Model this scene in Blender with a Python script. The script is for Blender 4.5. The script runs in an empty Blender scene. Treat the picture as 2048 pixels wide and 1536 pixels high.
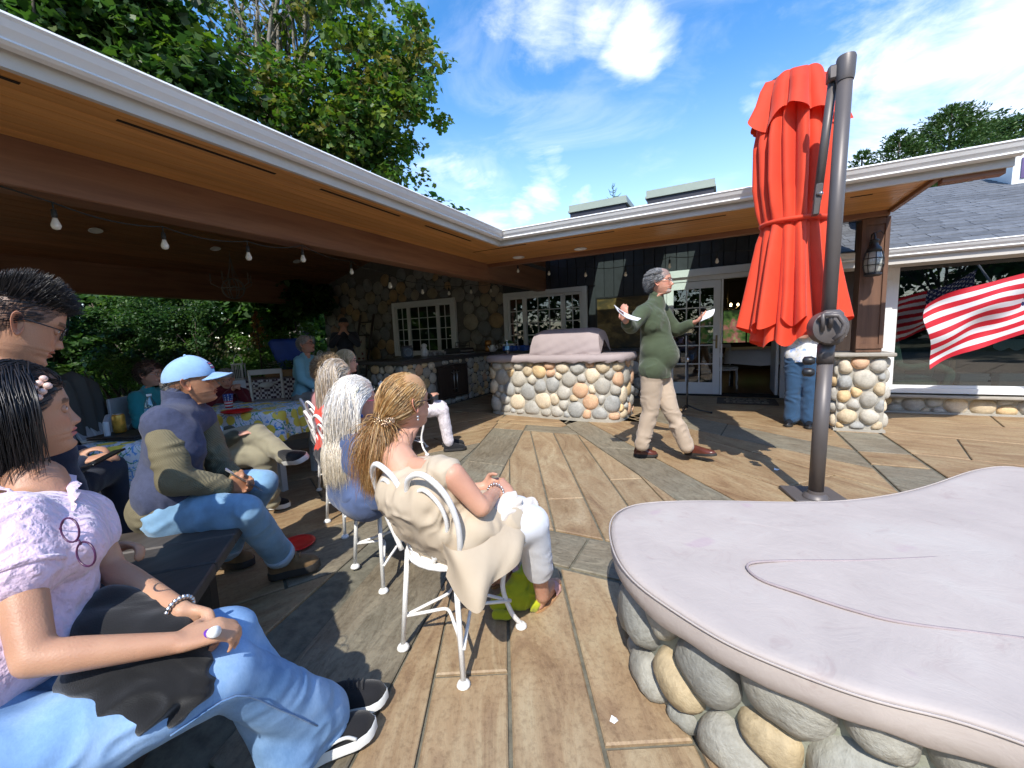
import bpy, math, random, numpy as np
from mathutils import Vector, Matrix
random.seed(7); RNG = np.random.RandomState(7)
scn = bpy.context.scene
# ------------------------------------------------------------ camera
FPX = 817.0; CH = 1.25
_p, _r, _y = [math.radians(a) for a in (6.67, -2.31, -27.6)]
_f = np.array([math.sin(_y)*math.cos(_p), math.cos(_y)*math.cos(_p), -math.sin(_p)])
_rt = np.array([math.cos(_y), -math.sin(_y), 0.0]); _up = np.cross(_rt, _f)
CR = math.cos(_r)*_rt + math.sin(_r)*_up; CU = -math.sin(_r)*_rt + math.cos(_r)*_up
CAM = np.array([0, 0, CH])
cd = bpy.data.cameras.new('camera'); co = bpy.data.objects.new('camera', cd); scn.collection.objects.link(co)
cd.sensor_fit = 'HORIZONTAL'; cd.sensor_width = 36; cd.lens = 36*FPX/2048; cd.clip_start = .05; cd.clip_end = 500
M = Matrix.Identity(4)
for i in range(3):
    M[i][0] = CR[i]; M[i][1] = CU[i]; M[i][2] = -_f[i]; M[i][3] = CAM[i]
co.matrix_world = M; scn.camera = co
# ------------------------------------------------------------ light
SUND = Vector((-.25, .87, -1.0)).normalized()         # direction the sunlight travels
w = bpy.data.worlds.new('World'); scn.world = w; w.use_nodes = True
nt = w.node_tree; nt.nodes.clear(); N = nt.nodes.new; L = nt.links.new
out = N('ShaderNodeOutputWorld'); bg = N('ShaderNodeBackground'); bg2 = N('ShaderNodeBackground'); mx = N('ShaderNodeMixShader')
sky = N('ShaderNodeTexSky'); sky.sky_type = 'NISHITA'; sky.sun_disc = False
sky.sun_elevation = math.asin(-SUND.z); sky.sun_rotation = math.atan2(-SUND.x, -SUND.y)
sky.altitude = 50; sky.air_density = 1.0; sky.dust_density = .35; sky.ozone_density = 2.0
hs = N('ShaderNodeHueSaturation'); hs.inputs['Saturation'].default_value = 1.3; hs.inputs['Value'].default_value = 1.12
L(sky.outputs[0], hs.inputs['Color']); L(hs.outputs[0], bg.inputs[0]); bg.inputs[1].default_value = .15
bg2.inputs[0].default_value = (1, 1, 1.03, 1); bg2.inputs[1].default_value = 1.0
tc = N('ShaderNodeTexCoord')
def wmath(op, a, b=None, clamp=False):
    n = N('ShaderNodeMath'); n.operation = op; n.use_clamp = clamp
    for i, x in enumerate((a, b)):
        if x is None: continue
        if isinstance(x, (int, float)): n.inputs[i].default_value = x
        else: L(x, n.inputs[i])
    return n.outputs[0]
def wrange(v, a, b, c=0, d=1):
    n = N('ShaderNodeMapRange'); n.interpolation_type = 'SMOOTHSTEP'
    for i, x in enumerate((a, b, c, d)): n.inputs[i+1].default_value = x
    L(v, n.inputs[0]); return n.outputs[0]
# clouds: streaky noise gathered round some directions of the sky
def wnoise(scale, detail, rough, dist, mscale, rot=(0, 0, 0)):
    mp = N('ShaderNodeMapping'); mp.inputs['Scale'].default_value = mscale; mp.inputs['Rotation'].default_value = rot
    L(tc.outputs['Generated'], mp.inputs[0]); n = N('ShaderNodeTexNoise')
    n.inputs['Scale'].default_value = scale; n.inputs['Detail'].default_value = detail
    n.inputs['Roughness'].default_value = rough; n.inputs['Distortion'].default_value = dist
    L(mp.outputs[0], n.inputs[0]); return n.outputs[0]
fine = wnoise(5.5, 9, .62, .5, (1, 1, 2.2)); wisp = wnoise(3.0, 8, .6, .9, (1.2, 1.2, 3.2), (.25, .1, .3))
def pxdir(px, py):
    d = _f + CR*(px-1024)/FPX - CU*(py-768)/FPX; return d/np.linalg.norm(d)
acc = None
for px, py, rad, amp in ((1270, 85, .10, .75), (1200, 30, .10, .6), (1120, 355, .085, .62), (1085, 385, .10, .7), (1050, 420, .08, .6), (1105, 20, .14, .5), (1290, 130, .05, .7), (1000, 15, .10, .4),
                         (1160, 400, .07, .6), (1800, 180, .24, .62), (1990, 130, .24, .66), (1500, 210, .09, .42), (1900, 240, .16, .55), (1600, 0, .11, .3),
                         (980, 430, .16, .5), (860, 330, .16, .4), (1440, 315, .06, .36), (1080, 420, .16, .45), (200, 900, .5, .3), (3200, 300, .6, .4), (-2500, 300, .7, .4)):
    d = pxdir(px, py); vm = N('ShaderNodeVectorMath'); vm.operation = 'DISTANCE'; vm.inputs[1].default_value = tuple(d)
    nrm = N('ShaderNodeVectorMath'); nrm.operation = 'NORMALIZE'; L(tc.outputs['Generated'], nrm.inputs[0]); L(nrm.outputs[0], vm.inputs[0])
    b = wrange(vm.outputs['Value'], 0, rad*1.35, amp, 0)
    acc = b if acc is None else wmath('MAXIMUM', acc, b)
fac = wrange(wmath('ADD', wmath('MULTIPLY', wmath('ADD', wmath('MULTIPLY', fine, .62), wmath('MULTIPLY', wisp, .38)), 1.5), acc), .98, 1.7)
haze = wrange(wisp, .44, .75, 0, .16)
sep = N('ShaderNodeSeparateXYZ'); L(tc.outputs['Generated'], sep.inputs[0])
low = wrange(sep.outputs[2], .02, .55, .34, 0)
fac = wmath('MAXIMUM', fac, wmath('ADD', wmath('MULTIPLY', haze, .9), low), True)
L(fac, mx.inputs[0]); L(bg.outputs[0], mx.inputs[1]); L(bg2.outputs[0], mx.inputs[2]); L(mx.outputs[0], out.inputs[0])
sl = bpy.data.lights.new('sun', 'SUN'); so = bpy.data.objects.new('sun', sl); scn.collection.objects.link(so)
sl.energy = 3.0; sl.angle = math.radians(.5); sl.color = (1, .95, .87)
so.rotation_euler = SUND.to_track_quat('-Z', 'Y').to_euler()
scn.view_settings.view_transform = 'Standard'; scn.view_settings.look = 'None'; scn.view_settings.gamma = 1
scn.view_settings.use_curve_mapping = False; scn.view_settings.exposure = .95
# ------------------------------------------------------------ helpers
C = scn.collection
A3 = lambda *a: np.array(a, float)
def ray(px, py): return _f + CR*(px-1024)/FPX - CU*(py-768)/FPX
def PD(px, py, d): return CAM + ray(px, py)*d
def PZ(px, py, z=0.): r = ray(px, py); return CAM + r*(z-CH)/r[2]
def PY(px, py, y): r = ray(px, py); return CAM + r*y/r[1]
def PX(px, py, x): r = ray(px, py); return CAM + r*x/r[0]
def norm(v): v = np.asarray(v, float); return v/(np.linalg.norm(v)+1e-12)
def tag(o, label=None, cat=None, group=None, kind=None):
    if label: o['label'] = label
    if cat: o['category'] = cat
    if group: o['group'] = group
    if kind: o['kind'] = kind
    return o
def thing(name, label, cat, loc=(0, 0, 0), group=None, kind=None):
    o = bpy.data.objects.new(name, None); C.objects.link(o); o.empty_display_size = .1
    o.location = tuple(loc); return tag(o, label, cat, group, kind)
def mesh_np(V, F, smooth=True):
    V = np.asarray(V, np.float32); me = bpy.data.meshes.new('m')
    if isinstance(F, np.ndarray):
        n, k = F.shape
        me.vertices.add(len(V)); me.vertices.foreach_set('co', V.ravel())
        me.loops.add(n*k); me.loops.foreach_set('vertex_index', F.ravel().astype(np.int32))
        me.polygons.add(n); me.polygons.foreach_set('loop_start', np.arange(0, n*k, k, dtype=np.int32))
        me.update(calc_edges=True)
    else:
        me.from_pydata([tuple(map(float, v)) for v in V], [], [tuple(int(i) for i in f) for f in F]); me.update()
    if smooth: me.polygons.foreach_set('use_smooth', np.ones(len(me.polygons), bool))
    return me
def link(name, me, mat, parent=None, loc=None):
    o = bpy.data.objects.new(name, me); me.name = name
    if mat is not None and not me.materials:
        for m in (mat if isinstance(mat, (list, tuple)) else [mat]): me.materials.append(m)
    C.objects.link(o)
    if parent is not None:
        o.parent = parent
        p, off = parent, Vector((0, 0, 0))
        # meshes are given in world coordinates: undo the (unrotated) parent's place
        while p is not None: off += p.location; p = p.parent
        o.location = -off
    if loc is not None: o.location = tuple(loc)
    return o
def copy_tree(o, parent=None):
    c = o.copy(); C.objects.link(c); c.parent = parent
    for ch in list(o.children): copy_tree(ch, c)
    return c
class MB:
    def __init__(s): s.v = []; s.f = []; s.m = []; s.n = 0
    def add(s, V, F, mi=0):
        V = np.asarray(V, float); s.v.append(V)
        for f in F: s.f.append(tuple(int(i)+s.n for i in f)); s.m.append(mi)
        s.n += len(V); return s
    def box(s, a, b, mi=0, bev=0):
        a = np.minimum(a, b), np.maximum(a, b); lo, hi = a
        return s.obox((lo+hi)/2, (hi-lo)/2, None, mi, bev)
    def obox(s, c, h, axes=None, mi=0, bev=0):
        X = np.eye(3) if axes is None else np.array([norm(a) for a in axes])
        c = np.asarray(c, float); h = np.asarray(h, float)
        if bev <= 0:
            P = [c+sum(X[i]*h[i]*sg[i] for i in range(3)) for sg in ((-1,-1,-1),(1,-1,-1),(1,1,-1),(-1,1,-1),(-1,-1,1),(1,-1,1),(1,1,1),(-1,1,1))]
            return s.add(P, [(0,3,2,1),(4,5,6,7),(0,1,5,4),(1,2,6,5),(2,3,7,6),(3,0,4,7)], mi)
        b = min(bev, *(h*.49)); P = []; idx = {}
        for sx in (-1, 1):
            for sy in (-1, 1):
                for sz in (-1, 1):
                    for ax in range(3):
                        q = h*np.array((sx, sy, sz)); r = q.copy()
                        for k in range(3):
                            if k != ax: r[k] -= b*(sx, sy, sz)[k]
                        idx[(sx, sy, sz, ax)] = len(P); P.append(c+X.T@r)
        F = []
        for ax in range(3):
            o1, o2 = [k for k in range(3) if k != ax]
            for sg in (-1, 1):
                q = []
                for a1, a2 in ((-1,-1),(1,-1),(1,1),(-1,1)):
                    t = [0, 0, 0]; t[ax] = sg; t[o1] = a1; t[o2] = a2; q.append(idx[(*t, ax)])
                if (sg > 0) == (ax == 1): q.reverse()
                F.append(q)
        for ax in range(3):
            o1, o2 = [k for k in range(3) if k != ax]
            for a1 in (-1, 1):
                for a2 in (-1, 1):
                    t = [0, 0, 0]; t[o1] = a1; t[o2] = a2; lo = list(t); hi = list(t); lo[ax] = -1; hi[ax] = 1
                    F.append([idx[(*lo, o1)], idx[(*hi, o1)], idx[(*hi, o2)], idx[(*lo, o2)]])
        for sx in (-1, 1):
            for sy in (-1, 1):
                for sz in (-1, 1): F.append([idx[(sx, sy, sz, k)] for k in range(3)])
        P = np.array(P); G = []
        for f in F:
            nn = np.cross(P[f[1]]-P[f[0]], P[f[2]]-P[f[0]])
            G.append(f if nn@(P[list(f)].mean(0)-c) > 0 else f[::-1])
        return s.add(P, G, mi)
    def tube(s, pts, r, n=8, mi=0, cap=True, closed=False):
        pts = np.asarray(pts, float); k = len(pts); rr = np.broadcast_to(np.asarray(r, float), (k,))
        T = np.gradient(pts, axis=0) if not closed else np.roll(pts, -1, 0)-np.roll(pts, 1, 0)
        T /= np.linalg.norm(T, axis=1)[:, None]+1e-12
        u = np.cross(T[0], (0, 0, 1.)); u = u if np.linalg.norm(u) > .1 else np.cross(T[0], (0, 1., 0)); u = norm(u)
        V = []; ang = np.arange(n)*2*np.pi/n
        for i in range(k):
            u = norm(u-T[i]*(u@T[i])); v = np.cross(T[i], u)
            V += [pts[i]+rr[i]*(math.cos(a)*u+math.sin(a)*v) for a in ang]
        F = []; seg = k if closed else k-1
        for i in range(seg):
            for j in range(n):
                a, b = i*n+j, i*n+(j+1) % n; c2, d2 = ((i+1) % k)*n+(j+1) % n, ((i+1) % k)*n+j; F.append((a, b, c2, d2))
        if cap and not closed: F.append(tuple(range(n))[::-1]); F.append(tuple((k-1)*n+j for j in range(n)))
        return s.add(V, F, mi)
    def lathe(s, prof, c=(0, 0, 0), n=20, mi=0, axis=None, sx=1, sy=1):
        c = np.asarray(c, float); V = []
        if axis is None: X, Y, Zz = np.eye(3)
        else:
            Zz = norm(axis); X = np.cross(Zz, (0, 1, 0)) if abs(Zz[1]) < .9 else np.cross(Zz, (1, 0, 0)); X = norm(X); Y = np.cross(Zz, X)
        for r, z in prof:
            for j in range(n):
                a = 2*np.pi*j/n; V.append(c+X*math.cos(a)*r*sx+Y*math.sin(a)*r*sy+Zz*z)
        F = [(i*n+j, i*n+(j+1) % n, (i+1)*n+(j+1) % n, (i+1)*n+j) for i in range(len(prof)-1) for j in range(n)]
        F.append(tuple(range(n))[::-1]); F.append(tuple((len(prof)-1)*n+j for j in range(n)))
        return s.add(V, F, mi)
    def ball(s, c, r, n=12, mi=0, sc=(1, 1, 1)):
        V = []; c = np.asarray(c, float); m = n//2
        for i in range(m+1):
            t = np.pi*i/m
            for j in range(n):
                a = 2*np.pi*j/n; V.append(c+r*np.array((math.sin(t)*math.cos(a)*sc[0], math.sin(t)*math.sin(a)*sc[1], math.cos(t)*sc[2])))
        return s.add(V, [(i*n+j, (i+1)*n+j, (i+1)*n+(j+1) % n, i*n+(j+1) % n) for i in range(m) for j in range(n)], mi)
    def prism(s, poly, z0, z1, mi=0):
        poly = [tuple(p[:2]) for p in poly]; n = len(poly)
        ar = sum(poly[i][0]*poly[(i+1) % n][1]-poly[(i+1) % n][0]*poly[i][1] for i in range(n))
        if ar < 0: poly = poly[::-1]
        V = [(x, y, z0) for x, y in poly]+[(x, y, z1) for x, y in poly]
        F = [tuple(range(n))[::-1], tuple(range(n, 2*n))]+[(i, (i+1) % n, n+(i+1) % n, n+i) for i in range(n)]
        return s.add(V, F, mi)
    def grid(s, P, mi=0, wrap=False):
        P = np.asarray(P, float); a, b = P.shape[:2]; F = []
        for i in range(a-1):
            for j in range(b if wrap else b-1): F.append((i*b+j, i*b+(j+1) % b, (i+1)*b+(j+1) % b, (i+1)*b+j))
        return s.add(P.reshape(-1, 3), F, mi)
    def build(s, name, mat, parent=None, smooth=False, auto=None, **k):
        me = mesh_np(np.concatenate(s.v), s.f, smooth)
        if isinstance(mat, (list, tuple)):
            for m in mat: me.materials.append(m)
            me.polygons.foreach_set('material_index', s.m)
        if auto is not None:
            me.polygons.foreach_set('use_smooth', np.ones(len(me.polygons), bool)); me.set_sharp_from_angle(angle=math.radians(auto))
        o = link(name, me, mat, parent)
        if k: tag(o, **k)
        return o
def catmull(pts, n=8, closed=False):
    P = np.asarray(pts, float)
    if closed: Q = np.vstack([P[-1], P, P[0], P[1]])
    else: Q = np.vstack([2*P[0]-P[1], P, 2*P[-1]-P[-2]])
    R = []; t = np.linspace(0, 1, n, endpoint=False)[:, None]
    for i in range(1, len(Q)-2):
        a, b, c, d = Q[i-1], Q[i], Q[i+1], Q[i+2]
        R.append(.5*((2*b)+(-a+c)*t+(2*a-5*b+4*c-d)*t*t+(-a+3*b-3*c+d)*t**3))
    R = np.vstack(R)
    return R if closed else np.vstack([R, P[-1]])
def vhash(ix, iy, iz, seed):
    h = (ix*374761393+iy*668265263+iz*2147483647+seed*144269504) & 0xffffffff
    h = ((h ^ (h >> 13))*1274126177) & 0xffffffff
    return ((h ^ (h >> 16)) & 0xffffff)/float(0xffffff)
def vnoise(P, seed=0):
    P = np.asarray(P, float); I = np.floor(P).astype(np.int64); f = P-I; f = f*f*(3-2*f); r = 0
    for dx in (0, 1):
        for dy in (0, 1):
            for dz in (0, 1):
                wgt = (f[:, 0] if dx else 1-f[:, 0])*(f[:, 1] if dy else 1-f[:, 1])*(f[:, 2] if dz else 1-f[:, 2])
                r = r+wgt*vhash(I[:, 0]+dx, I[:, 1]+dy, I[:, 2]+dz, seed)
    return r*2-1
def fbm(P, seed=0, oct=3):
    return sum(vnoise(P*2**k, seed+k)*.5**k for k in range(oct))
# ------------------------------------------------------------ materials
MATS = {}
def nodes_of(name):
    m = bpy.data.materials.new(name); m.use_nodes = True; t = m.node_tree; b = t.nodes['Principled BSDF']; return m, t, b
def NN(t, typ, **k):
    n = t.nodes.new(typ)
    for a, v in k.items():
        if a.startswith('_'): setattr(n, a[1:], v)
        else: n.inputs[a.replace('_', ' ')].default_value = v
    return n
def col4(c): return (c[0], c[1], c[2], 1)
def ramp(t, fac, stops):
    r = t.nodes.new('ShaderNodeValToRGB'); e = r.color_ramp.elements
    e[0].position, e[0].color = stops[0][0], col4(stops[0][1]); e[1].position, e[1].color = stops[-1][0], col4(stops[-1][1])
    for p, c in stops[1:-1]: x = e.new(p); x.color = col4(c)
    t.links.new(fac, r.inputs[0]); return r.outputs[0]
def coords(t, kind='Object', scale=(1, 1, 1), rot=(0, 0, 0), loc=(0, 0, 0)):
    c = t.nodes.new('ShaderNodeTexCoord'); m = t.nodes.new('ShaderNodeMapping')
    m.inputs['Scale'].default_value = scale; m.inputs['Rotation'].default_value = rot; m.inputs['Location'].default_value = loc
    t.links.new(c.outputs[kind], m.inputs[0]); return m.outputs[0]
def noise(t, vec, scale, detail=4, rough=.55, dist=0):
    n = NN(t, 'ShaderNodeTexNoise', Scale=scale, Detail=detail, Roughness=rough, Distortion=dist); t.links.new(vec, n.inputs[0]); return n.outputs[0]
def mixc(t, fac, a, b, mode='MIX'):
    m = t.nodes.new('ShaderNodeMix'); m.data_type = 'RGBA'; m.blend_type = mode
    for k, x in ((0, fac), (6, a), (7, b)):
        if hasattr(x, 'is_output'): t.links.new(x, m.inputs[k])
        elif k == 0: m.inputs[0].default_value = x
        else: m.inputs[k].default_value = col4(x)
    return m.outputs[2]
def bump(t, b, h, strength, dist=.01, prev=None):
    n = NN(t, 'ShaderNodeBump', Strength=strength, Distance=dist); t.links.new(h, n.inputs['Height'])
    if prev is not None: t.links.new(prev, n.inputs['Normal'])
    t.links.new(n.outputs[0], b.inputs['Normal']); return n.outputs[0]
def mat(name, col, rough=.6, var=.15, scale=6, bmp=.0, bscale=60, metal=0, stretch=(1, 1, 1), spec=.5, sheen=0, sss=0, kind='Object', rvar=0):
    if name in MATS: return MATS[name]
    m, t, b = nodes_of(name); v = coords(t, kind, stretch)
    n1 = noise(t, v, scale, 5, .6); dk = [c*(1-var) for c in col]; lt = [min(1, c*(1+var)) for c in col]
    c = ramp(t, n1, [(.3, dk), (.7, lt)])
    if rvar:
        oi = t.nodes.new('ShaderNodeObjectInfo'); hv = NN(t, 'ShaderNodeHueSaturation')
        mr = NN(t, 'ShaderNodeMapRange'); mr.inputs[3].default_value = 1-rvar; mr.inputs[4].default_value = 1+rvar
        t.links.new(oi.outputs['Random'], mr.inputs[0]); t.links.new(mr.outputs[0], hv.inputs['Value']); t.links.new(c, hv.inputs['Color']); c = hv.outputs[0]
    t.links.new(c, b.inputs['Base Color']); b.inputs['Roughness'].default_value = rough; b.inputs['Metallic'].default_value = metal
    b.inputs['Specular IOR Level'].default_value = spec
    if sheen: b.inputs['Sheen Weight'].default_value = sheen
    if sss: b.inputs['Subsurface Weight'].default_value = sss; b.inputs['Subsurface Radius'].default_value = (.02, .008, .004); b.inputs['Subsurface Scale'].default_value = .4
    if bmp: bump(t, b, noise(t, v, bscale, 3, .6), bmp, .004)
    MATS[name] = m; return m
def attr_mat(name, rough=.5, sss=0, spec=.4, bmp=0, bscale=300, sheen=0, aniso=0, mul=None):
    m, t, b = nodes_of(name); a = t.nodes.new('ShaderNodeAttribute'); a.attribute_name = 'Col'
    c = a.outputs['Color']; v = coords(t)
    c = mixc(t, .5, c, ramp(t, noise(t, v, 25, 4), [(.3, (.86, .84, .84)), (.7, (1, 1, 1))]), 'MULTIPLY')
    t.links.new(c, b.inputs['Base Color']); b.inputs['Roughness'].default_value = rough; b.inputs['Specular IOR Level'].default_value = spec
    if sss: b.inputs['Subsurface Weight'].default_value = sss; b.inputs['Subsurface Radius'].default_value = (.02, .008, .004); b.inputs['Subsurface Scale'].default_value = .3
    if sheen: b.inputs['Sheen Weight'].default_value = sheen
    if bmp: bump(t, b, noise(t, v, bscale, 2), bmp, .002)
    MATS[name] = m; return m
def set_col(me, cols):
    a = me.color_attributes.new('Col', 'FLOAT_COLOR', 'POINT'); c = np.ones((len(me.vertices), 4), np.float32); c[:, :3] = cols; a.data.foreach_set('color', c.ravel())
skin_mat = attr_mat('skin', .46, .12, .35, .35, 260)
hair_mat = attr_mat('hair_strands', .38, 0, .5)
cloth_attr = attr_mat('printed_cloth', .8, 0, .2, .1, 500)
def wood(name, col, dark, axis, scale=1.0, rough=.55, rvar=.12, bmp=.25, planks=None):
    m, t, b = nodes_of(name); st = [9*scale]*3; st[axis] = .7*scale
    v = coords(t, 'Object', st); oi = t.nodes.new('ShaderNodeObjectInfo')
    va = t.nodes.new('ShaderNodeVectorMath'); va.operation = 'ADD'; t.links.new(v, va.inputs[0])
    sc = t.nodes.new('ShaderNodeMath'); sc.operation = 'MULTIPLY'; sc.inputs[1].default_value = 50; t.links.new(oi.outputs['Random'], sc.inputs[0]); t.links.new(sc.outputs[0], va.inputs[1])
    n = noise(t, va.outputs[0], 2.2, 8, .65, .5); c = ramp(t, n, [(.25, dark), (.55, col), (.8, [min(1, x*1.25) for x in col])])
    hv = NN(t, 'ShaderNodeHueSaturation'); mr = NN(t, 'ShaderNodeMapRange'); mr.inputs[3].default_value = 1-rvar; mr.inputs[4].default_value = 1+rvar
    t.links.new(oi.outputs['Random'], mr.inputs[0]); t.links.new(mr.outputs[0], hv.inputs['Value']); t.links.new(c, hv.inputs['Color'])
    t.links.new(hv.outputs[0], b.inputs['Base Color']); b.inputs['Roughness'].default_value = rough
    bump(t, b, n, bmp, .004); MATS[name] = m; return m
def stone_mat(name, stops, bmp=.35):
    m, t, b = nodes_of(name); oi = t.nodes.new('ShaderNodeObjectInfo'); v = coords(t)
    rp = ramp(t, oi.outputs['Random'], stops); rp.node.color_ramp.interpolation = 'CONSTANT'
    n = noise(t, v, 7, 7, .65, .3); n2 = noise(t, v, 55, 4, .6)
    c = mixc(t, 1, rp, ramp(t, n, [(.25, (.62, .60, .57)), (.5, (.95, .95, .95)), (.75, (1.15, 1.12, 1.06))]), 'MULTIPLY')
    c = mixc(t, .35, c, ramp(t, n2, [(.35, (.55, .53, .5)), (.6, (1, 1, 1))]), 'MULTIPLY')
    t.links.new(c, b.inputs['Base Color']); b.inputs['Roughness'].default_value = .72
    p = bump(t, b, n, bmp, .02); bump(t, b, n2, .25, .004, p); MATS[name] = m; return m
GLASS = None
def glass_mat(name='window_glass', tint=(.55, .62, .62), refl=1.0, base=.04):
    m = bpy.data.materials.new(name); m.use_nodes = True; t = m.node_tree; t.nodes.clear()
    o = t.nodes.new('ShaderNodeOutputMaterial'); mxs = t.nodes.new('ShaderNodeMixShader'); tr = t.nodes.new('ShaderNodeBsdfTransparent'); gl = t.nodes.new('ShaderNodeBsdfGlossy')
    tr.inputs[0].default_value = col4(tint); gl.inputs['Roughness'].default_value = .01; gl.inputs[0].default_value = (refl, refl, refl, 1)
    fr = NN(t, 'ShaderNodeFresnel', IOR=1.5); ad = t.nodes.new('ShaderNodeMath'); ad.operation = 'MULTIPLY_ADD'; ad.inputs[1].default_value = 1.6; ad.inputs[2].default_value = base
    t.links.new(fr.outputs[0], ad.inputs[0]); gg = t.nodes.new('ShaderNodeNewGeometry'); sb = NN(t, 'ShaderNodeMath', _operation='SUBTRACT'); sb.inputs[0].default_value = 1; t.links.new(gg.outputs['Backfacing'], sb.inputs[1]); mu = NN(t, 'ShaderNodeMath', _operation='MULTIPLY'); t.links.new(ad.outputs[0], mu.inputs[0]); t.links.new(sb.outputs[0], mu.inputs[1]); t.links.new(mu.outputs[0], mxs.inputs[0]); t.links.new(tr.outputs[0], mxs.inputs[1]); t.links.new(gl.outputs[0], mxs.inputs[2]); t.links.new(mxs.outputs[0], o.inputs[0])
    MATS[name] = m; return m
def emit_mat(name, col, s):
    m, t, b = nodes_of(name); b.inputs['Base Color'].default_value = col4(col); b.inputs['Emission Color'].default_value = col4(col); b.inputs['Emission Strength'].default_value = s; return m
def slab_mat(name, tones, ang, grain, bmp=.6, seed=0.):
    # stamped concrete: long wood-like grain turned to the slab's direction
    m, t, b = nodes_of(name)
    v = coords(t, 'Object', (1, 1, 1), (0, 0, -ang)); g = t.nodes.new('ShaderNodeMapping'); g.inputs['Scale'].default_value = (grain*1.5, grain*5.5, 1)
    t.links.new(v, g.inputs[0]); oi = t.nodes.new('ShaderNodeObjectInfo')
    va = t.nodes.new('ShaderNodeVectorMath'); va.operation = 'ADD'; t.links.new(g.outputs[0], va.inputs[0])
    sc = t.nodes.new('ShaderNodeMath'); sc.operation = 'MULTIPLY'; sc.inputs[1].default_value = 37; t.links.new(oi.outputs['Random'], sc.inputs[0]); t.links.new(sc.outputs[0], va.inputs[1])
    n = noise(t, va.outputs[0], 1.0, 9, .68, 1.6); n2 = noise(t, v, 1.6, 6, .6, .8); n3 = noise(t, v, 42, 4, .7)
    c1 = ramp(t, n, [(.30, tones[0]), (.46, tones[1]), (.60, tones[2]), (.76, tones[3])])
    c2 = mixc(t, .75, c1, ramp(t, n2, [(.3, (.74, .67, .60)), (.5, (1, .98, .96)), (.7, (1.06, 1.13, 1.16))]), 'MULTIPLY')
    c3 = mixc(t, .4, c2, ramp(t, n3, [(.36, (.42, .36, .32)), (.52, (1, 1, 1))]), 'MULTIPLY')
    hv = NN(t, 'ShaderNodeHueSaturation'); mr = NN(t, 'ShaderNodeMapRange'); mr.inputs[3].default_value = .9; mr.inputs[4].default_value = 1.12
    t.links.new(oi.outputs['Random'], mr.inputs[0]); t.links.new(mr.outputs[0], hv.inputs['Value']); t.links.new(c3, hv.inputs['Color'])
    t.links.new(hv.outputs[0], b.inputs['Base Color'])
    rr = NN(t, 'ShaderNodeMapRange'); rr.inputs[3].default_value = .42; rr.inputs[4].default_value = .75; t.links.new(n2, rr.inputs[0]); t.links.new(rr.outputs[0], b.inputs['Roughness'])
    p = bump(t, b, n, bmp, .012); bump(t, b, n3, .35, .004, p); MATS[name] = m; return m
# ------------------------------------------------------------ material set
tanT = [(.21, .135, .078), (.305, .213, .122), (.365, .275, .166), (.43, .34, .225)]
tanT2 = [(.22, .132, .07), (.315, .212, .115), (.37, .27, .152), (.42, .32, .20)]
slateT = [(.13, .110, .074), (.20, .174, .124), (.25, .220, .158), (.31, .262, .18)]
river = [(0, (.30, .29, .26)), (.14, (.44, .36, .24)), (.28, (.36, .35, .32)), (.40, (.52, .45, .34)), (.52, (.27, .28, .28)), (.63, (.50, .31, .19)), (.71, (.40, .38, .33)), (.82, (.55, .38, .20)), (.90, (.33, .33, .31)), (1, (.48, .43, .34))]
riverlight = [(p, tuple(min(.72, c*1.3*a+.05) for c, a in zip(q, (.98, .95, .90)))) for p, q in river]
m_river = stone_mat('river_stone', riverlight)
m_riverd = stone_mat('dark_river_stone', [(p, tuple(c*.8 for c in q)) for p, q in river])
m_spa = stone_mat('boulder_stone', [(0, (.33, .33, .29)), (.3, (.42, .33, .20)), (.45, (.29, .29, .26)), (.6, (.37, .36, .31)), (.8, (.45, .36, .22)), (1, (.30, .31, .27))], 1.0)
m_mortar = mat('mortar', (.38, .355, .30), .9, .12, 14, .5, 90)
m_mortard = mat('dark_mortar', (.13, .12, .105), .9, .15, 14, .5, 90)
m_joint = mat('joint_filler', (.14, .13, .095), .9, .35, 20, .5, 80)
m_white = mat('white_paint', (.78, .78, .76), .45, .03, 5, .05, 60)
m_whiteiron = mat('white_enamel', (.80, .79, .76), .38, .05, 30, .2, 160)
m_gutter = mat('gutter_paint', (.74, .74, .73), .42, .05, 2, .04, 30)
m_fascia = mat('fascia_paint', (.55, .52, .47), .6, .07, 3, .08, 40)
m_black = mat('black_board', (.034, .036, .042), .55, .2, 8, .15, 60, rvar=.15)
m_blackmetal = mat('black_metal', (.02, .02, .022), .4, .2, 20, .1, 60)
m_steel = mat('brushed_steel', (.6, .6, .6), .3, .05, 40, .1, 80, metal=1)
m_dark = mat('dark_interior', (.02, .018, .016), .9, .2, 2)
m_shingle = mat('shingle', (.115, .122, .135), .85, .22, 10, .6, 160, rvar=.22)
m_membrane = mat('roof_membrane', (.12, .12, .12), .9, .1, 3)
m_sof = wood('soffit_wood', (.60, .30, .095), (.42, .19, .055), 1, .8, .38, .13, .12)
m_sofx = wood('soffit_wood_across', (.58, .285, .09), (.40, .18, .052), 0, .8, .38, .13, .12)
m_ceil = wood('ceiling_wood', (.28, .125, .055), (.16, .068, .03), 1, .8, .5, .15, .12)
m_beam = wood('beam_wood', (.26, .13, .07), (.16, .065, .035), 1, .6, .5, .08, .25)
m_beamx = wood('beam_wood_across', (.26, .125, .068), (.16, .065, .035), 0, .6, .5, .08, .25)
m_post = wood('post_wood', (.14, .068, .038), (.065, .03, .018), 2, .8, .55, .08, .25)
m_counter = mat('counter_granite', (.055, .05, .048), .3, .35, 40, .05)
m_ledge = mat('ledge_stone', (.33, .30, .25), .7, .15, 9, .5, 60)
m_cover = None
m_glass = glass_mat('window_glass', (.5, .55, .56), .9, .02)
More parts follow.
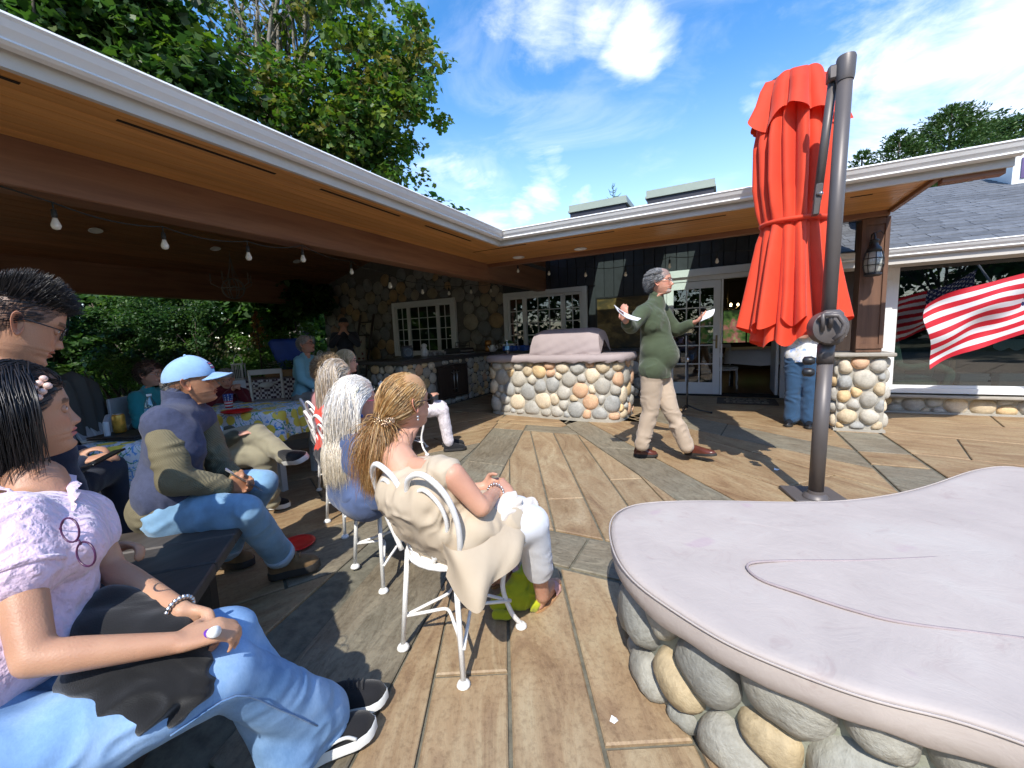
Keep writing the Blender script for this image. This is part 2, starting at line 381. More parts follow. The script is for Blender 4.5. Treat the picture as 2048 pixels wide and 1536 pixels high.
m_bigglass = glass_mat('picture_window_glass', (.55, .62, .60), 1, .05)
# ------------------------------------------------------------ ground and patio
g = MB(); g.add([(-120, -120, -.06), (120, -120, -.06), (120, 160, -.06), (-120, 160, -.06)], [(0, 1, 2, 3)])
m_soil = mat('garden_soil', (.05, .06, .025), .95, .4, 3, .6, 40)
ground = g.build('ground', m_soil, kind='structure')
patio = MB().box((-12.4, -7, -.05), (14, 8.55, -.014)).build('patio', m_joint, kind='structure')
PAT = Vector((0, 0, 0))
_sm = {}
def slab(poly, tone='tan', ang=118, z=0.0, gap=.007):
    """poly: ground points in metres; the slab is inset by the joint's half width and its top edge is rounded off"""
    P = [A3(*p[:2]) for p in poly]; n = len(P); c = sum(P)/n
    ar = sum(P[i][0]*P[(i+1) % n][1]-P[(i+1) % n][0]*P[i][1] for i in range(n))
    if ar < 0: P = P[::-1]
    def inset(P, d):
        R = []
        for i in range(n):
            a, b, cc = P[i-1], P[i], P[(i+1) % n]; e1 = norm(b-a); e2 = norm(cc-b)
            n1 = A3(-e1[1], e1[0]); n2 = A3(-e2[1], e2[0]); s = n1+n2; s = s/max(.5, s@s)*2
            R.append(b+s*d)
        return R
    o = inset(P, gap); i2 = inset(P, gap+.006)
    V = [(x, y, -.03) for x, y in o]+[(x, y, z-.005) for x, y in o]+[(x, y, z) for x, y in i2]
    F = [(k, (k+1) % n, n+(k+1) % n, n+k) for k in range(n)]+[(n+k, n+(k+1) % n, 2*n+(k+1) % n, 2*n+k) for k in range(n)]+[tuple(range(2*n, 3*n))]
    key = (tone, ang)
    if key not in _sm: _sm[key] = slab_mat('stamped_%s_%d' % key, {'tan': tanT, 'warm': tanT2, 'slate': slateT}[tone], math.radians(ang), 1.1 if tone != 'slate' else 2.6, .75)
    me = mesh_np(V, F, False); return link('slab', me, _sm[key], patio)
def clip(poly, nx, ny, d):
    """keep the side n.p <= d"""
    R = []
    for i in range(len(poly)):
        a, b = poly[i], poly[(i+1) % len(poly)]; da = a[0]*nx+a[1]*ny-d; db = b[0]*nx+b[1]*ny-d
        if da <= 0: R.append(a)
        if (da < 0 < db) or (db < 0 < da): t = da/(da-db); R.append((a[0]+(b[0]-a[0])*t, a[1]+(b[1]-a[1])*t))
    return R
def hp(p, q):
    """half plane left of p->q as (nx,ny,d) to keep"""
    dx, dy = q[0]-p[0], q[1]-p[1]; l = math.hypot(dx, dy); nx, ny = dy/l, -dx/l; return nx, ny, nx*p[0]+ny*p[1]
def field(region, ang, width, length, tone, off=0.0, stag=.5, tones=None):
    """fill a convex region with staggered planks of the given direction"""
    a = math.radians(ang); d = A3(math.cos(a), math.sin(a)); n = A3(d[1], -d[0])
    R = [A3(*p[:2]) for p in region]; us = [p@d for p in R]; vs = [p@n for p in R]
    i = math.floor((min(vs)-off)/width)
    while off+i*width < max(vs):
        v0 = off+i*width; st = (i*stag % 1)*length+(hash((i, int(ang))) % 7)*.06; j = math.floor((min(us)-st)/length)
        while st+j*length < max(us):
            u0 = st+j*length; q = [tuple(p) for p in region]
            q = [(p[0], p[1]) for p in q]
            for nn, dd in ((n, v0+width), (-n, -v0), (d, u0+length), (-d, -u0)):
                q = clip(q, nn[0], nn[1], dd)
                if len(q) < 3: break
            if len(q) >= 3:
                # drop doubled corners
                qq = [q[k] for k in range(len(q)) if math.hypot(q[k][0]-q[k-1][0], q[k][1]-q[k-1][1]) > .02]
                ar = abs(sum(qq[k][0]*qq[(k+1) % len(qq)][1]-qq[(k+1) % len(qq)][0]*qq[k][1] for k in range(len(qq))))/2 if len(qq) > 2 else 0
                if ar > .006: slab(qq, tone if not tones else tones[(i+j) % len(tones)], ang)
            j += 1
        i += 1
def ln(p, q, t): return (p[0]+(q[0]-p[0])*t, p[1]+(q[1]-p[1])*t)
# radial slate band (left of the woman's chair): two edges
D1a, D1b = (-.90, -.9), (-2.83, 4.80); D2a, D2b = (-.42, -.9), (-2.36, 4.80)
Aa, Ab = (-2.20, 5.60), (.75, 1.75)                       # right edge of plank fan
Ba, Bb = (-1.75, 5.60), (1.20, 1.85)
for i in range(4):
    t0, t1 = i/4, (i+1)/4; slab([ln(D1a, D1b, t0), ln(D1a, D1b, t1), ln(D2a, D2b, t1), ln(D2a, D2b, t0)], 'slate', 108)
# fan of planks beyond the dark cross band
fanhi = clip(clip([(-4, 2.30), (2, 2.30), (2, 4.80), (-4, 4.80)], *hp(D2b, D2a)), *hp(Aa, Ab))
fanhi = clip(clip([(-4, 2.30), (3, 2.30), (3, 4.80), (-4, 4.80)], *[x for x in hp(D2b, D2a)]), *hp(Ab, Aa)) if len(fanhi) < 3 else fanhi
def side(poly, p, q, keep):
    nx, ny, d = hp(p, q)
    if nx*keep[0]+ny*keep[1] > d: nx, ny, d = -nx, -ny, -d
    return clip(poly, nx, ny, d)
mid = (-1.3, 3.2)
fanhi = side(side([(-4, 2.33), (3, 2.33), (3, 4.78), (-4, 4.78)], D2a, D2b, mid), Aa, Ab, mid)
field(fanhi, 118, .285, 6.0, 'tan', -.03)
slab(side(side([(-4, 4.80), (3, 4.80), (3, 5.12), (-4, 5.12)], (-2.36, 4.8), (-2.5, 5.3), (-1.8, 4.9)), Aa, Ab, (-2.2, 4.9)), 'slate', 2)
slab([(-2.83, 4.80), (-2.36, 4.80), (-2.47, 5.12), (-2.94, 5.12)], 'warm', 90)
band = side([(-3, 1.96), (6, 1.96), (6, 2.31), (-3, 2.31)], D2a, D2b, (0, 2.1))
for x0, x1 in ((-3, -.72), (-.72, .55), (.55, 2.2)):
    q = [(max(x0, min(x1, p[0])), p[1]) for p in band]; slab(clip(clip(band, 1, 0, x1), -1, 0, -x0), 'slate', 4)
near = side([(-3, -2.4), (3.2, -2.4), (3.2, 1.94), (-3, 1.94)], D2a, D2b, (0, 0))
field(near, 118.6, .283, 2.2, 'tan', -.03)
# diagonal slate band and planks towards the house on the right
for i in range(3):
    t0, t1 = i/3, (i+1)/3; slab([ln(Aa, Ab, t0), ln(Aa, Ab, t1), ln(Ba, Bb, t1), ln(Ba, Bb, t0)], 'slate', -54)
Ca, Cb = (-1.20, 6.10), (1.16, 4.42); Da, Db = (-1.05, 6.85), (1.16, 5.02)
zone1 = side(side([(-3, 5.14), (-3, 6.9), (1.16, 6.9), (1.16, 2.33), (-1, 2.33)], Ba, Bb, (.5, 4)), Ca, Cb, (.5, 4))
field(zone1, -42, .62, 1.9, 'warm', .1, .37)
slab([Ca, ln(Ca, Cb, .5), ln(Da, Db, .5), Da], 'slate', -38); slab([ln(Ca, Cb, .5), Cb, Db, ln(Da, Db, .5)], 'slate', -38)
zone2 = side([(-4.5, 6.05), (1.16, 5.0), (1.16, 8.5), (-4.5, 8.5)], Da, Db, (0, 7.5))
field(side(zone2, Da, (-1.05, 8.5), (1, 8)), -30, .8, 2.0, 'warm', .2, .4)
slab([(1.17, 1.9), (1.55, 1.9), (1.56, 3.7), (1.17, 3.7)], 'slate', 90)
for y0, y1, tn in ((3.72, 4.55, 'slate'), (4.57, 5.0, 'warm'), (5.0, 5.86, 'slate')): slab([(1.17, y0), (1.57, y0), (1.57, y1), (1.17, y1)], tn, -20)
slab([(1.17, 5.86), (1.57, 5.86), (1.57, 8.5), (1.17, 8.5)], 'warm', 90)
field([(1.585, 4.0), (12, 2.0), (12, 7.6), (1.585, 7.6)], -14, .9, 2.6, 'warm', .1, .4)
slab([(1.585, 1.9), (6, 1.9), (6, 3.1), (1.585, 3.98)], 'slate', -14)
# front of the island and the shaded left part of the terrace
field([(-3.0, 5.14), (-1.95, 5.14), (-1.8, 5.7), (-3.1, 5.7)], 2, .34, 1.4, 'warm', .0)
field([(-4.7, 5.72), (-1.0, 5.72), (-1.0, 8.5), (-4.7, 8.5)], 5, .7, 1.2, 'tan', .0)
left = side([(-3.0, 5.7), (-12.3, 5.7), (-12.3, -3.5), (-.6, -3.5), (-2.85, 5.14)], D1a, D1b, (-4, 2))
field(left, 62, .62, 1.15, 'warm', .15, .41, tones=['warm', 'warm', 'tan', 'warm', 'slate'])
field([(-12.3, 5.72), (-4.72, 5.72), (-4.72, 8.45), (-12.3, 8.45)], 62, .62, 1.15, 'warm', .15, .41)
field([(3.2, -2.4), (9, -2.4), (9, 1.94), (3.2, 1.94)], 118.6, .6, 2.2, 'tan')
# ------------------------------------------------------------ stones
def power_cells(W, H, pts, rad):
    cells = []; P = np.array(pts); R = np.array(rad)
    for i, (x, y) in enumerate(pts):
        poly = [(0, 0), (W, 0), (W, H), (0, H)]; d = np.hypot(*(P-P[i]).T); o = np.argsort(d)[1:22]
        for j in o:
            dx, dy = P[j]-P[i]; dd = d[j]; t = (dd*dd+R[i]**2-R[j]**2)/(2*dd)
            nx, ny = dx/dd, dy/dd; poly = clip(poly, nx, ny, nx*x+ny*y+t)
            if len(poly) < 3: break
        cells.append(poly)
    return cells
def pack(W, H, rmin, rmax, seed, tries=9000, big=.25, overlap=.93):
    rs = random.Random(seed); pts = []; rad = []
    for k in range(tries):
        f = k/tries; hi = rmax*(1-f)**.8+rmin*(1-(1-f)**.8); r = hi*rs.uniform(.8, 1.05); r = max(rmin, r)
        x, y = rs.uniform(0, W), rs.uniform(0, H)
        if all((x-a)**2+(y-b)**2 > ((r+c)*overlap)**2 for (a, b), c in zip(pts, rad)): pts.append((x, y)); rad.append(r)
    return pts, rad
def stone_wall(parent, W, H, rmin, rmax, seed, fmap, material, gap=.006, depth=.05, hole=None, nseg=14, lump=0, keep=None, limit=300, clipw=None):
    """river stones over a surface fmap(u,v)->(point, normal): each its own mesh"""
    pts, rad = pack(W, H, rmin, rmax, seed); cells = power_cells(W, H, pts, rad); rs = random.Random(seed+1); items = []
    for (x, y), poly in zip(pts, cells):
        if len(poly) < 3: continue
        if hole and any(a-.35*rmin < x < b+.35*rmin and c-.35*rmin < y < d+.35*rmin for a, b, c, d in hole): continue
        if keep and not keep(x, y): continue
        if hole:
            for a, b, c, d in hole:              # trim stones next to openings
                if c-.02 < y < d+.02:
                    if x <= a and x > a-.5: poly = clip(poly, 1, 0, a-.008)
                    elif x >= b and x < b+.5: poly = clip(poly, -1, 0, -b-.008)
                if a-.02 < x < b+.02:
                    if y <= c and y > c-.5: poly = clip(poly, 0, 1, c-.008)
                    elif y >= d and y < d+.5: poly = clip(poly, 0, -1, -d-.008)
            if len(poly) < 3: continue
        Q = np.array(poly); cx, cy = Q.mean(0)
        ang = np.arange(nseg)*2*np.pi/nseg; rb = []
        for a in ang:
            dx, dy = math.cos(a), math.sin(a); best = 1e9
            for i in range(len(Q)):
                p, q = Q[i], Q[(i+1) % len(Q)]; ex, ey = q-p; den = dx*ey-dy*ex
                if abs(den) < 1e-9: continue
                t = ((p[0]-cx)*ey-(p[1]-cy)*ex)/den; s = ((p[0]-cx)*dy-(p[1]-cy)*dx)/den
                if t > 0 and -1e-6 <= s <= 1+1e-6: best = min(best, t)
            rb.append(best if best < 1e8 else .01)
        rb = np.array(rb); m = rb.copy()
        for _ in range(2): m = .5*m+.25*(np.roll(m, 1)+np.roll(m, -1))
        r = np.minimum(m, rb*1.0)-gap
        for _ in range(1): r = .6*r+.2*(np.roll(r, 1)+np.roll(r, -1))
        r = np.maximum(r, .012)
        size = r.mean(); items.append((cx, cy, r, size))
    items.sort(key=lambda t: -t[3])
    rest = MB()
    for k, (cx, cy, r, size) in enumerate(items):
        ang = np.arange(nseg)*2*np.pi/nseg; h = min(depth, size*.75)*rs.uniform(.8, 1.1); V = []; rings = ((1.02, -.12), (.97, .20), (.80, .66), (.48, .94)); ph = rs.uniform(0, 9)
        tx, ty = rs.uniform(-.2, .2), rs.uniform(-.2, .2)
        for s, z in rings:
            for a, q in zip(ang, r):
                u, v = cx+math.cos(a)*q*s, cy+math.sin(a)*q*s
                p, nn = fmap(u, v); lf = lump*(math.sin(2*a+ph)+.6*math.sin(3*a+2*ph))*s*(z > .3)
                V.append(np.asarray(p)+np.asarray(nn)*h*(z+lf+(tx*math.cos(a)+ty*math.sin(a))*s*(z > 0)*.6))
        p, nn = fmap(cx, cy); V.append(np.asarray(p)+np.asarray(nn)*h)
        F = [(i*nseg+j, i*nseg+(j+1) % nseg, (i+1)*nseg+(j+1) % nseg, (i+1)*nseg+j) for i in range(3) for j in range(nseg)]+[(3*nseg+j, 3*nseg+(j+1) % nseg, 4*nseg) for j in range(nseg)]
        # keep faces outward
        V = np.array(V); a, b, c = V[0], V[1], V[nseg]
        if np.cross(b-a, c-a)@np.asarray(nn)*1.0 < -1e9: pass
        nvec = np.cross(V[3*nseg+1]-V[3*nseg], V[4*nseg]-V[3*nseg])
        if nvec@np.asarray(nn) < 0: F = [f[::-1] for f in F]
        if k < limit: link('stone', mesh_np(V, F), material, parent)
        else: rest.add(V, F)
    if rest.n: tag(rest.build('stones', material, parent, smooth=True), kind='stuff')
def path_map(pts, base_z=0.):
    """surface standing on a ground path; u runs along it, normal to its right-hand side"""
    P = np.array([p[:2] for p in pts], float); sg = np.diff(P, axis=0); Ls = np.hypot(*sg.T); cum = np.concatenate([[0], np.cumsum(Ls)])
    def f(u, v):
        u = min(max(u, 0), cum[-1]-1e-6); i = min(len(sg)-1, int(np.searchsorted(cum, u, side='right')-1)); t = (u-cum[i])/Ls[i]
        p = P[i]+sg[i]*t
        def nr(k): k = min(max(k, 0), len(sg)-1); e = sg[k]/Ls[k]; return A3(e[1], -e[0])
        n = nr(i)*(1-abs(t-.5))+(nr(i-1) if t < .5 else nr(i+1))*abs(t-.5); n = norm(n)
        return A3(p[0], p[1], base_z+v), A3(n[0], n[1], 0)
    return f, cum[-1]
# ------------------------------------------------------------ grill island
isl = catmull([(-3.35, 6.30), (-3.37, 5.95), (-3.33, 5.74), (-2.9, 5.68), (-2.3, 5.60), (-1.8, 5.56), (-1.38, 5.60), (-1.26, 5.80), (-1.24, 6.30)], 6)
island = thing('grill_island', 'stone faced grill island with bowed front and pale mortar standing on the terrace', 'grill island', (-2.3, 6.0, 0))
IS = [(p[0], p[1]) for p in isl]; MB().prism(IS, .0, .86).build('core', m_mortar, island, auto=40)
MB().prism([(x+(x+2.3)*.015, y-.02) for x, y in IS], 0, .045).build('base_strip', m_mortar, island)
fm, Wd = path_map(isl); stone_wall(island, Wd, .83, .042, .125, 11, lambda u, v: fm(u, v+.03), m_river, .004, .05, nseg=16)
m_cov = mat('cover_fabric', (.36, .30, .295), .8, .06, 3, .25, 25)
def offset_poly(P, d):
    P = np.array(P, float); n = len(P); c = P.mean(0); e = np.roll(P, -1, 0)-P; R = []
    for i in range(n):
        e1 = norm(P[i]-P[i-1]); e2 = norm(P[(i+1) % n]-P[i]); nn = norm(A3(e1[1]+e2[1], -(e1[0]+e2[0]))); R.append(P[i]+nn*d)
    R = np.array(R)
    return R
cv = thing('island_cover', 'grey taupe fabric cover draped over the top of the stone grill island', 'cover', (-2.3, 6.0, .86))
o1 = offset_poly(IS, .07); V = []; n = len(o1); RS = np.random.RandomState(3)
for k, (d, z) in enumerate(((.075, .845), (.095, .87), (.09, .91), (.07, .945), (.045, .952))):
    o = offset_poly(IS, d)
    for i in range(n):
        jz = .012*math.sin(i*1.9+1)+.008*math.sin(i*4.3) if k == 0 else .004*math.sin(i*2.7+k); V.append((o[i][0]+.006*math.sin(i*3.1+k), o[i][1]+.006*math.sin(i*2.3+k*2), z+jz))
F = [(k*n+i, k*n+(i+1) % n, (k+1)*n+(i+1) % n, (k+1)*n+i) for k in range(4) for i in range(n)]+[tuple(4*n+i for i in range(n))]
link('skirt', mesh_np(V, F), m_cov, cv)
# grill hood cover: loft of rounded sections along x
prof = [(-.34, 0), (-.345, .06), (-.33, .16), (-.29, .26), (-.22, .33), (-.10, .37), (.04, .375), (.18, .35), (.27, .27), (.30, .12), (.30, 0)]
pc = catmull([(a, b, 0) for a, b in prof], 3)[:, :2]; V = []; xs = np.linspace(-2.62, -1.62, 26); rows = []
for i, x in enumerate(xs):
    t = (x+2.12)/.5; k = 1-.10*max(0, abs(t)-.8)/.2; row = []
    for j, (a, b) in enumerate(pc):
        wv = .010*math.sin(i*1.3+j*.5)*math.sin(j*.9+i*.35)+.008*math.sin(i*.7-j*1.4); row.append((x+(.06*(1-b/.375))*np.sign(t)*max(0, abs(t)-.85)/.15+.03*t*0, 6.05+a*k+wv*.6, .952+b*(k if abs(t) > .8 else 1)+wv*.35*(b > .03)))
    rows.append(row)
hood = MB().grid(rows); rA = np.array(rows)
for e, sgn in ((0, 1), (-1, -1)):
    q = [tuple(p) for p in rA[e]]; cpt = rA[e].mean(0)+A3(-.02*sgn, 0, 0); hood.add(q+[tuple(cpt)], [((j+1, j, len(q)) if e else (j, j+1, len(q))) for j in range(len(q)-1)])
tag(hood.build('grill_cover', m_cov, smooth=True), 'boxy taupe fabric cover over the barbecue hood on the stone island', 'cover')
# ------------------------------------------------------------ L shaped counter with stone face
cnt = thing('stone_counter', 'l shaped outdoor kitchen counter with river stone face and dark countertop along the house wall', 'counter', (-4.9, 6.5, 0))
MB().box((-5.35, 5.05, 0), (-4.62, 7.75, .86)).box((-5.35, 7.75, 0), (-1.25, 8.36, .86)).build('core', m_mortard, cnt)
MB().box((-5.75, 4.98, .862), (-4.57, 8.33, .925), bev=.008).build('countertop', m_counter, cnt)
MB().box((-4.565, 7.70, .862), (-1.2, 8.33, .925), bev=.008).build('countertop', m_counter, cnt)
f1, W1 = path_map([(-4.62, 7.75), (-4.62, 5.05)][::-1]); f1b = lambda u, v: (A3(-4.62, 5.05+u, v+.02), A3(1, 0, 0))
stone_wall(cnt, 2.70, .83, .035, .105, 21, f1b, m_river, .004, .045, hole=[(.85, 1.78, .12, .74)])
f2 = lambda u, v: (A3(-4.62+u, 7.75, v+.02), A3(0, -1, 0))
stone_wall(cnt, 3.37, .83, .05, .12, 22, f2, m_river, .004, .04, hole=[(2.62, 3.0, .05, .76)], nseg=12)
f3 = lambda u, v: (A3(-5.35+u, 5.05, v+.02), A3(0, -1, 0))
stone_wall(cnt, .73, .83, .045, .11, 23, f3, m_river, .004, .04, nseg=12)
m_cab = wood('cabinet_wood', (.055, .038, .03), (.03, .02, .016), 2, .9, .4, .05, .2)
fr = MB()
for a, b in (((-4.615, 5.90, .14), (-4.56, 5.94, .76)), ((-4.615, 6.79, .14), (-4.56, 6.83, .76)), ((-4.615, 5.94, .14), (-4.56, 6.79, .17)), ((-4.615, 5.94, .73), (-4.56, 6.79, .76))): fr.box(a, b)
fr.build('cabinet_frame', m_cab, cnt)
for y0, y1 in ((5.945, 6.36), (6.37, 6.785)):
    dd = MB().box((-4.60, y0, .175), (-4.565, y1, .725), bev=.004).build('cabinet_door', m_cab, cnt)
    yh = y1-.045 if y0 < 6 else y0+.045; h = MB().tube([(-4.53, yh, .24), (-4.53, yh, .66)], .009, 8)
    for z in (.30, .60): h.tube([(-4.565, yh, z), (-4.53, yh, z)], .006, 6)
    h.tube([(-4.53, yh-.07, .62), (-4.525, yh, .625), (-4.53, yh+.07, .62)], .006, 6)
    h.build('handle', m_steel, dd, smooth=True)
MB().box((-2.0, 7.70, .07), (-1.63, 7.745, .78), bev=.006).build('cabinet_door', m_blackmetal, cnt)
# ------------------------------------------------------------ house wall: stone part
hw = thing('stone_house_wall', 'tall river stone house wall in the shade at the back of the covered porch', 'wall', (-7.5, 8.4, 0))
def gable(x): return min(3.35, 2.96+(x+10.6)*.33)
MB().add([(-10.6, 8.4, 0), (-4.53, 8.4, 0), (-4.53, 8.4, 3.2), (-7.1, 8.4, 3.77), (-10.6, 8.4, 2.96), (-10.6, 8.65, 0), (-4.53, 8.65, 0), (-4.53, 8.65, 3.2), (-7.1, 8.65, 3.77), (-10.6, 8.65, 2.96)],
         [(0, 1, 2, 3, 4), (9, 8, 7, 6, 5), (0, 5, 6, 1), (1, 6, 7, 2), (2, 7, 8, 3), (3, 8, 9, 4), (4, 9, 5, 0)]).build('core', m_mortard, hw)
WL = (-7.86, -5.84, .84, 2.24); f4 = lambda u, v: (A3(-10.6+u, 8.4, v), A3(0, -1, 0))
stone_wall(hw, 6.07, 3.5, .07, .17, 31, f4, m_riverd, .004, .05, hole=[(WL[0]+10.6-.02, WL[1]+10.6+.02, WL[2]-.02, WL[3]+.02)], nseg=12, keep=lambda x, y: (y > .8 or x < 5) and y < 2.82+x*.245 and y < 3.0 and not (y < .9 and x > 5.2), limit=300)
# windows of the porch walls
def window(parent, x0, x1, z0, z1, y, lights=((.24, 2), (.52, 3), (.24, 2)), rows=4, trim=.10):
    """trim + three casements of divided lights, facing -y"""
    wn = MB()
    for a, b in (((x0, z0), (x0+trim, z1)), ((x1-trim, z0), (x1, z1)), ((x0+trim, z1-trim), (x1-trim, z1)), ((x0+trim, z0), (x1-trim, z0+trim*.8))): wn.box((a[0], y-.045, a[1]), (b[0], y+.05, b[1]), bev=.004)
    wo = wn.build('window', m_white, parent)
    xi0, xi1, zi0, zi1 = x0+trim+.004, x1-trim-.004, z0+trim*.8+.004, z1-trim-.004; tot = xi1-xi0; x = xi0; bars = MB(); fb = MB()
    for fw, nc in lights:
        xe = x+tot*fw; f = .05
        for a, b in (((x, zi0), (x+f, zi1)), ((xe-f, zi0), (xe, zi1)), ((x+f, zi1-f), (xe-f, zi1)), ((x+f, zi0), (xe-f, zi0+f))): fb.box((a[0]+.002, y-.03, a[1]), (b[0]-.002, y+.04, b[1]), bev=.003)
        gx0, gx1, gz0, gz1 = x+f, xe-f, zi0+f, zi1-f
        MB().box((gx0, y+.004, gz0), (gx1, y+.010, gz1)).build('pane', m_glass, wo)
        for k in range(1, nc): xx = gx0+(gx1-gx0)*k/nc; bars.box((xx-.009, y-.012, gz0), (xx+.009, y+.002, gz1))
        for k in range(1, rows): zz = gz0+(gz1-gz0)*k/rows; bars.box((gx0, y-.014, zz-.009), (gx1, y, zz+.009))
        x = xe
    fb.build('frame', m_white, wo); bars.build('muntin', m_white, wo)
    MB().box((x0+.02, y+.06, z0+.02), (x1-.02, y+.08, z1-.02)).build('dark_backing', mat('unlit_interior', (.03, .032, .036), .8, .1), wo)  # near-black sheet behind the panes, standing in for the unlit room
window(hw, *WL[:2], *WL[2:], 8.36)
# ------------------------------------------------------------ black board wall with french doors
bw = thing('board_house_wall', 'black vertical board house wall between the porch corner and the open french doors', 'wall', (-1.5, 8.4, 0))
WR = (-4.50, -2.55, .86, 2.22); doorx = (-.99, .86)
x = -4.525; i = 0; bk = MB()
for a, b in (((-4.53, 8.44, .0), (-2.53, 8.6, .86)), ((-4.53, 8.44, 2.22), (-2.53, 8.6, 3.5)), ((-2.53, 8.44, 0), (-1.0, 8.6, 3.5)), ((-1.0, 8.44, 2.24), (1.0, 8.6, 3.5)), ((.95, 8.44, 0), (1.9, 8.6, 3.5))): bk.box(a, b)
bk.build('backing', m_black, bw)
while x < 1.85:
    xe = x+.195; segs = [(0.0, 3.40)]
    if xe > WR[0] and x < WR[1]: segs = [(.0, WR[2]-.01), (WR[3]+.005, 3.4)]
    if xe > doorx[0]-.08 and x < doorx[1]+.1: segs = [(2.25, 3.4)]
    for a, b in segs:
        if b-a > .05: MB().box((x, 8.405, a), (xe-.012, 8.438, b), bev=.004).build('board', m_black, bw)
    x = xe
window(bw, WR[0], WR[1], WR[2], WR[3], 8.375)
# painting
pa = thing('painting', 'dark golden landscape painting hanging on the black board wall behind the barbecue', 'picture', (-1.85, 8.38, 1.4))
m, t, b = nodes_of('painting_canvas'); v = coords(t, 'Object', (1.2, 1, 2)); nn_ = noise(t, v, 2.2, 7, .6, .8)
t.links.new(ramp(t, nn_, [(.3, (.03, .03, .015)), (.45, (.09, .06, .02)), (.55, (.20, .13, .04)), (.7, (.35, .26, .10))]), b.inputs['Base Color']); b.inputs['Roughness'].default_value = .5
MB().box((-2.33, 8.36, .93), (-1.30, 8.395, 1.93)).build('canvas', m, pa)
pf = MB()
for a, b_ in (((-2.36, 1.93), (-1.27, 1.96)), ((-2.36, .90), (-1.27, .93)), ((-2.36, .93), (-2.33, 1.93)), ((-1.30, .93), (-1.27, 1.93))): pf.box((a[0], 8.35, a[1]), (b_[0], 8.4, b_[1]))
pf.build('frame', m_blackmetal, pa)
# french doors
fd = thing('french_door', 'white french door with divided glass panes, right leaf folded open beside the mat', 'door', (-.1, 8.4, 0))
tr = MB()
tr.box((-1.09, 8.33, 0), (-.99, 8.46, 2.2), bev=.004).box((.86, 8.33, 0), (.96, 8.46, 2.2), bev=.004).box((-1.12, 8.32, 2.2), (.99, 8.46, 2.33), bev=.004).box((-.99, 8.36, 2.12), (.86, 8.46, 2.198))
tr.build('frame', m_white, fd); MB().box((-.99, 8.33, 0), (.86, 8.6, .03)).build('threshold', m_dark, fd)
def leaf(x0, x1, y, z0=.03, z1=2.11, parent=fd, nc=3, rows=5, swing=0):
    lf = MB(); s, tp, bt = .115, .13, .22
    for a, b in (((x0, z0), (x0+s, z1)), ((x1-s, z0), (x1, z1)), ((x0+s, z1-tp), (x1-s, z1)), ((x0+s, z0), (x1-s, z0+bt))): lf.box((a[0], y-.02, a[1]), (b[0], y+.022, b[1]), bev=.003)
    lo = lf.build('door_leaf', m_white, parent); br = MB(); gx0, gx1, gz0, gz1 = x0+s, x1-s, z0+bt, z1-tp
    MB().box((gx0, y-.003, gz0), (gx1, y+.003, gz1)).build('pane', m_glass, lo)
    for k in range(1, nc): xx = gx0+(gx1-gx0)*k/nc; br.box((xx-.01, y-.016, gz0), (xx+.01, y-.004, gz1))
    for k in range(1, rows): zz = gz0+(gz1-gz0)*k/rows; br.box((gx0, y-.018, zz-.01), (gx1, y-.005, zz+.01))
    br.build('muntin', m_white, lo)
    h = MB().box((x1-.075, y-.03, .88), (x1-.04, y-.022, 1.12), bev=.004).tube([(x1-.057, y-.03, 1.03), (x1-.057, y-.06, 1.03), (x1-.13, y-.065, 1.035)], .008, 8)
    h.build('handle', mat('old_brass', (.20, .16, .09), .35, .1, metal=1), lo, auto=40)
    return lo
leaf(-.985, -.075, 8.39)
MB().box((-.068, 8.352, .03), (-.035, 8.43, 2.11)).build('astragal', m_white, fd)
# open leaf: stands at right angles into the room, seen edge on
MB().box((.80, 8.48, .03), (.845, 9.35, 2.11)).build('open_leaf', m_white, fd)
# room behind
m_floorin = wood('floor_boards', (.16, .09, .05), (.08, .045, .03), 1, .6, .35, .1, .1)
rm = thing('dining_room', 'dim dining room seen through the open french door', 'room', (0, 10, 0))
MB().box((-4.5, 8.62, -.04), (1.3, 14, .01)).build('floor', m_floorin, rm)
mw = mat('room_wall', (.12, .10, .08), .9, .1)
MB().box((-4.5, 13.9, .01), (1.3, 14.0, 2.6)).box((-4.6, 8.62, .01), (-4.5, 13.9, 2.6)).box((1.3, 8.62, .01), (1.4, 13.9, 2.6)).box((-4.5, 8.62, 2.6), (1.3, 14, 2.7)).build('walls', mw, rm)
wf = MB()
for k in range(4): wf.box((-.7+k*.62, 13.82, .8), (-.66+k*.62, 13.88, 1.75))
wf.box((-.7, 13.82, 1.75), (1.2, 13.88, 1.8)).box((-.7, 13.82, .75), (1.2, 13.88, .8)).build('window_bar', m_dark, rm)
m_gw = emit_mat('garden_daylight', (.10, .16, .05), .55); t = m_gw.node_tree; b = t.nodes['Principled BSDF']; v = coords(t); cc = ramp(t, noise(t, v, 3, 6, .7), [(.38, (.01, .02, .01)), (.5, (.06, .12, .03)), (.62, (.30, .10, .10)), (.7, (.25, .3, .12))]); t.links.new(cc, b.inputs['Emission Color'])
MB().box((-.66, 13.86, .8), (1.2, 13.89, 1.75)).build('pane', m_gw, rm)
ch = thing('chandelier', 'small dining room chandelier with lit candle bulbs seen through the open door', 'chandelier', (.05, 11.4, 1.8))
cm = MB().tube([(.05, 11.4, 2.6), (.05, 11.4, 1.75)], .01, 6)
for k in range(5):
    a = k*1.257; cm.tube([(.05, 11.4, 1.72), (.05+.13*math.cos(a), 11.4+.13*math.sin(a), 1.66), (.05+.22*math.cos(a), 11.4+.22*math.sin(a), 1.74)], .008, 6)
cm.build('arms', mat('old_brass', (.2, .16, .09)), ch, smooth=True)
bm_ = MB()
for k in range(5): a = k*1.257; bm_.ball((.05+.22*math.cos(a), 11.4+.22*math.sin(a), 1.79), .02, 8, sc=(1, 1, 1.6))
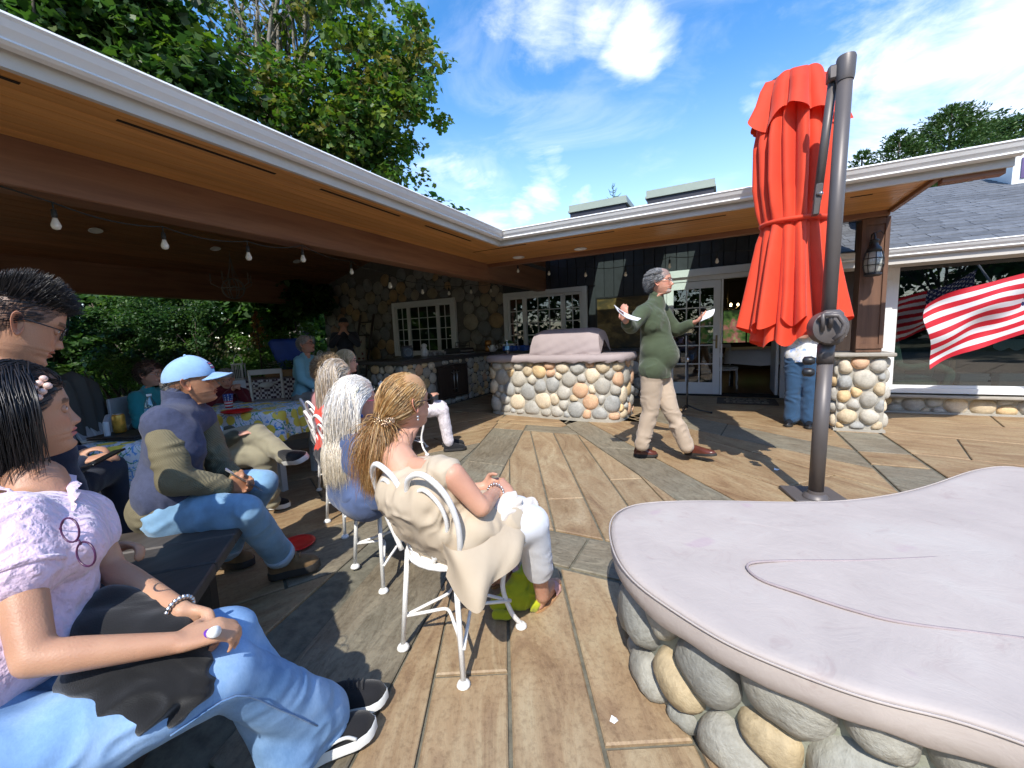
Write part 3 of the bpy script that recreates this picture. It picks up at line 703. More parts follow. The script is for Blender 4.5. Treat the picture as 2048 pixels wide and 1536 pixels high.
bm_.build('bulbs', emit_mat('candle_light', (1, .75, .42), 14), ch, smooth=True)
tb = thing('dining_table', 'dining table under a white cloth inside the dim room', 'table', (.45, 10.4, 0))
m_linen = mat('white_linen', (.72, .72, .72), .85, .05, 4, .2, 30)
V = []; rows = []
for k in range(49):
    a = k/48*2*np.pi; c_, s_ = math.cos(a), math.sin(a); q = max(abs(c_), abs(s_)); hx, hy = c_/q*.62, s_/q*1.0; fl = .04*math.sin(a*9)
    rows.append([(.65+hx*.0, 10.6+hy*.0, .76), (.65+hx, 10.6+hy, .76), (.65+hx*(1.06+fl), 10.6+hy*(1.04+fl), .45+.05*abs(c_*s_)*2)])
MB().grid(rows).build('cloth', m_linen, tb, smooth=True)
for sx in (-.5, .5):
    for sy in (-.8, .8): MB().box((.65+sx-.03, 10.6+sy-.03, .01), (.65+sx+.03, 10.6+sy+.03, .74)).build('leg', m_dark, tb)
# ------------------------------------------------------------ covered porch roof
pr = thing('porch_roof', 'l shaped cedar lined porch roof with white gutters, dark beams and slotted soffit', 'roof', (-3, 4, 2.4))
ZS = 2.43; XA = -2.60; YB = 4.80; XF = 1.53
gprof = [(0, 2.43), (.0, 2.575), (.085, 2.58), (.092, 2.568), (.082, 2.556), (.070, 2.53), (.045, 2.50), (.055, 2.487), (.04, 2.475), (.012, 2.47), (.012, 2.43)]
def sweep(prof, a, b, nrm, miter_a=0, miter_b=0):
    """extrude a (distance, height) profile from a to b, sheared at the ends so two runs meet in a mitre"""
    a = A3(*a); b = A3(*b); n = A3(*nrm); d = norm(b-a); V = []
    for q, mt in ((a, miter_a), (b, miter_b)):
        for s, z in prof: p = q+n*s+d*s*mt; V.append((p[0], p[1], z))
    k = len(prof); F = [(i, (i+1) % k, k+(i+1) % k, k+i) for i in range(k)]+[tuple(range(k))[::-1], tuple(range(k, 2*k))]
    return V, F
gu = MB(); gu.add(*sweep([(s, z) for s, z in gprof if z > 2.468], (XA+.012, -4), (XA+.012, YB-.012), (1, 0), 0, -1)); gu.build('gutter', m_gutter, pr)
gu = MB(); gu.add(*sweep([(s, z) for s, z in gprof if z > 2.468], (XA+.012, YB-.012), (2.0, YB-.012), (0, -1), 1, 0)); gu.build('gutter', m_gutter, pr)
MB().add([(XA, -4, ZS-.02), (XA, YB, ZS-.02), (XA+.0, YB, 2.58), (XA, -4, 2.58), (XA-.03, -4, ZS-.02), (XA-.03, YB+.03, ZS-.02), (XA-.03, YB+.03, 2.58), (XA-.03, -4, 2.58)], [(0, 1, 2, 3), (7, 6, 5, 4), (0, 4, 5, 1), (3, 2, 6, 7), (0, 3, 7, 4)]).build('fascia', m_fascia, pr)
MB().box((XA, YB, ZS-.02), (1.98, YB+.03, 2.58)).build('fascia', m_fascia, pr)
def hang(x0, x1, y0, y1, z0, z1, name, m, bev=.004): return MB().box((x0, y0, z0), (x1, y1, z1), bev=bev).build(name, m, pr)
nb = 8; wA = (3.45+XA)*-1
xb0 = XA-.03
for i in range(8):
    xa, xc = xb0-i*.0775*1.32, xb0-(i+1)*.0775*1.32
    if xc < -3.45: xc = -3.45
    ya, yc = YB+(XA-xa), YB+(XA-xc)
    V = [(xa, -4, ZS), (xc+.006, -4, ZS), (xc+.006, yc-.002, ZS), (xa, ya-.002, ZS)]; V += [(x, y, ZS+.02) for x, y, _ in V]
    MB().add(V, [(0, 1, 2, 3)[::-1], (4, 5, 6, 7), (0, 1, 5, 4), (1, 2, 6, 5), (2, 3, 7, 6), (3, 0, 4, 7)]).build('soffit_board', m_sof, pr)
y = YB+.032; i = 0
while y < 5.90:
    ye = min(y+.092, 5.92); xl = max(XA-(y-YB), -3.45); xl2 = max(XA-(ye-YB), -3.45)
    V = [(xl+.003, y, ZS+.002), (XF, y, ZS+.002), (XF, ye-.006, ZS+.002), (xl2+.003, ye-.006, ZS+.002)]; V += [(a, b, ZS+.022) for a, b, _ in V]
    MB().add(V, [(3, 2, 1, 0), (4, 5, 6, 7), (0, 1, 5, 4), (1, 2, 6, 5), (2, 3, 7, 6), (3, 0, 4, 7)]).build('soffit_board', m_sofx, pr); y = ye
hang(-3.44, XF+.02, 5.922, 6.02, 2.375, 2.50, 'trim_beam', m_beamx)
hang(XF, XF+.045, YB+.032, 5.92, 2.40, 2.50, 'rake_board', m_beam)
hang(XF+.05, 1.95, YB+.032, YB+.12, 2.37, 2.47, 'rake_board', m_beamx)
hang(-3.66, -3.452, -4, 5.92, 2.17, 2.52, 'beam', m_beam, .008); hang(-3.66, -3.452, 5.925, 8.39, 2.19, 2.98, 'beam', m_beam, .008)
hang(-10.75, -10.5, -4, 8.38, 2.36, 3.0, 'beam', m_beam, .01)
MB().box((-10.72, -3.9, 0), (-10.53, -3.7, 2.36)).box((-3.65, -3.9, 0), (-3.46, -3.7, 2.17)).build('column', m_beam, pr)
slotm = mat('vent_slot', (.012, .008, .006), .9)
for a, b in (((232, 240), (552, 347)), ((640, 378), (800, 432)), ((850, 451), (942, 482)), ((-60, 130), (38, 168))):
    p, q = PZ(*a, ZS), PZ(*b, ZS); xm = (p[0]+q[0])/2; MB().box((xm-.012, p[1], ZS-.003), (xm+.012, q[1], ZS+.001)).build('vent_slot', slotm, pr)
for a, b in (((945, 504), (1053, 489)), ((1094, 482), (1230, 464)), ((1280, 456), (1452, 431)), ((1700, 396), (1746, 388))):
    p, q = PZ(*a, ZS), PZ(*b, ZS); ym = (p[1]+q[1])/2; MB().box((p[0], ym-.012, ZS-.001), (q[0], ym+.012, ZS+.003)).build('vent_slot', slotm, pr)
# ceilings
def zA(x): return 2.90+(x+10.6)*.25 if x < -7.1 else 3.775-(x+7.1)*.36
def cboard(x0, x1, f, m, y0=-4, y1=8.39):
    V = [(x0, y0, f(x0)), (x1, y0, f(x1)), (x1, y1, f(x1)), (x0, y1, f(x0))]; V += [(a, b, c+.02) for a, b, c in V]
    return MB().add(V, [(3, 2, 1, 0), (4, 5, 6, 7), (0, 1, 5, 4), (1, 2, 6, 5), (2, 3, 7, 6), (3, 0, 4, 7)]).build('ceiling_board', m, pr)
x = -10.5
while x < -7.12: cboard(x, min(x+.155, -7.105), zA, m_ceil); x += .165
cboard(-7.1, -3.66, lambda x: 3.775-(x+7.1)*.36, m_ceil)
# roof decks
dk = MB()
def deck(x0, x1, y0, y1, f, th=.08):
    V = [(x0, y0, f(x0, y0)), (x1, y0, f(x1, y0)), (x1, y1, f(x1, y1)), (x0, y1, f(x0, y1))]; V += [(a, b, c+th) for a, b, c in V]
    dk.add(V, [(3, 2, 1, 0), (4, 5, 6, 7), (0, 1, 5, 4), (1, 2, 6, 5), (2, 3, 7, 6), (3, 0, 4, 7)])
deck(-7.1, -3.45, -4, 8.6, lambda x, y: 3.86-(x+7.1)*.345); deck(-3.44, XA-.032, -4, 5.6, lambda x, y: 2.52+(-x-2.6)*.02)
deck(-11.2, -7.1, -4, 8.6, lambda x, y: 2.85+(x+11.2)*.25)
zB = lambda x, y: 2.50+(y-4.8)*.21
SK = ((-2.20, -1.58), (-.94, -.34)); SY = (6.92, 8.08)
deck(-3.43, 1.5, YB+.035, SY[0], zB); deck(1.5, 1.95, YB+.035, YB+.14, zB); deck(-3.43, 1.5, SY[1], 12, zB)
for a, b in ((-3.43, SK[0][0]), (SK[0][1], SK[1][0]), (SK[1][1], 1.5)): deck(a, b, *SY, zB)
dk.build('roof_deck', m_membrane, pr)
MB().box((1.47, 6.05, 2.1), (1.50, 6.9, 2.75)).build('side_panel', m_membrane, pr)
for sx0, sx1 in SK:
    s = MB(); c = (sx0+sx1)/2; x0, x1 = c-.46, c+.46; z0 = zB(0, 7.4)
    z1 = 3.36
    def curb(t, za, zb, mi, y0=SY[0]-.06, y1=SY[1]+.06):
        s.box((x0-t, y0-t, za), (sx0-.01, y1+t, zb), mi).box((sx1+.01, y0-t, za), (x1+t, y1+t, zb), mi).box((sx0-.01, y0-t, za), (sx1+.01, y0+.05, zb), mi).box((sx0-.01, y1-.05, za), (sx1+.01, y1+t, zb), mi)
    curb(0, 3.03, 3.27, 0); curb(.03, 3.27, 3.30, 1); curb(.015, 3.30, 3.385, 1)
    so_ = s.build('skylight', [mat('curb_black', (.02, .02, .03), .5), mat('skylight_frame', (.30, .34, .28), .4, .05)], pr)
    MB().box((sx0-.01, SY[0]-.01, 3.36), (sx1+.01, SY[1]+.01, 3.366)).build('pane', glass_mat('skylight_glass', (.82, .92, .88), 1, .02) if 'skylight_glass' not in MATS else MATS['skylight_glass'], so_)
# recessed lights
def rlight(p, label, nrm=(0, 0, -1)):
    t = thing('recessed_light', label, 'ceiling light', p, 'recessed ceiling lights'); p = A3(*p); n_ = norm(nrm)
    MB().lathe([(.055, 0), (.085, .0), (.092, .008), (.085, .012), (.06, .006), (.055, -.02)], p, 24, axis=n_).build('trim_ring', m_white, t, smooth=True)
    MB().lathe([(0.001, -.012), (.054, -.012), (.054, -.016)], p, 24, axis=n_).build('lens', mat('frosted_lens', (.75, .73, .68), .5), t, smooth=True)
for (px, py), l in (((1037, 514), 'round recessed light in the soffit nearest the inner gutter corner'), ((1161, 497), 'round recessed light in the soffit to the left of the skylights')): rlight(PZ(px, py, ZS-.002), l)
for (px, py), l in (((190, 457), 'round recessed ceiling light above the young man with black hair'), ((430, 494), 'round recessed ceiling light above and left of the ring chandelier'), ((593, 520), 'round recessed ceiling light beside the fourth hanging bulb')):
    best = None
    for k in range(400):
        p = CAM+ray(px, py)*(4+k*.03)
        if p[0] < -7.15 and p[2] > zA(p[0]): best = p; break
    if best is not None: rlight(best-A3(-.01, 0, .03), l, (.3, 0, -1))
# string lights
m_bulb = mat('bulb_glass', (.75, .72, .62), .12, .02, spec=1.0); m_wire = mat('wire', (.02, .022, .02), .6)
def strand(name_label, pts, hooks, drop=.10, r=.007, bs=1.0):
    t = thing('string_lights', name_label, 'string lights', pts[0], 'strands of bare bulb string lights'); P = [A3(*p)+A3(0, 0, .15*bs) for p in pts]; wp = []
    for a, b in zip(P[:-1], P[1:]):
        for k in range(8): s = k/8; q = a*(1-s)+b*s; wp.append(q-A3(0, 0, drop*4*s*(1-s)*.35))
    wp.append(P[-1]); wp = [A3(*hooks[0])]+wp+[A3(*hooks[1])]
    MB().tube(wp, r*.7, 5).build('wire', m_wire, t, smooth=True)
    for p in pts:
        p = A3(*p); b = MB(); b.tube([p+(0, 0, .155*bs), p+(0, 0, .09*bs)], r*.6, 5, 0).lathe([(.001, .10*bs), (.017*bs, .095*bs), (.019*bs, .05*bs), (.016*bs, .03*bs)], p, 10, 0)
        s = b.build('socket', m_wire, t, smooth=True); MB().lathe([(.015*bs, .03*bs), (.02*bs, .01*bs), (.031*bs, -.02*bs), (.032*bs, -.035*bs), (.022*bs, -.055*bs), (.002, -.062*bs)], p, 12).build('bulb', m_bulb, s, smooth=True)
sa = [PX(px, py, -3.42) for px, py in ((111, 444), (329, 486), (497, 510), (606, 515))]
strand('long strand of bare bulbs hanging along the front of the dark beam', sa+[PX(703, 541, -3.8)], (PX(-40, 360, -3.44), PX(712, 528, -3.8)), bs=.72)
sb = [PX(px, py, x) for px, py, x in ((780, 569, -4.1), (845, 582, -4.5), (898, 585, -4.8), (942, 582, -4.6), (982, 580, -4.6))]
strand('strand of bare bulbs sagging in front of the stone house wall', sb, (PX(712, 532, -3.8), PX(1040, 570, -4.4)), bs=.9)
sc_ = [PY(px, py, 6.35) for px, py in ((1036, 540), (1098, 545), (1171, 548), (1251, 547), (1339, 530), (1434, 520))]
strand('strand of bare bulbs hanging in front of the black board wall', sc_, (PY(1000, 530, 6.35), PY(1520, 500, 6.35)), bs=.75)
# porch chandelier (orb with candle arms)
pc_ = PD(465, 562, 8.6); ct = thing('chandelier', 'weathered orb chandelier with candle sleeves hanging under the dark porch ceiling', 'chandelier', pc_); m_wz = mat('weathered_zinc', (.20, .185, .16), .7, .2)
cb = MB()
for k in range(4):
    a = k*math.pi/4; cb.tube([pc_+A3(.21*math.cos(q)*math.cos(a), .21*math.cos(q)*math.sin(a), -.16+.21*math.sin(q)) for q in np.linspace(0, 2*np.pi, 24, endpoint=False)], .011, 5, closed=True)
cb.tube([pc_+A3(.21*math.cos(q), .21*math.sin(q), -.16) for q in np.linspace(0, 2*np.pi, 24, endpoint=False)], .011, 5, closed=True)
for k in range(5): cb.tube([pc_+A3(0, 0, .5), pc_+A3(.05*math.cos(k*1.26), .05*math.sin(k*1.26), .2), pc_+A3(.13*math.cos(k*1.26), .13*math.sin(k*1.26), -.02)], .006, 4)
cb.tube([pc_+A3(0, 0, 1.1), pc_+A3(0, 0, .45)], .006, 5); cb.build('orb_frame', m_wz, ct, smooth=True)
for k in range(5):
    a = k*1.257+.3; q = pc_+A3(.38*math.cos(a), .38*math.sin(a), .0)
    MB().tube([pc_+A3(0, 0, -.1), pc_+A3(.2*math.cos(a), .2*math.sin(a), -.16), q+A3(0, 0, -.06), q], .01, 5).lathe([(.03, 0), (.03, .012), (.014, .014), (.014, .14), (.001, .15)], q, 8).build('arm', m_wz, ct, smooth=True)
# ------------------------------------------------------------ pier and post
pier = thing('stone_pier', 'square river stone pier with thin slab cap beneath the brown wooden post', 'pier', (1.385, 6.1, 0))
px0, px1, py0, py1 = 1.17, 1.60, 5.91, 6.34
MB().box((px0, py0, 0), (px1, py1, .86)).build('core', m_mortar, pier); MB().box((px0-.02, py0-.02, 0), (px1+.02, py1+.02, .03)).build('base_strip', m_mortar, pier)
for k, (o, d, nn_) in enumerate((((px0, py0), (1, 0), (0, -1)), ((px0, py1), (0, -1), (-1, 0)), ((px1, py0), (0, 1), (1, 0)))):
    fmm = lambda u, v, o=o, d=d, nn_=nn_: (A3(o[0]+d[0]*u, o[1]+d[1]*u, v+.03), A3(nn_[0], nn_[1], 0))
    stone_wall(pier, .43, .83, .05, .10, 41+k, fmm, m_river, .005, .06, nseg=16)
MB().box((px0-.07, py0-.08, .862), (px1+.06, py1+.06, .905), bev=.012).build('cap', m_ledge, pier)
post = thing('wooden_post', 'dark brown panelled wooden post standing on the stone pier and carrying the lantern', 'post', (1.45, 6.1, .905))
MB().box((1.33, 5.96, .907), (1.56, 6.20, 2.372), bev=.006).build('shaft', m_post, post)
ps = MB()
for a, b in ((1.325, 1.365), (1.525, 1.565)): ps.box((a, 5.945, .95), (b, 5.958, 2.37), bev=.002)
ps.box((1.365, 5.945, .95), (1.525, 5.958, 1.0)).box((1.365, 5.945, 2.3), (1.525, 5.958, 2.37)); ps.build('stile', m_post, post)
la = PY(1747, 523, 5.80); lt = thing('lantern', 'black onion style wall lantern with wire cage on the brown post', 'lantern', la)
MB().lathe([(.055, .10), (.062, .095), (.078, .03), (.082, -.03), (.07, -.10), (.055, -.125)], la, 20).build('glass_globe', mat('lantern_glass', (.42, .42, .38), .1, .1, spec=1), lt, smooth=True)
lc = MB()
for k in range(8): a = k*math.pi/4; lc.tube([la+A3(r_*math.cos(a), r_*math.sin(a), z_) for r_, z_ in ((.05, .13), (.078, .09), (.088, .02), (.088, -.05), (.07, -.13))], .004, 4)
for z_, r_ in ((.03, .087), (-.04, .09)): lc.tube([la+A3(r_*math.cos(q), r_*math.sin(q), z_) for q in np.linspace(0, 2*np.pi, 20, endpoint=False)], .004, 4, closed=True)
lc.lathe([(.075, -.125), (.08, -.14), (.06, -.155), (.002, -.16)], la, 16).lathe([(.07, .10), (.06, .14), (.035, .17), (.03, .21), (.045, .22), (.01, .24), (.012, .26), (.001, .27)], la, 16)
lc.tube([la+A3(0, 0, .26), la+A3(0, .03, .30), la+A3(0, .1, .30), la+A3(0, .155, .2), la+A3(0, .155, .05)], .009, 6); lc.tube([la+A3(0, .02, .29), la+A3(.06, .08, .33), la+A3(.10, .12, .30)], .005, 5)
lc.build('cage', m_blackmetal, lt, smooth=True)
# ------------------------------------------------------------ right wing of the house
rw = thing('house_wing', 'house wing with grey shingled roof, white gutter and big picture window behind the flag', 'house', (4, 7.4, 0))
xw0, xw1 = 1.86, 8.5; ox0, ox1, oz0, oz1 = 2.06, 6.4, .36, 2.0
MB().box((xw0, 7.40, 0), (ox0-.14, 7.6, 2.2)).box((ox1+.1, 7.40, 0), (xw1, 7.6, 2.2)).box((ox0-.13, 7.42, 0), (ox1+.09, 7.6, .26)).box((ox0-.13, 7.42, 2.09), (ox1+.09, 7.6, 2.2)).box((1.2, 7.62, 0), (xw0, 7.7, 2.3)).build('wall', mat('brown_board', (.10, .06, .04), .6, .2), rw)
wn = MB()
wn.box((ox0-.15, 7.33, .25), (ox0-.06, 7.42, 2.10), bev=.004).box((ox0-.058, 7.35, oz0-.02), (ox0, 7.43, oz1), bev=.004).box((ox1, 7.35, .25), (ox1+.12, 7.43, 2.10)).box((ox0-.058, 7.34, oz1+.002), (ox1, 7.43, 2.09), bev=.004).box((ox0-.056, 7.33, .27), (ox1, 7.43, .338), bev=.004).box((ox0+.002, 7.36, .34), (ox1, 7.42, .375), bev=.003)
wo = wn.build('window', m_white, rw); MB().box((ox0, 7.385, .376), (ox1, 7.395, oz1)).build('pane', m_bigglass, wo)
MB().box((ox0-.2, 7.24, .215), (xw1, 7.42, .248), bev=.01).build('ledge', m_ledge, rw)
fs = lambda u, v: (A3(1.9+u, 7.38, v), A3(0, -1, 0)); MB().box((1.9, 7.38, 0), (xw1, 7.419, .213)).build('base', m_mortar, rw); MB().box((1.9, 7.30, 0), (xw1, 7.379, .02)).build('base_strip', m_mortar, rw)
stone_wall(rw, 4.6, .212, .045, .13, 51, fs, m_river, .004, .05, nseg=16)
def zW(y): return 2.15+(y-6.9)*.42
V = [(1.0, 6.88, zW(6.88)-.05), (9, 6.88, zW(6.88)-.05), (9, 10.3, zW(10.3)-.05), (1.0, 10.3, zW(10.3)-.05)]; V += [(a, b, c+.045) for a, b, c in V]
V2 = [(1.52 if a == 1.0 else a, b, c) for a, b, c in V]
MB().add(V, [(3, 2, 1, 0), (4, 5, 6, 7), (0, 1, 5, 4), (1, 2, 6, 5), (2, 3, 7, 6), (3, 0, 4, 7)]).build('roof', m_membrane, rw)
# shingles: shared meshes, each course overlapping the one below
rs = random.Random(5); sh_m = []
for k in range(4):
    wdt = .30-.02*k; sl_ = .42; mb = MB(); V = [(0.003, 0, 0), (wdt-.003, 0, 0), (wdt-.003, .20, .20*sl_), (0.003, .20, .20*sl_)]; V = [(a, b, c+.013*(1 if b < .1 else .25)) for a, b, c in V]+[(a, b, c+(-.001)) for a, b, c in V]
    mb.add(V, [(0, 1, 2, 3), (4, 5, 1, 0), (1, 5, 6, 2), (4, 0, 3, 7)]); sh_m.append((mesh_np(np.concatenate(mb.v), mb.f, False), wdt)); sh_m[-1][0].materials.append(m_shingle)
y = 6.9; cnt_s = 0; rest = MB()
while y < 10.2:
    x = 1.02-rs.random()*.2
    lim = 4.9+(y-6.9)*.75
    while x < lim:
        me, wdt = sh_m[rs.randrange(4)]
        if x > .8:
            if cnt_s < 300 and not (x < 1.5 and y > 8):
                o = link('shingle', me, None, rw); o.location = o.location+Vector((x, y, zW(y)-.002+rs.random()*.004)); cnt_s += 1
            else:
                vv = np.zeros((len(me.vertices), 3)); me.vertices.foreach_get('co', (q := np.zeros(len(me.vertices)*3, np.float32))); vv = q.reshape(-1, 3)+A3(x, y, zW(y)-.002+rs.random()*.004)
                rest.add(vv, [tuple(p.vertices) for p in me.polygons])
        x += wdt
    y += .155
if rest.n: tag(rest.build('shingles', m_shingle, rw), kind='stuff')
gp = [(s, z-.44) for s, z in gprof if z > 2.468]; gw = MB(); gw.add(*sweep(gp, (1.30, 6.875), (9, 6.875), (0, -1))); gw.build('gutter', m_gutter, rw)
MB().box((1.3, 6.876, 1.95), (9, 6.90, 2.13)).box((1.3, 6.90, 1.95), (9, 7.33, 1.97)).build('fascia', m_fascia, rw)
MB().box((1.24, 6.80, 1.78), (1.30, 6.87, 2.06)).box((1.2, 6.8, 2.02), (1.30, 6.86, 2.10)).build('downspout', m_gutter, rw)
a, b = PY(2030, 292, 9.6), PY(2030, 346, 9.6); MB().box((a[0], 9.6, 3.0), (a[0]+2, 10.8, a[2]+.02)).build('dormer', m_white, rw)
q0 = PY(2044, 316, 9.6); MB().box((q0[0], 9.58, q0[2]-.3), (q0[0]+.6, 9.598, q0[2])).build('dormer_window', mat('violet_frame', (.12, .08, .2), .5), rw)
# closed glazed entry between the wings, with lever handle
ent = thing('side_door', 'narrow dark glazed side door with silver lever handle behind the umbrella mast', 'door', (1.3, 7.0, 0))
MB().box((1.0, 7.3, 0), (1.19, 7.36, 2.0)).box((1.20, 7.32, 0), (1.84, 7.36, 1.94)).build('door_leaf', m_cab, ent); MB().box((1.0, 7.27, 0), (1.05, 7.298, 2.0)).box((1.19, 7.27, 0), (1.215, 7.298, 2.0)).build('frame', m_white, ent)
hq = PY(1690, 671, 6.85); MB().tube([hq, hq+A3(-.09, .0, 0)], .013, 8).ball(hq, .022, 10).tube([hq, hq+A3(0, .45, 0)], .009, 6).build('handle', m_steel, ent, smooth=True)
# interior behind the picture window
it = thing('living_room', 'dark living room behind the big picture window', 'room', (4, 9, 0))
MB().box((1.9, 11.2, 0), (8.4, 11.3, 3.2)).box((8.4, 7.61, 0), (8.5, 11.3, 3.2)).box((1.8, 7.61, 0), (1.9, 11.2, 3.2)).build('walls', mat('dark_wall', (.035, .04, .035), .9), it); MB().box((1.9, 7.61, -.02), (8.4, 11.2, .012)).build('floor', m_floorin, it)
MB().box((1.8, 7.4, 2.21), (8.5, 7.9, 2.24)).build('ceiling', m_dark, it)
ac = thing('armchair', 'green upholstered armchair behind the glass at the left end of the picture window', 'armchair', (2.5, 8.0, 0)); m_gr = mat('green_velvet', (.10, .16, .12), .8, .3, 30, .3, 50, sheen=.4)
MB().box((2.15, 7.85, .14), (2.72, 8.4, .42), bev=.05).build('seat', m_gr, ac, auto=60); MB().obox((2.2, 8.08, .75), (.075, .28, .36), [(1, 0, .2), (0, 1, 0), (-.2, 0, 1)], bev=.06).build('backrest', m_gr, ac, auto=60)
for yy in (7.76, 8.42): MB().tube(catmull([(2.2, yy, .62), (2.35, yy, .58), (2.6, yy, .6), (2.76, yy, .52), (2.76, yy, .40), (2.68, yy, .15)], 5), .05, 10).build('arm', m_gr, ac, smooth=True)
sb_ = thing('sideboard', 'low wooden sideboard with white runner and stacked books behind the picture window', 'sideboard', (4, 8.8, 0)); m_ob = wood('oak_board', (.26, .15, .06), (.14, .08, .035), 0, .8, .5)
MB().box((3.05, 8.6, .62), (4.9, 9.1, .9)).build('body', m_ob, sb_)
for xx in (3.08, 4.82): MB().box((xx, 8.62, 0.012), (xx+.05, 8.68, .62)).build('leg', m_ob, sb_)
MB().box((3.05, 8.62, .2), (4.9, 9.08, .23)).build('shelf', m_ob, sb_)
rn = MB(); V = []; rr_ = []
for k in range(40): u = k/39; rr_.append([(3.5+u*.8, 8.9, .905), (3.5+u*.8, 8.59, .905), (3.5+u*.8, 8.585, .80-.045*abs(math.sin(u*math.pi*5)))])
tag(rn.grid(rr_).build('table_runner', m_linen, smooth=True), 'white scalloped runner lying over the sideboard behind the glass', 'runner')
bk_ = MB(); rs = random.Random(2)
for st in range(3):
    z = .232
    for k in range(4): h_ = .03+rs.random()*.02; bk_.box((3.2+st*.42, 8.64, z), (3.5+st*.42+rs.random()*.04, 8.85, z+h_)); z += h_+.003
bk_.build('books', m_linen, sb_)
pl_ = MB()
for k in range(90):
    a = rs.random()*6.28; r_ = rs.random()*.2; p = A3(4.5+r_*math.cos(a), 8.2+r_*math.sin(a), .35+rs.random()*.25); d = norm(A3(rs.random()-.5, rs.random()-.5, .4)); s_ = norm(np.cross(d, (0, 0, 1)))*.03; pl_.add([p, p+d*.05+s_, p+d*.12, p+d*.05-s_], [(0, 1, 2, 3)])
plt = thing('potted_plant', 'leafy green pot plant on the floor behind the right part of the picture window', 'plant', (4.5, 8.2, 0)); pl_.build('foliage', mat('pot_leaf', (.06, .16, .03), .6), plt); MB().lathe([(.12, .012), (.16, .3), (.17, .32), (.15, .33)], (4.5, 8.2, 0), 16).build('pot', m_dark, plt, smooth=True)
# ------------------------------------------------------------ boulder surround and its cover (near right)
m, t, b = nodes_of('spa_cover_vinyl'); v = coords(t); n1 = noise(t, v, 2.2, 6, .6, .6); n2 = noise(t, v, 9, 5, .65, 1.0); n3 = noise(t, v, 130, 3, .6)
c = ramp(t, n1, [(.3, (.40, .348, .318)), (.55, (.46, .403, .365)), (.75, (.49, .447, .405))])
c = mixc(t, .55, c, ramp(t, n2, [(.28, (.84, .76, .78)), (.42, (1, 1, 1)), (.75, (1.03, 1.03, 1.04))]), 'MULTIPLY')
mp = coords(t, 'Object', (1, 1, 1)); n4 = noise(t, mp, 4.6, 2, .4); c = mixc(t, ramp(t, n4, [(.70, (0, 0, 0)), (.74, (.5, .5, .5))]), c, (.42, .31, .34))
t.links.new(c, b.inputs['Base Color']); b.inputs['Roughness'].default_value = .72; b.inputs['Specular IOR Level'].default_value = .25; p_ = bump(t, b, n2, .16, .02); bump(t, b, n3, .12, .002, p_)
m_spac = m
TZ = .45
pxl = [(1220, 1044), (1227, 1099), (1265, 1158), (1349, 1213), (1434, 1269), (1519, 1307), (1604, 1341), (1731, 1387), (1858, 1417), (2048, 1463)]
pxu = [(1235, 1023), (1265, 1008), (1320, 1001), (1434, 999.6), (1561, 1003), (1667, 1003), (1773, 991), (1841, 976), (1900, 957), (1943, 940), (1993, 932), (2048, 930)]
lo_ = [PZ(a, b_, TZ)[:2] for a, b_ in pxl]; hi_ = [PZ(a, b_, TZ)[:2] for a, b_ in pxu]
tail = [A3(1.62, 2.80), A3(1.95, 2.55), A3(2.10, 2.1), A3(2.0, 1.6), A3(1.6, 1.15), A3(1.05, .93)]
loop = catmull([tuple(p)+(0,) for p in lo_[::-1]]+[tuple(p)+(0,) for p in hi_]+[tuple(p)+(0,) for p in tail], 5, closed=True)[:, :2]
ar = sum(loop[i][0]*loop[(i+1) % len(loop)][1]-loop[(i+1) % len(loop)][0]*loop[i][1] for i in range(len(loop)))
if ar < 0: loop = loop[::-1]
loop = np.array(loop)
for _ in range(14): loop = .5*loop+.25*(np.roll(loop, 1, 0)+np.roll(loop, -1, 0))
spa = thing('boulder_surround', 'knee high curved surround of big river boulders under the pale vinyl cover', 'stone surround', (.9, 1.7, 0))
base = offset_poly(loop, -.09); MB().prism([tuple(p) for p in offset_poly(loop, -.085)], 0, TZ-.09).build('core', mat('greenish_mortar', (.27, .28, .22), .9, .2, 10, .6, 60), spa, auto=50)
bl = list(offset_poly(loop, -.08)); k0 = int(np.argmax([p[1]-p[0] for p in bl])); bl = [tuple(p) for p in bl[k0:]+bl[:k0]]
fsp, Wsp = path_map(bl+[bl[0]]); stone_wall(spa, Wsp, .40, .055, .11, 67, lambda u, v: fsp(u, v-.01), m_spa, .004, .07, nseg=22, lump=.05)
cvr = thing('spa_cover', 'large kidney shaped pale mauve vinyl cover lying on the boulder surround', 'cover', (.9, 1.7, TZ)); n = len(loop); cen = A3(.95, 1.75); rings = []
sc_l = [1, .985, .95, .88, .78, .66, .54, .42, .3, .18, .08]
for s in sc_l:
    rr = []
    for i, p in enumerate(loop):
        # shrink along a spine so that the kidney outline stays inside itself
        q = cen+(p-cen)*s; z = TZ+(-.006 if s == 1 else 0)
        d_ = 1-s; fold = .0006*math.sin(i*.35+1.3)*math.exp(-((d_-.2)/.16)**2)*(1 if p[0] < .6 else .3)
        crease = -.010*math.exp(-((s-.60)/.05)**2)*(1 if p[1] < 1.9 else .35)+.006*math.exp(-((s-.52)/.06)**2)
        rr.append((q[0], q[1], z+fold+crease+.012*math.exp(-(s/.5)**2)))
    rings.append(rr)
rim = []
for d, z in ((-.035, -.088), (-.012, -.092), (.0, -.08), (.006, -.05), (.004, -.018), (0, -.006)):
    o = offset_poly(loop, d); rim.append([(o[i][0], o[i][1], TZ+z-.0015*math.sin(i*.9)*(z < -.07)-(.010*max(0, math.sin(i*.23+2))**6 if z < -.07 else 0)) for i in range(n)])
tag(MB().grid(rim+rings, wrap=True).add([(cen[0], cen[1], TZ+.012)], []).build('panel', m_spac, cvr, smooth=True))
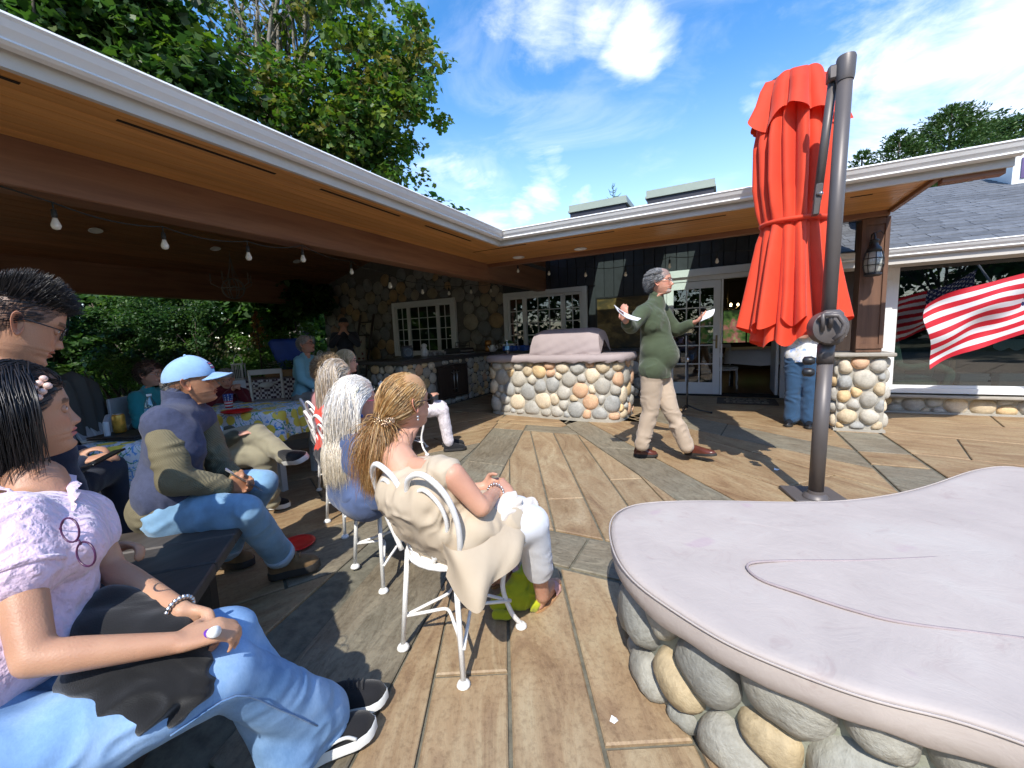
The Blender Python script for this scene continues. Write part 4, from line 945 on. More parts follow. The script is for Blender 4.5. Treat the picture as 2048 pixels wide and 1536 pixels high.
o = offset_poly(loop, .0075); MB().tube([(q[0], q[1], TZ-.008) for q in o], .0035, 5, closed=True).build('piping', m_spac, cvr, smooth=True)
cz_ = lambda q: TZ+.0075
for cp_ in (((1900, 1114), (1731, 1121), (1561, 1122), (1496, 1129), (1519, 1158), (1604, 1188), (1710, 1222), (1816, 1247), (2048, 1277)),):
    MB().tube(catmull([PZ(a, b_, TZ+.0055) for a, b_ in cp_], 6), .0045, 6).build('crease', mat('crease_fabric', (.33, .27, .27), .8, .1, 20), cvr, smooth=True)
# ------------------------------------------------------------ red cantilever umbrella
m_red = None
m, t, b = nodes_of('umbrella_fabric'); v = coords(t, 'Object'); n1 = noise(t, v, 300, 2, .5); t.links.new(ramp(t, noise(t, v, 3, 4, .6), [(.3, (.74, .050, .012)), (.7, (.84, .070, .018))]), b.inputs['Base Color'])
b.inputs['Roughness'].default_value = .75; b.inputs['Sheen Weight'].default_value = .15; bump(t, b, n1, .15, .002)
o_ = t.nodes['Material Output']; trl = t.nodes.new('ShaderNodeBsdfTranslucent'); trl.inputs[0].default_value = (.85, .07, .02, 1); ms = t.nodes.new('ShaderNodeMixShader'); ms.inputs[0].default_value = .22
t.links.new(b.outputs[0], ms.inputs[1]); t.links.new(trl.outputs[0], ms.inputs[2]); t.links.new(ms.outputs[0], o_.inputs[0]); m_red = m
m_mast = mat('mast_metal', (.12, .105, .10), .45, .06, 4, .03, 200, metal=.2)
ub = thing('cantilever_umbrella', 'closed bright red cantilever umbrella tied to its dark grey mast', 'umbrella', (.61, 3.45, 0))
m0 = PY(1630, 1000, 3.46); m1 = PY(1692, 128, 3.46); m0 = A3(m0[0], 3.45, .03); ma = norm(m1-m0)
MB().tube([m0, m0+ma*.95], .046, 20).tube([m0+ma*.951, m0+ma*1.08], .050, 20).tube([m0+ma*1.081, m1], .042, 20).build('mast', m_mast, ub, smooth=True)
MB().obox(m0-A3(0, -.08, .015), (.17, .15, .012), [(1, .3, 0), (-.3, 1, 0), (0, 0, 1)], bev=.006).lathe([(.08, .0), (.07, .02), (.052, .03), (.05, .05)], m0, 20).build('base', m_mast, ub, auto=40)
capc = m1+A3(0, .02, .02); MB().lathe([(.046, -.10), (.05, -.08), (.052, .03), (.047, .045), (.001, .05)], m1, 20, axis=ma).obox(m1+A3(-.05, .03, -.03), (.04, .045, .045), None, bev=.012).build('top_bracket', m_mast, ub, auto=40)
ax0 = PD(1588, 651, 3.10); ax1 = PD(1596, 165, 3.16)
s0 = m1+A3(-.055, .04, -.05); s1 = PD(1634, 400, 2.78); MB().tube([s0, s1], .026, 10).build('strut', m_mast, ub, smooth=True)
br_ = MB(); br_.obox(s1, (.02, .03, .10), [(1, 0, 0), (0, 1, 0), norm(s0-s1)], bev=.006).ball(s1+A3(0, -.035, .03), .012, 8); br_.build('hinge', m_mast, ub, auto=40)
MB().ball(s1+A3(.015, -.035, .03), .014, 8).build('bolt', m_steel, ub, smooth=True)
# crank housing
cz = PY(1655, 655, 3.40); ck = MB(); cx_, cy_, cz_ = cz
ck.lathe([(.03, -.06), (.08, -.06), (.105, -.045), (.11, 0), (.105, .045), (.08, .056), (.03, .06)], cz, 24, axis=(.25, -1, 0)).obox(cz+A3(.02, 0, .0), (.06, .05, .115), None, bev=.03)
ck.build('crank_housing', m_mast, ub, auto=50)
MB().tube([cz+A3(-.06, -.075, .05), cz+A3(-.03, -.10, .08), cz+A3(.035, -.10, .075), cz+A3(.07, -.10, .02), cz+A3(.06, -.10, -.04), cz+A3(.02, -.09, -.08)], .016, 8).tube([cz+A3(.0, -.07, 0), cz+A3(.0, -.10, .09)], .014, 8).tube([cz+A3(-.04, -.08, -.02), cz+A3(-.045, -.105, .09)], .012, 8).build('crank_handle', m_mast, ub, smooth=True)
MB().lathe([(.02, 0), (.03, .02), (.028, .06), (.01, .07)], cz+A3(-.06, .0, -.22), 10, axis=(-1, 0, 0)).lathe([(.02, 0), (.03, .02), (.028, .06), (.01, .07)], cz+A3(-.06, .0, -.30), 10, axis=(-1, 0, 0)).build('knob', m_blackmetal, ub, smooth=True)
# canopy
sh = A3(CR[0], CR[1], 0); sh = norm(sh); dp = A3(-sh[1], sh[0], 0)
def canopy(rows, nang, pleats, seed, zfun=None, amp=1.0, a0=0, a1=2*np.pi, ph=0.):
    """rows: (image row of the axis as a fraction 0 top..1 bottom, radius, pleat depth)"""
    R = []; ts = np.linspace(0, 1, len(rows)*6-5); A = np.array(rows); k = np.linspace(0, 1, len(rows)); aa = np.linspace(a0, a1, nang); rs_ = np.random.RandomState(seed); ws = rs_.uniform(.6, 1.4, 40); phs = rs_.uniform(0, 6.28, 40)
    for tt in ts:
        f, r, pd = [np.interp(tt, k, A[:, q]) for q in range(3)]; row = []
        c0 = ax1+(ax0-ax1)*f
        for a in aa:
            w_ = a*pleats+ph+.35*math.sin(a*3+seed)+.5*f*math.sin(a*2+1.7*seed); pl = (abs(math.sin(w_*.5))**.8*2-1)
            pl = .65*pl+.35*math.sin(a*(pleats*.55)+phs[3]+f*2.2); rr = r*(1+pd*pl*amp)*(1+.05*math.sin(2*a+seed)); q = c0+sh*math.cos(a)*rr+dp*math.sin(a)*rr*.8
            if zfun: q = q+A3(0, 0, zfun(a, tt))
            row.append(q)
        R.append(row)
    return R
MPX = 3.0/817
rowsM = [(.03, .17, .16), (.12, .225, .2), (.25, .245, .26), (.42, .24, .26), (.52, .225, .2), (.585, .215, .08), (.64, .225, .18), (.76, .238, .3), (.88, .258, .36), (.96, .28, .38)]
MB().grid(canopy(rowsM, 260, 15, 2, lambda a, tt: -.09*max(0, (tt-.9)/.1)*(.2+.8*math.sin(a*5.5+.6)**2)+.03*math.sin(2*a)*tt+.03*math.cos(a)*tt), wrap=False).build('canopy', m_red, ub, smooth=True)
MB().grid(canopy([(.60, .19, .12), (.8, .21, .22), (1.03, .25, .3)], 160, 12, 5, lambda a, tt: -.06*tt*math.sin(a*4+1)**2+.05*math.cos(a)*tt)).build('inner_panel', m_red, ub, smooth=True)
rowsV = [(-.005, .06, .02), (-.015, .16, .06), (.0, .225, .12), (.05, .25, .18), (.12, .265, .24), (.19, .30, .28)]
MB().grid(canopy(rowsV, 200, 11, 4, lambda a, tt: (.045*math.sin(a*3+1)+.035*math.sin(a*7))*tt+(-.06*math.cos(a)*tt)+.05*math.sin(a*5)*max(0, tt-.4), ph=.7)).build('vent_flap', m_red, ub, smooth=True)
MB().tube([ax1+(ax0-ax1)*.585+sh*math.cos(a)*.238+dp*math.sin(a)*.195 for a in np.linspace(0, 2*np.pi, 48, endpoint=False)], .017, 6, closed=True).build('tie_strap', m_red, ub, smooth=True)
hub = ax1+A3(-.10, 0, .045); MB().lathe([(.09, -.03), (.09, 0), (.06, .018), (.001, .022)], hub, 18).build('hub', m_mast, ub, smooth=True)
MB().tube([ax1+A3(0, 0, .02), ax0+A3(0, 0, .2)], .02, 8).build('inner_pole', m_mast, ub)
for k in range(8):
    a = k*math.pi/4; MB().tube([ax1+(sh*math.cos(a)+dp*math.sin(a))*.06, ax0+(sh*math.cos(a)+dp*math.sin(a))*.13+A3(0, 0, .12)], .009, 5).build('rib', m_mast, ub)
# ------------------------------------------------------------ flag on a slanted pole
m, t, b = nodes_of('flag_cloth'); m_flag = m
fl = thing('flag', 'american flag flying on a slanted pole in front of the big picture window', 'flag', (3.4, 6.2, 1.9))
F0 = {'tl': PY(1855, 610, 6.15), 'bl': PY(1858, 742, 6.15), 'tr': PY(2048, 543, 6.2), 'br': PY(2048, 655, 6.2)}
# fly edge at left, canton at the hoist on the right, out of frame
ft, fb_ = F0['tl'], F0['bl']; dt = norm(F0['tr']-ft); db_ = norm(F0['br']-fb_); Lf = 1.38
nu, nv = 130, 65; V = np.zeros((nu, nv, 3)); colr = np.zeros((nu, nv, 3)); uu = np.linspace(0, 1, nu); vv = np.linspace(0, 1, nv)
for i, u in enumerate(uu):
    top = ft+dt*Lf*u+A3(0, 0, .04*math.sin(u*7)); bot = fb_+db_*Lf*u*1.0+A3(0, 0, -.02+.05*math.sin(u*5+1))
    for j, v_ in enumerate(vv):
        p = top*(1-v_)+bot*v_; fold = .045*math.sin(u*9+v_*5)+.03*math.sin(u*16-v_*7+1)*(1-u)+.04*math.sin(v_*9+u*4); V[i, j] = p+A3(-.02*math.sin(v_*6.28)*(1-u), fold, .012*math.sin(u*14+v_*6))
RED, WHI, BLU = (.62, .012, .03), (.80, .80, .82), (.02, .03, .13)
fm_ = MB(); fm_.grid(V); fo = fm_.build('cloth', m_flag, fl, smooth=True)
# stripes and stars as flat print: UV map and node pattern
me = fo.data; uvl = me.uv_layers.new(name='UVMap'); li = np.zeros(len(me.loops), np.int32); me.loops.foreach_get('vertex_index', li); uvv = np.stack([(li//nv)/(nu-1), (li % nv)/(nv-1)], 1).astype(np.float32); uvl.data.foreach_set('uv', uvv.ravel())
tcn = t.nodes.new('ShaderNodeTexCoord'); sp = t.nodes.new('ShaderNodeSeparateXYZ'); t.links.new(tcn.outputs['UV'], sp.inputs[0])
def nm(op, a, b__=None, c__=None):
    n_ = t.nodes.new('ShaderNodeMath'); n_.operation = op
    for i, x in enumerate((a, b__, c__)):
        if x is None: continue
        if isinstance(x, (int, float)): n_.inputs[i].default_value = x
        else: t.links.new(x, n_.inputs[i])
    return n_.outputs[0]
U_, V_ = sp.outputs[0], sp.outputs[1]
stripe = nm('LESS_THAN', nm('MODULO', nm('MULTIPLY', V_, 13), 2), 1.0); cant = nm('MULTIPLY', nm('GREATER_THAN', U_, .60), nm('LESS_THAN', V_, 7/13))
def star(off):
    cu = nm('SUBTRACT', nm('FRACT', nm('ADD', nm('MULTIPLY', nm('SUBTRACT', U_, .605), 6/.40), off)), .5); cv_ = nm('SUBTRACT', nm('FRACT', nm('ADD', nm('MULTIPLY', V_, 5*13/7), off)), .5)
    x_ = nm('MULTIPLY', cu, 1.25); an = nm('ARCTAN2', x_, nm('MULTIPLY', cv_, -1)); r_ = nm('SQRT', nm('ADD', nm('MULTIPLY', x_, x_), nm('MULTIPLY', cv_, cv_)))
    return nm('LESS_THAN', r_, nm('ADD', .17, nm('MULTIPLY', nm('ABSOLUTE', nm('SUBTRACT', nm('FRACT', nm('ADD', nm('MULTIPLY', an, 5/6.2832), .5)), .5)), -.0)) if False else nm('ADD', .30, nm('MULTIPLY', nm('ABSOLUTE', nm('SUBTRACT', nm('FRACT', nm('MULTIPLY', an, 5/6.2832)), .5)), -.36)) if False else nm('ADD', .12, nm('MULTIPLY', nm('POWER', nm('ABSOLUTE', nm('SUBTRACT', nm('FRACT', nm('MULTIPLY', an, 5/6.2832)), .5)), 2.0), .9)))
st_ = nm('MAXIMUM', star(0.0), star(.5)); c = mixc(t, stripe, WHI, RED); c = mixc(t, cant, c, mixc(t, st_, BLU, WHI)); t.links.new(c, b.inputs['Base Color']); b.inputs['Roughness'].default_value = .7
trl = t.nodes.new('ShaderNodeBsdfTranslucent'); t.links.new(c, trl.inputs[0]); ms = t.nodes.new('ShaderNodeMixShader'); ms.inputs[0].default_value = .3; t.links.new(b.outputs[0], ms.inputs[1]); t.links.new(trl.outputs[0], ms.inputs[2]); t.links.new(ms.outputs[0], t.nodes['Material Output'].inputs[0])
pt, pb = V[-1, 0], V[-1, -1]; pd_ = norm(A3(-.25, -.1, 1)); pe = pb-pd_*.25+A3(.35, .4, -.15); MB().tube([pt+pd_*.12, pe, ], .014, 8).ball(pt+pd_*.15, .03, 10).build('pole', m_white, fl, smooth=True)
MB().tube([pe, A3(pe[0]+.15, 7.32, pe[2]-.2)], .014, 8).build('bracket', m_steel, fl)
# ------------------------------------------------------------ wrought iron bistro chairs
def bistro(label, c, ang, seat_h=.425, group='white wrought iron chairs', tilt=0):
    """c: centre of the seat on the ground, ang: facing direction"""
    ca, sa_ = math.cos(ang), math.sin(ang); c = A3(*c[:2], 0)
    def T(x, y, z): return c+A3(ca*x-sa_*y, sa_*x+ca*y, z)           # x forward, y left
    th = thing('bistro_chair', label, 'chair', c, group); R = .195
    st = MB(); ringp = [T(R*math.cos(a), R*math.sin(a), seat_h) for a in np.linspace(0, 2*np.pi, 28, endpoint=False)]; st.tube(ringp, .009, 8, closed=True)
    sg = [[T(r_*math.cos(a), r_*math.sin(a), seat_h+.004+.012*(1-(r_/R)**2)) for a in np.linspace(0, 2*np.pi, 28, endpoint=False)] for r_ in (R, R*.6, R*.2, .004)]
    st.build('seat_ring', m_whiteiron, th, smooth=True); MB().grid(sg, wrap=True).build('seat', m_whiteiron, th, smooth=True)
    for a in (.72, -.72, math.pi-.72, math.pi+.72):
        fr_ = abs(a) < 1.5; x1, y1 = (.165 if fr_ else -.165), (.165 if math.sin(a) > 0 else -.165); bx, by = R*math.cos(a), R*math.sin(a)
        if fr_: pts = catmull([(bx, by, seat_h), (bx+.02, by*1.02, seat_h-.10), (bx-.01, by*.93, .20), (x1-.02, y1*.92, .09), (x1+.02, y1*1.05, .015)], 6)
        else: pts = [(bx, by, seat_h), (x1-.01, y1, .02)]
        lg = MB().tube([T(*p) for p in pts], .0105, 8).lathe([(.022, 0.0), (.026, .006), (.022, .014), (.012, .024)], T(pts[-1][0], pts[-1][1], 0), 14); lg.build('leg', m_whiteiron, th, smooth=True)
    for q in range(4):       # four bowed stretchers that meet the legs
        a0 = [(.15, .15), (.15, -.15), (-.165, -.165), (-.165, .165)][q]; a1 = [(.15, -.15), (-.165, -.165), (-.165, .165), (.15, .15)][q]
        if q == 9: continue
        pts = [];
        for s in np.linspace(0, 1, 13):
            x_, y_ = a0[0]*(1-s)+a1[0]*s, a0[1]*(1-s)+a1[1]*s; k = math.sin(math.pi*s)**.75; pts.append(T(x_*(1-.55*k), y_*(1-.55*k), .135+.04*k))
        MB().tube(pts, .007, 6).build('stretcher', m_whiteiron, th, smooth=True)
    lean = lambda z: -.17-.30*max(0, z)**1.15
    def B(y, z): return T(lean(z)-.02*(abs(y)/.2)**2*-1, y, seat_h+z)
    bk_ = MB(); outer = [(-.15, 0), (-.19, .12), (-.205, .23), (-.185, .33), (-.12, .385), (-.045, .355), (0, .28), (.045, .355), (.12, .385), (.185, .33), (.205, .23), (.19, .12), (.15, 0)]
    bk_.tube([B(y_, z_) for y_, z_, _ in catmull([(a, b__, 0) for a, b__ in outer], 5)], .0105, 8)
    inner = [(-.03, .0), (-.10, .08), (-.155, .18), (-.155, .27), (-.105, .325), (-.055, .29), (-.06, .235), (-.10, .225), (-.11, .255)]
    for sg_ in (1, -1):
        bk_.tube([B(y_*sg_, z_) for y_, z_, _ in catmull([(a, b__, 0) for a, b__ in inner], 5)], .0075, 7)
        bk_.tube([B(y_*sg_, z_) for y_, z_, _ in catmull([(a, b__, 0) for a, b__ in ((.045, 0), (.055, .10), (.045, .18), (.06, .235))], 5)], .0065, 6); bk_.ball(B(-.11*sg_, .255), .011, 8)
    bk_.build('backrest', m_whiteiron, th, smooth=True); return th
CHF = [(-.955, 1.285, 82), (-1.60, 1.60, 72), (-2.25, 1.93, 70), (-2.85, 2.32, 68)]
bistro('white wrought iron chair nearest the camera, under the blonde woman in beige', CHF[0][:2], math.radians(CHF[0][2]))
bistro('white wrought iron chair under the woman with long white hair', CHF[1][:2], math.radians(CHF[1][2]))
bistro('white wrought iron chair under the woman with straight ash blonde hair', CHF[2][:2], math.radians(CHF[2][2]))
bistro('farthest white wrought iron chair in the front row, nearest the porch', CHF[3][:2], math.radians(CHF[3][2]))
# ------------------------------------------------------------ bench
m_bench = wood('bench_wood', (.060, .050, .042), (.03, .025, .022), 1, .7, .6, .15, .3)
bd = norm(A3(-.30, -1.0, 0)); bp = A3(-bd[1], bd[0], 0)*-1        # runs back from the far end
bc = A3(-1.97, 1.02, 0); bc2 = A3(-1.52, .60, 0)
be = norm(bc2-bc); bd = norm(A3(be[1], -be[0], 0)); bd = bd if bd[1] < 0 else -bd
bn = thing('bench', 'dark weathered plank bench carrying the man in the blue cap', 'bench', bc)
Lb = 1.75
# end of the bench: three planks side by side, long axis along bd
for k in range(4):
    w0 = -.10+k*.235; c0 = bc+be*(w0+.115); MB().obox(c0+bd*Lb/2+A3(0, 0, .42), (Lb/2, .112, .024), [bd, be, (0, 0, 1)], bev=.006).build('seat_plank', m_bench, bn)
for s in (.18, Lb-.2):
    MB().obox(bc+be*.36+bd*s+A3(0, 0, .365), (.03, .44, .03), [bd, be, (0, 0, 1)]).build('rail', m_bench, bn)
    for k in (.02, .70): MB().obox(bc+be*k+bd*s+A3(0, 0, .167), (.04, .04, .167), [bd, be, (0, 0, 1)]).build('leg', m_bench, bn)
# second bench under the young woman and the young man (only its edge shows)
b2 = thing('bench', 'dark plank bench at the left edge carrying the young woman in the pink sweater', 'bench', (-1.35, -.1, 0)); u2 = norm(A3(1, .22, 0)); v2 = A3(-u2[1], u2[0], 0)
for k in range(2): MB().obox(A3(-1.5, -.02, .40)+v2*(-.12+k*.2), (.75, .095, .022), [u2, v2, (0, 0, 1)], bev=.006).build('seat_plank', m_bench, b2)
for s in (-.6, .6): MB().obox(A3(-1.5, -.02, .19)+u2*s, (.04, .15, .19), [u2, v2, (0, 0, 1)]).build('leg', m_bench, b2)
# ------------------------------------------------------------ adirondack chair
m_adir = mat('grey_paint', (.46, .49, .51), .55, .08, 5, .1, 80)
ad = thing('adirondack_chair', 'pale grey slatted adirondack chair empty behind the lemon tablecloth', 'chair', (-4.2, 1.3, 0)); ac0 = A3(-3.95, 1.15, 0); fw = norm(A3(.62, .78, 0)); lf_ = A3(-fw[1], fw[0], 0)
for k in range(6):
    y_ = (k-2.5)*.098; ht = .62-.05*abs(k-2.5)**1.3*.5; c0 = ac0+lf_*y_-fw*.18+A3(0, 0, .30); up_ = norm(-fw*.42+A3(0, 0, 1)); MB().obox(c0+up_*ht/2+lf_*y_*.12, (.045, .010, ht/2), [lf_, np.cross(up_, lf_), up_+lf_*y_*.30], bev=.004).build('back_slat', m_adir, ad)
for k in range(5): MB().obox(ac0+fw*(-.12+k*.11)+A3(0, 0, .30+k*.014), (.045, .27, .01), [fw, lf_, (0, 0, 1)], bev=.004).build('seat_slat', m_adir, ad)
for s in (-1, 1):
    MB().obox(ac0+lf_*s*.32+fw*.08+A3(0, 0, .53), (.34, .055, .012), [fw, lf_, (0, 0, 1)], bev=.005).build('armrest', m_adir, ad)
    MB().obox(ac0+lf_*s*.29+fw*.36+A3(0, 0, .26), (.045, .012, .26), [fw, lf_, (0, 0, 1)]).build('leg', m_adir, ad); MB().obox(ac0+lf_*s*.27-fw*.12+A3(0, 0, .21), (.42, .012, .05), [norm(fw+A3(0, 0, .35)), lf_, (0, 0, 1)]).build('leg', m_adir, ad)
ad2 = copy_tree(ad); ad2['label'] = 'pale grey adirondack chair beside the woman in the teal cardigan'; ad2.location = ad2.location+Vector((-.85, .55, 0)); ad['group'] = ad2['group'] = 'grey adirondack chairs'
# blanket over the back of another seat
m, t, b = nodes_of('woven_blanket'); v = coords(t, 'Object'); w_ = t.nodes.new('ShaderNodeTexWave'); w_.wave_profile = 'TRI'; w_.bands_direction = 'Z'; w_.inputs['Scale'].default_value = 4.2; w_.inputs['Distortion'].default_value = 0
sx = t.nodes.new('ShaderNodeSeparateXYZ'); t.links.new(v, sx.inputs[0]); tri = t.nodes.new('ShaderNodeMath'); tri.operation = 'PINGPONG'; tri.inputs[1].default_value = .055; t.links.new(sx.outputs[2], tri.inputs[0])
s2 = t.nodes.new('ShaderNodeMath'); s2.operation = 'ADD'; t.links.new(tri.outputs[0], s2.inputs[0]); t.links.new(sx.outputs[1], s2.inputs[1]); gt = t.nodes.new('ShaderNodeMath'); gt.operation = 'GREATER_THAN'; gt.inputs[1].default_value = .10; t.links.new(s2.outputs[0], gt.inputs[0])
t.links.new(mixc(t, gt.outputs[0], (.32, .30, .25), (.085, .09, .085)), b.inputs['Base Color']); b.inputs['Roughness'].default_value = .9; m_blk = m
bq = PD(135, 775, 3.5); q_ = [bq+A3(0, 0, 0)]; rows = []
for s in np.linspace(-1, 1, 17):
    row = []
    for z_, d_ in ((-.45, .12), (-.15, .11), (.06, .08), (.12, 0), (.06, -.08), (-.4, -.13)): row.append(A3(0, 0, z_+.02*math.sin(s*5)-.12*max(0, abs(s)-.6))+bq+lf_*s*.30+fw*(d_+.015*math.sin(s*9)))
    rows.append(row)
bt = thing('blanket', 'grey blanket with a pale zigzag edge draped over a chair back at the left', 'blanket', bq); MB().grid(rows).build('cloth', m_blk, bt, smooth=True)
dk_ = thing('wicker_chair', 'dark wicker chair under the grey zigzag blanket', 'chair', (bq[0], bq[1], 0)); B_ = A3(bq[0], bq[1], 0)
MB().obox(B_+A3(0, 0, .58), (.035, .28, .30), [fw, lf_, (0, 0, 1)], bev=.02).build('backrest', m_dark, dk_); MB().obox(B_+fw*.28+A3(0, 0, .36), (.26, .28, .05), [fw, lf_, (0, 0, 1)], bev=.02).build('seat', m_dark, dk_)
for a in (0.0, .5):
    for s in (-.26, .26): MB().obox(B_+fw*a+lf_*s+A3(0, 0, .16), (.02, .02, .16)).build('leg', m_dark, dk_)
# ------------------------------------------------------------ lemon tablecloth tables
m, t, b = nodes_of('lemon_cloth'); v = coords(t, 'Object'); vo = NN(t, 'ShaderNodeTexVoronoi', Scale=9.5, Randomness=.75); t.links.new(v, vo.inputs[0]); c = (.72, .76, .80)
n1 = noise(t, v, 11, 3, .6, 2.6); c1 = mixc(t, ramp(t, n1, [(.57, (0, 0, 0)), (.59, (1, 1, 1))]), c, (.12, .34, .72)); n2 = noise(t, coords(t, 'Object', (1, 1, 1), (0, 0, 0), (3, 3, 3)), 8, 2, .5, 2.2)
c2 = mixc(t, ramp(t, n2, [(.47, (0, 0, 0)), (.485, (1, 1, 1)), (.515, (1, 1, 1)), (.53, (0, 0, 0))]), c1, (.04, .28, .14)); c3 = mixc(t, ramp(t, vo.outputs['Distance'], [(.42, (1, 1, 1)), (.46, (0, 0, 0))]), c2, (.80, .62, .08))
t.links.new(c3, b.inputs['Base Color']); b.inputs['Roughness'].default_value = .6; m_lem = m
def draped(name, label, c, hx, hy, ang, top, drop, material, cat='tablecloth', flare=.05):
    c = A3(*c, 0); ca, sa_ = math.cos(ang), math.sin(ang); N_ = 96; R_ = []
    for s, z, fl_ in ((.02, top, 0), (.6, top, 0), (.97, top, 0), (1.0, top-.006, 0), (1.01, top-.03, .2), (1.03, top-drop*.5, .7), (1.05, top-drop, 1)):
        row = []
        for k in range(N_):
            a = 2*np.pi*k/N_; cc_, ss_ = math.cos(a), math.sin(a); q = (abs(cc_)**8+abs(ss_)**8)**(1/8); f = 1+flare*fl_*math.sin(a*13+math.sin(a*3)); x_, y_ = cc_/q*hx*s*f, ss_/q*hy*s*f
            row.append(c+A3(ca*x_-sa_*y_, sa_*x_+ca*y_, z-(.02*fl_*math.sin(a*4))))
        R_.append(row)
    return tag(MB().grid(R_, wrap=True).build(name, material, smooth=True), label, cat)
def small_table(label, c, hx, hy, ang, top):
    th = thing('side_table', label, 'table', (c[0], c[1], 0)); ca, sa_ = math.cos(ang), math.sin(ang); X_, Y_ = A3(ca, sa_, 0), A3(-sa_, ca, 0); cc_ = A3(c[0], c[1], 0)
    MB().obox(cc_+A3(0, 0, top-.02), (hx*.96, hy*.96, .014), [X_, Y_, (0, 0, 1)]).build('tabletop', m_adir, th)
    for a in (-1, 1):
        for b__ in (-1, 1): MB().obox(cc_+X_*a*(hx-.06)+Y_*b__*(hy-.06)+A3(0, 0, (top-.04)/2), (.025, .025, (top-.04)/2)).build('leg', m_adir, th)
small_table('small table hidden under the nearer lemon print cloth', (-3.28, 1.22), .30, .27, .6, .70); draped('tablecloth', 'nearer lemon print tablecloth with the drink can, purse and black trays on it', (-3.28, 1.22), .31, .28, .6, .70, .26, m_lem)
small_table('small table hidden under the farther lemon print cloth', (-3.85, 2.17), .46, .33, .45, .70); draped('tablecloth', 'farther lemon print tablecloth with the striped paper cup and a red plate', (-3.85, 2.17), .47, .34, .45, .70, .25, m_lem)
# things on the nearer table
T0 = .706
def canthing():
    p = A3(-3.44, 1.12, T0+.03); th = thing('drink_can', 'golden orange drink can standing on the black trays', 'can', p); MB().lathe([(.024, 0), (.033, .008), (.033, .105), (.027, .12)], p, 20).build('can_body', mat('can_print', (.62, .33, .05), .3, .5, 22, metal=.5), th, smooth=True); MB().lathe([(.028, .1205), (.026, .124), (.001, .123)], p, 20).build('can_lid', m_steel, th, smooth=True)
canthing()
tr_ = thing('serving_tray', 'stack of black serving trays with a folded napkin under the drink can', 'tray', (-3.42, 1.14, T0)); X_ = norm(A3(.8, .35, 0)); Y_ = A3(-X_[1], X_[0], 0)
for k in range(2): MB().obox(A3(-3.40, 1.14, T0+.007+k*.013), (.16, .11, .005), [X_, Y_, (0, 0, 1)], bev=.003).build('tray', m_blackmetal, tr_)
def clear_mat():
    if 'clear_plastic' in MATS: return MATS['clear_plastic']
    return glass_mat('clear_plastic', (.60, .80, .86), .8, .12)
def bottle(p, label, h=.21, r=.032):
    th = thing('water_bottle', label, 'bottle', p); MB().lathe([(r*.8, 0), (r, .01), (r*.93, h*.15), (r, h*.25), (r, h*.62), (r*.9, h*.72), (r*.4, h*.88), (r*.38, h*.93)], p, 18).build('bottle_body', clear_mat(), th, smooth=True)
    MB().lathe([(r*1.01, h*.32), (r*1.015, h*.34), (r*1.015, h*.56), (r*1.01, h*.58)], p, 18).build('label', mat('bottle_label', (.20, .50, .72), .4, .3, 30), th, smooth=True); MB().lathe([(r*.44, h*.93), (r*.44, h), (.001, h)], p, 14).build('cap', m_white, th, smooth=True)
bottle(A3(-3.62, 1.36, T0), 'clear water bottle standing beside the black purse on the nearer lemon cloth', .24, .036)
pu = A3(-3.20, 1.36, T0); pt_ = thing('purse', 'shiny black purse with looped handles on the nearer lemon cloth', 'purse', pu); m_lth = mat('black_leather', (.012, .012, .014), .25, .2, 20, .3, 60)
V = MB(); V.ball(pu+A3(0, 0, .085), 1, 20, sc=(.13, .085, .10)); V.build('body', m_lth, pt_, smooth=True)
for s in (-.04, .04): MB().tube([pu+A3(-.09, s, .13), pu+A3(-.07, s*1.6, .21), pu+A3(0, s*1.8, .235), pu+A3(.07, s*1.6, .21), pu+A3(.09, s, .13)], .008, 6).build('handle', m_lth, pt_, smooth=True)
MB().ball(pu+A3(.02, -.09, .13), .009, 8).ball(pu+A3(.045, -.088, .10), .008, 8).build('stud', m_steel, pt_, smooth=True)
# things on the farther table
cp = A3(-4.02, 2.08, .706); ct_ = thing('paper_cup', 'paper cup with stars and red stripes standing on the farther lemon cloth', 'cup', cp)
m, t, b = nodes_of('cup_print'); sx = t.nodes.new('ShaderNodeSeparateXYZ'); t.links.new(coords(t), sx.inputs[0])
def nm2(op, a, b__=None):
    n_ = t.nodes.new('ShaderNodeMath'); n_.operation = op
    for i, x in enumerate((a, b__)):
        if x is None: continue
        if isinstance(x, (int, float)): n_.inputs[i].default_value = x
        else: t.links.new(x, n_.inputs[i])
    return n_.outputs[0]
zc = nm2('SUBTRACT', sx.outputs[2], 0.0); st_ = nm2('GREATER_THAN', nm2('FRACT', nm2('MULTIPLY', zc, 1/.026)), .5); vo = NN(t, 'ShaderNodeTexVoronoi', Scale=62, Randomness=.1); t.links.new(coords(t), vo.inputs[0]); dots = ramp(t, vo.outputs['Distance'], [(.30, (.8, .8, .8)), (.34, (.03, .06, .25))])
t.links.new(mixc(t, nm2('GREATER_THAN', zc, .062), mixc(t, st_, (.65, .02, .03), (.8, .8, .8)), dots), b.inputs['Base Color'])
cu_ = MB().lathe([(.030, 0), (.040, .118), (.042, .12), (.040, .122), (.036, .116), (.028, .02), (.001, .02)], (0, 0, 0), 24).build('cup_body', m, None, smooth=True); cu_.parent = ct_
def plate(p, label, tiltv=(0, 0, 1), r=.115):
    th = MB().lathe([(.001, .004), (r*.62, .004), (r*.72, .010), (r, .020), (r*1.01, .017), (r*.72, .003), (r*.62, 0), (.001, 0)], p, 36, axis=tiltv).build('plate', mat('red_plastic', (.70, .015, .015), .3, .03, spec=.6), smooth=True); return tag(th, label, 'plate', 'red party plates')
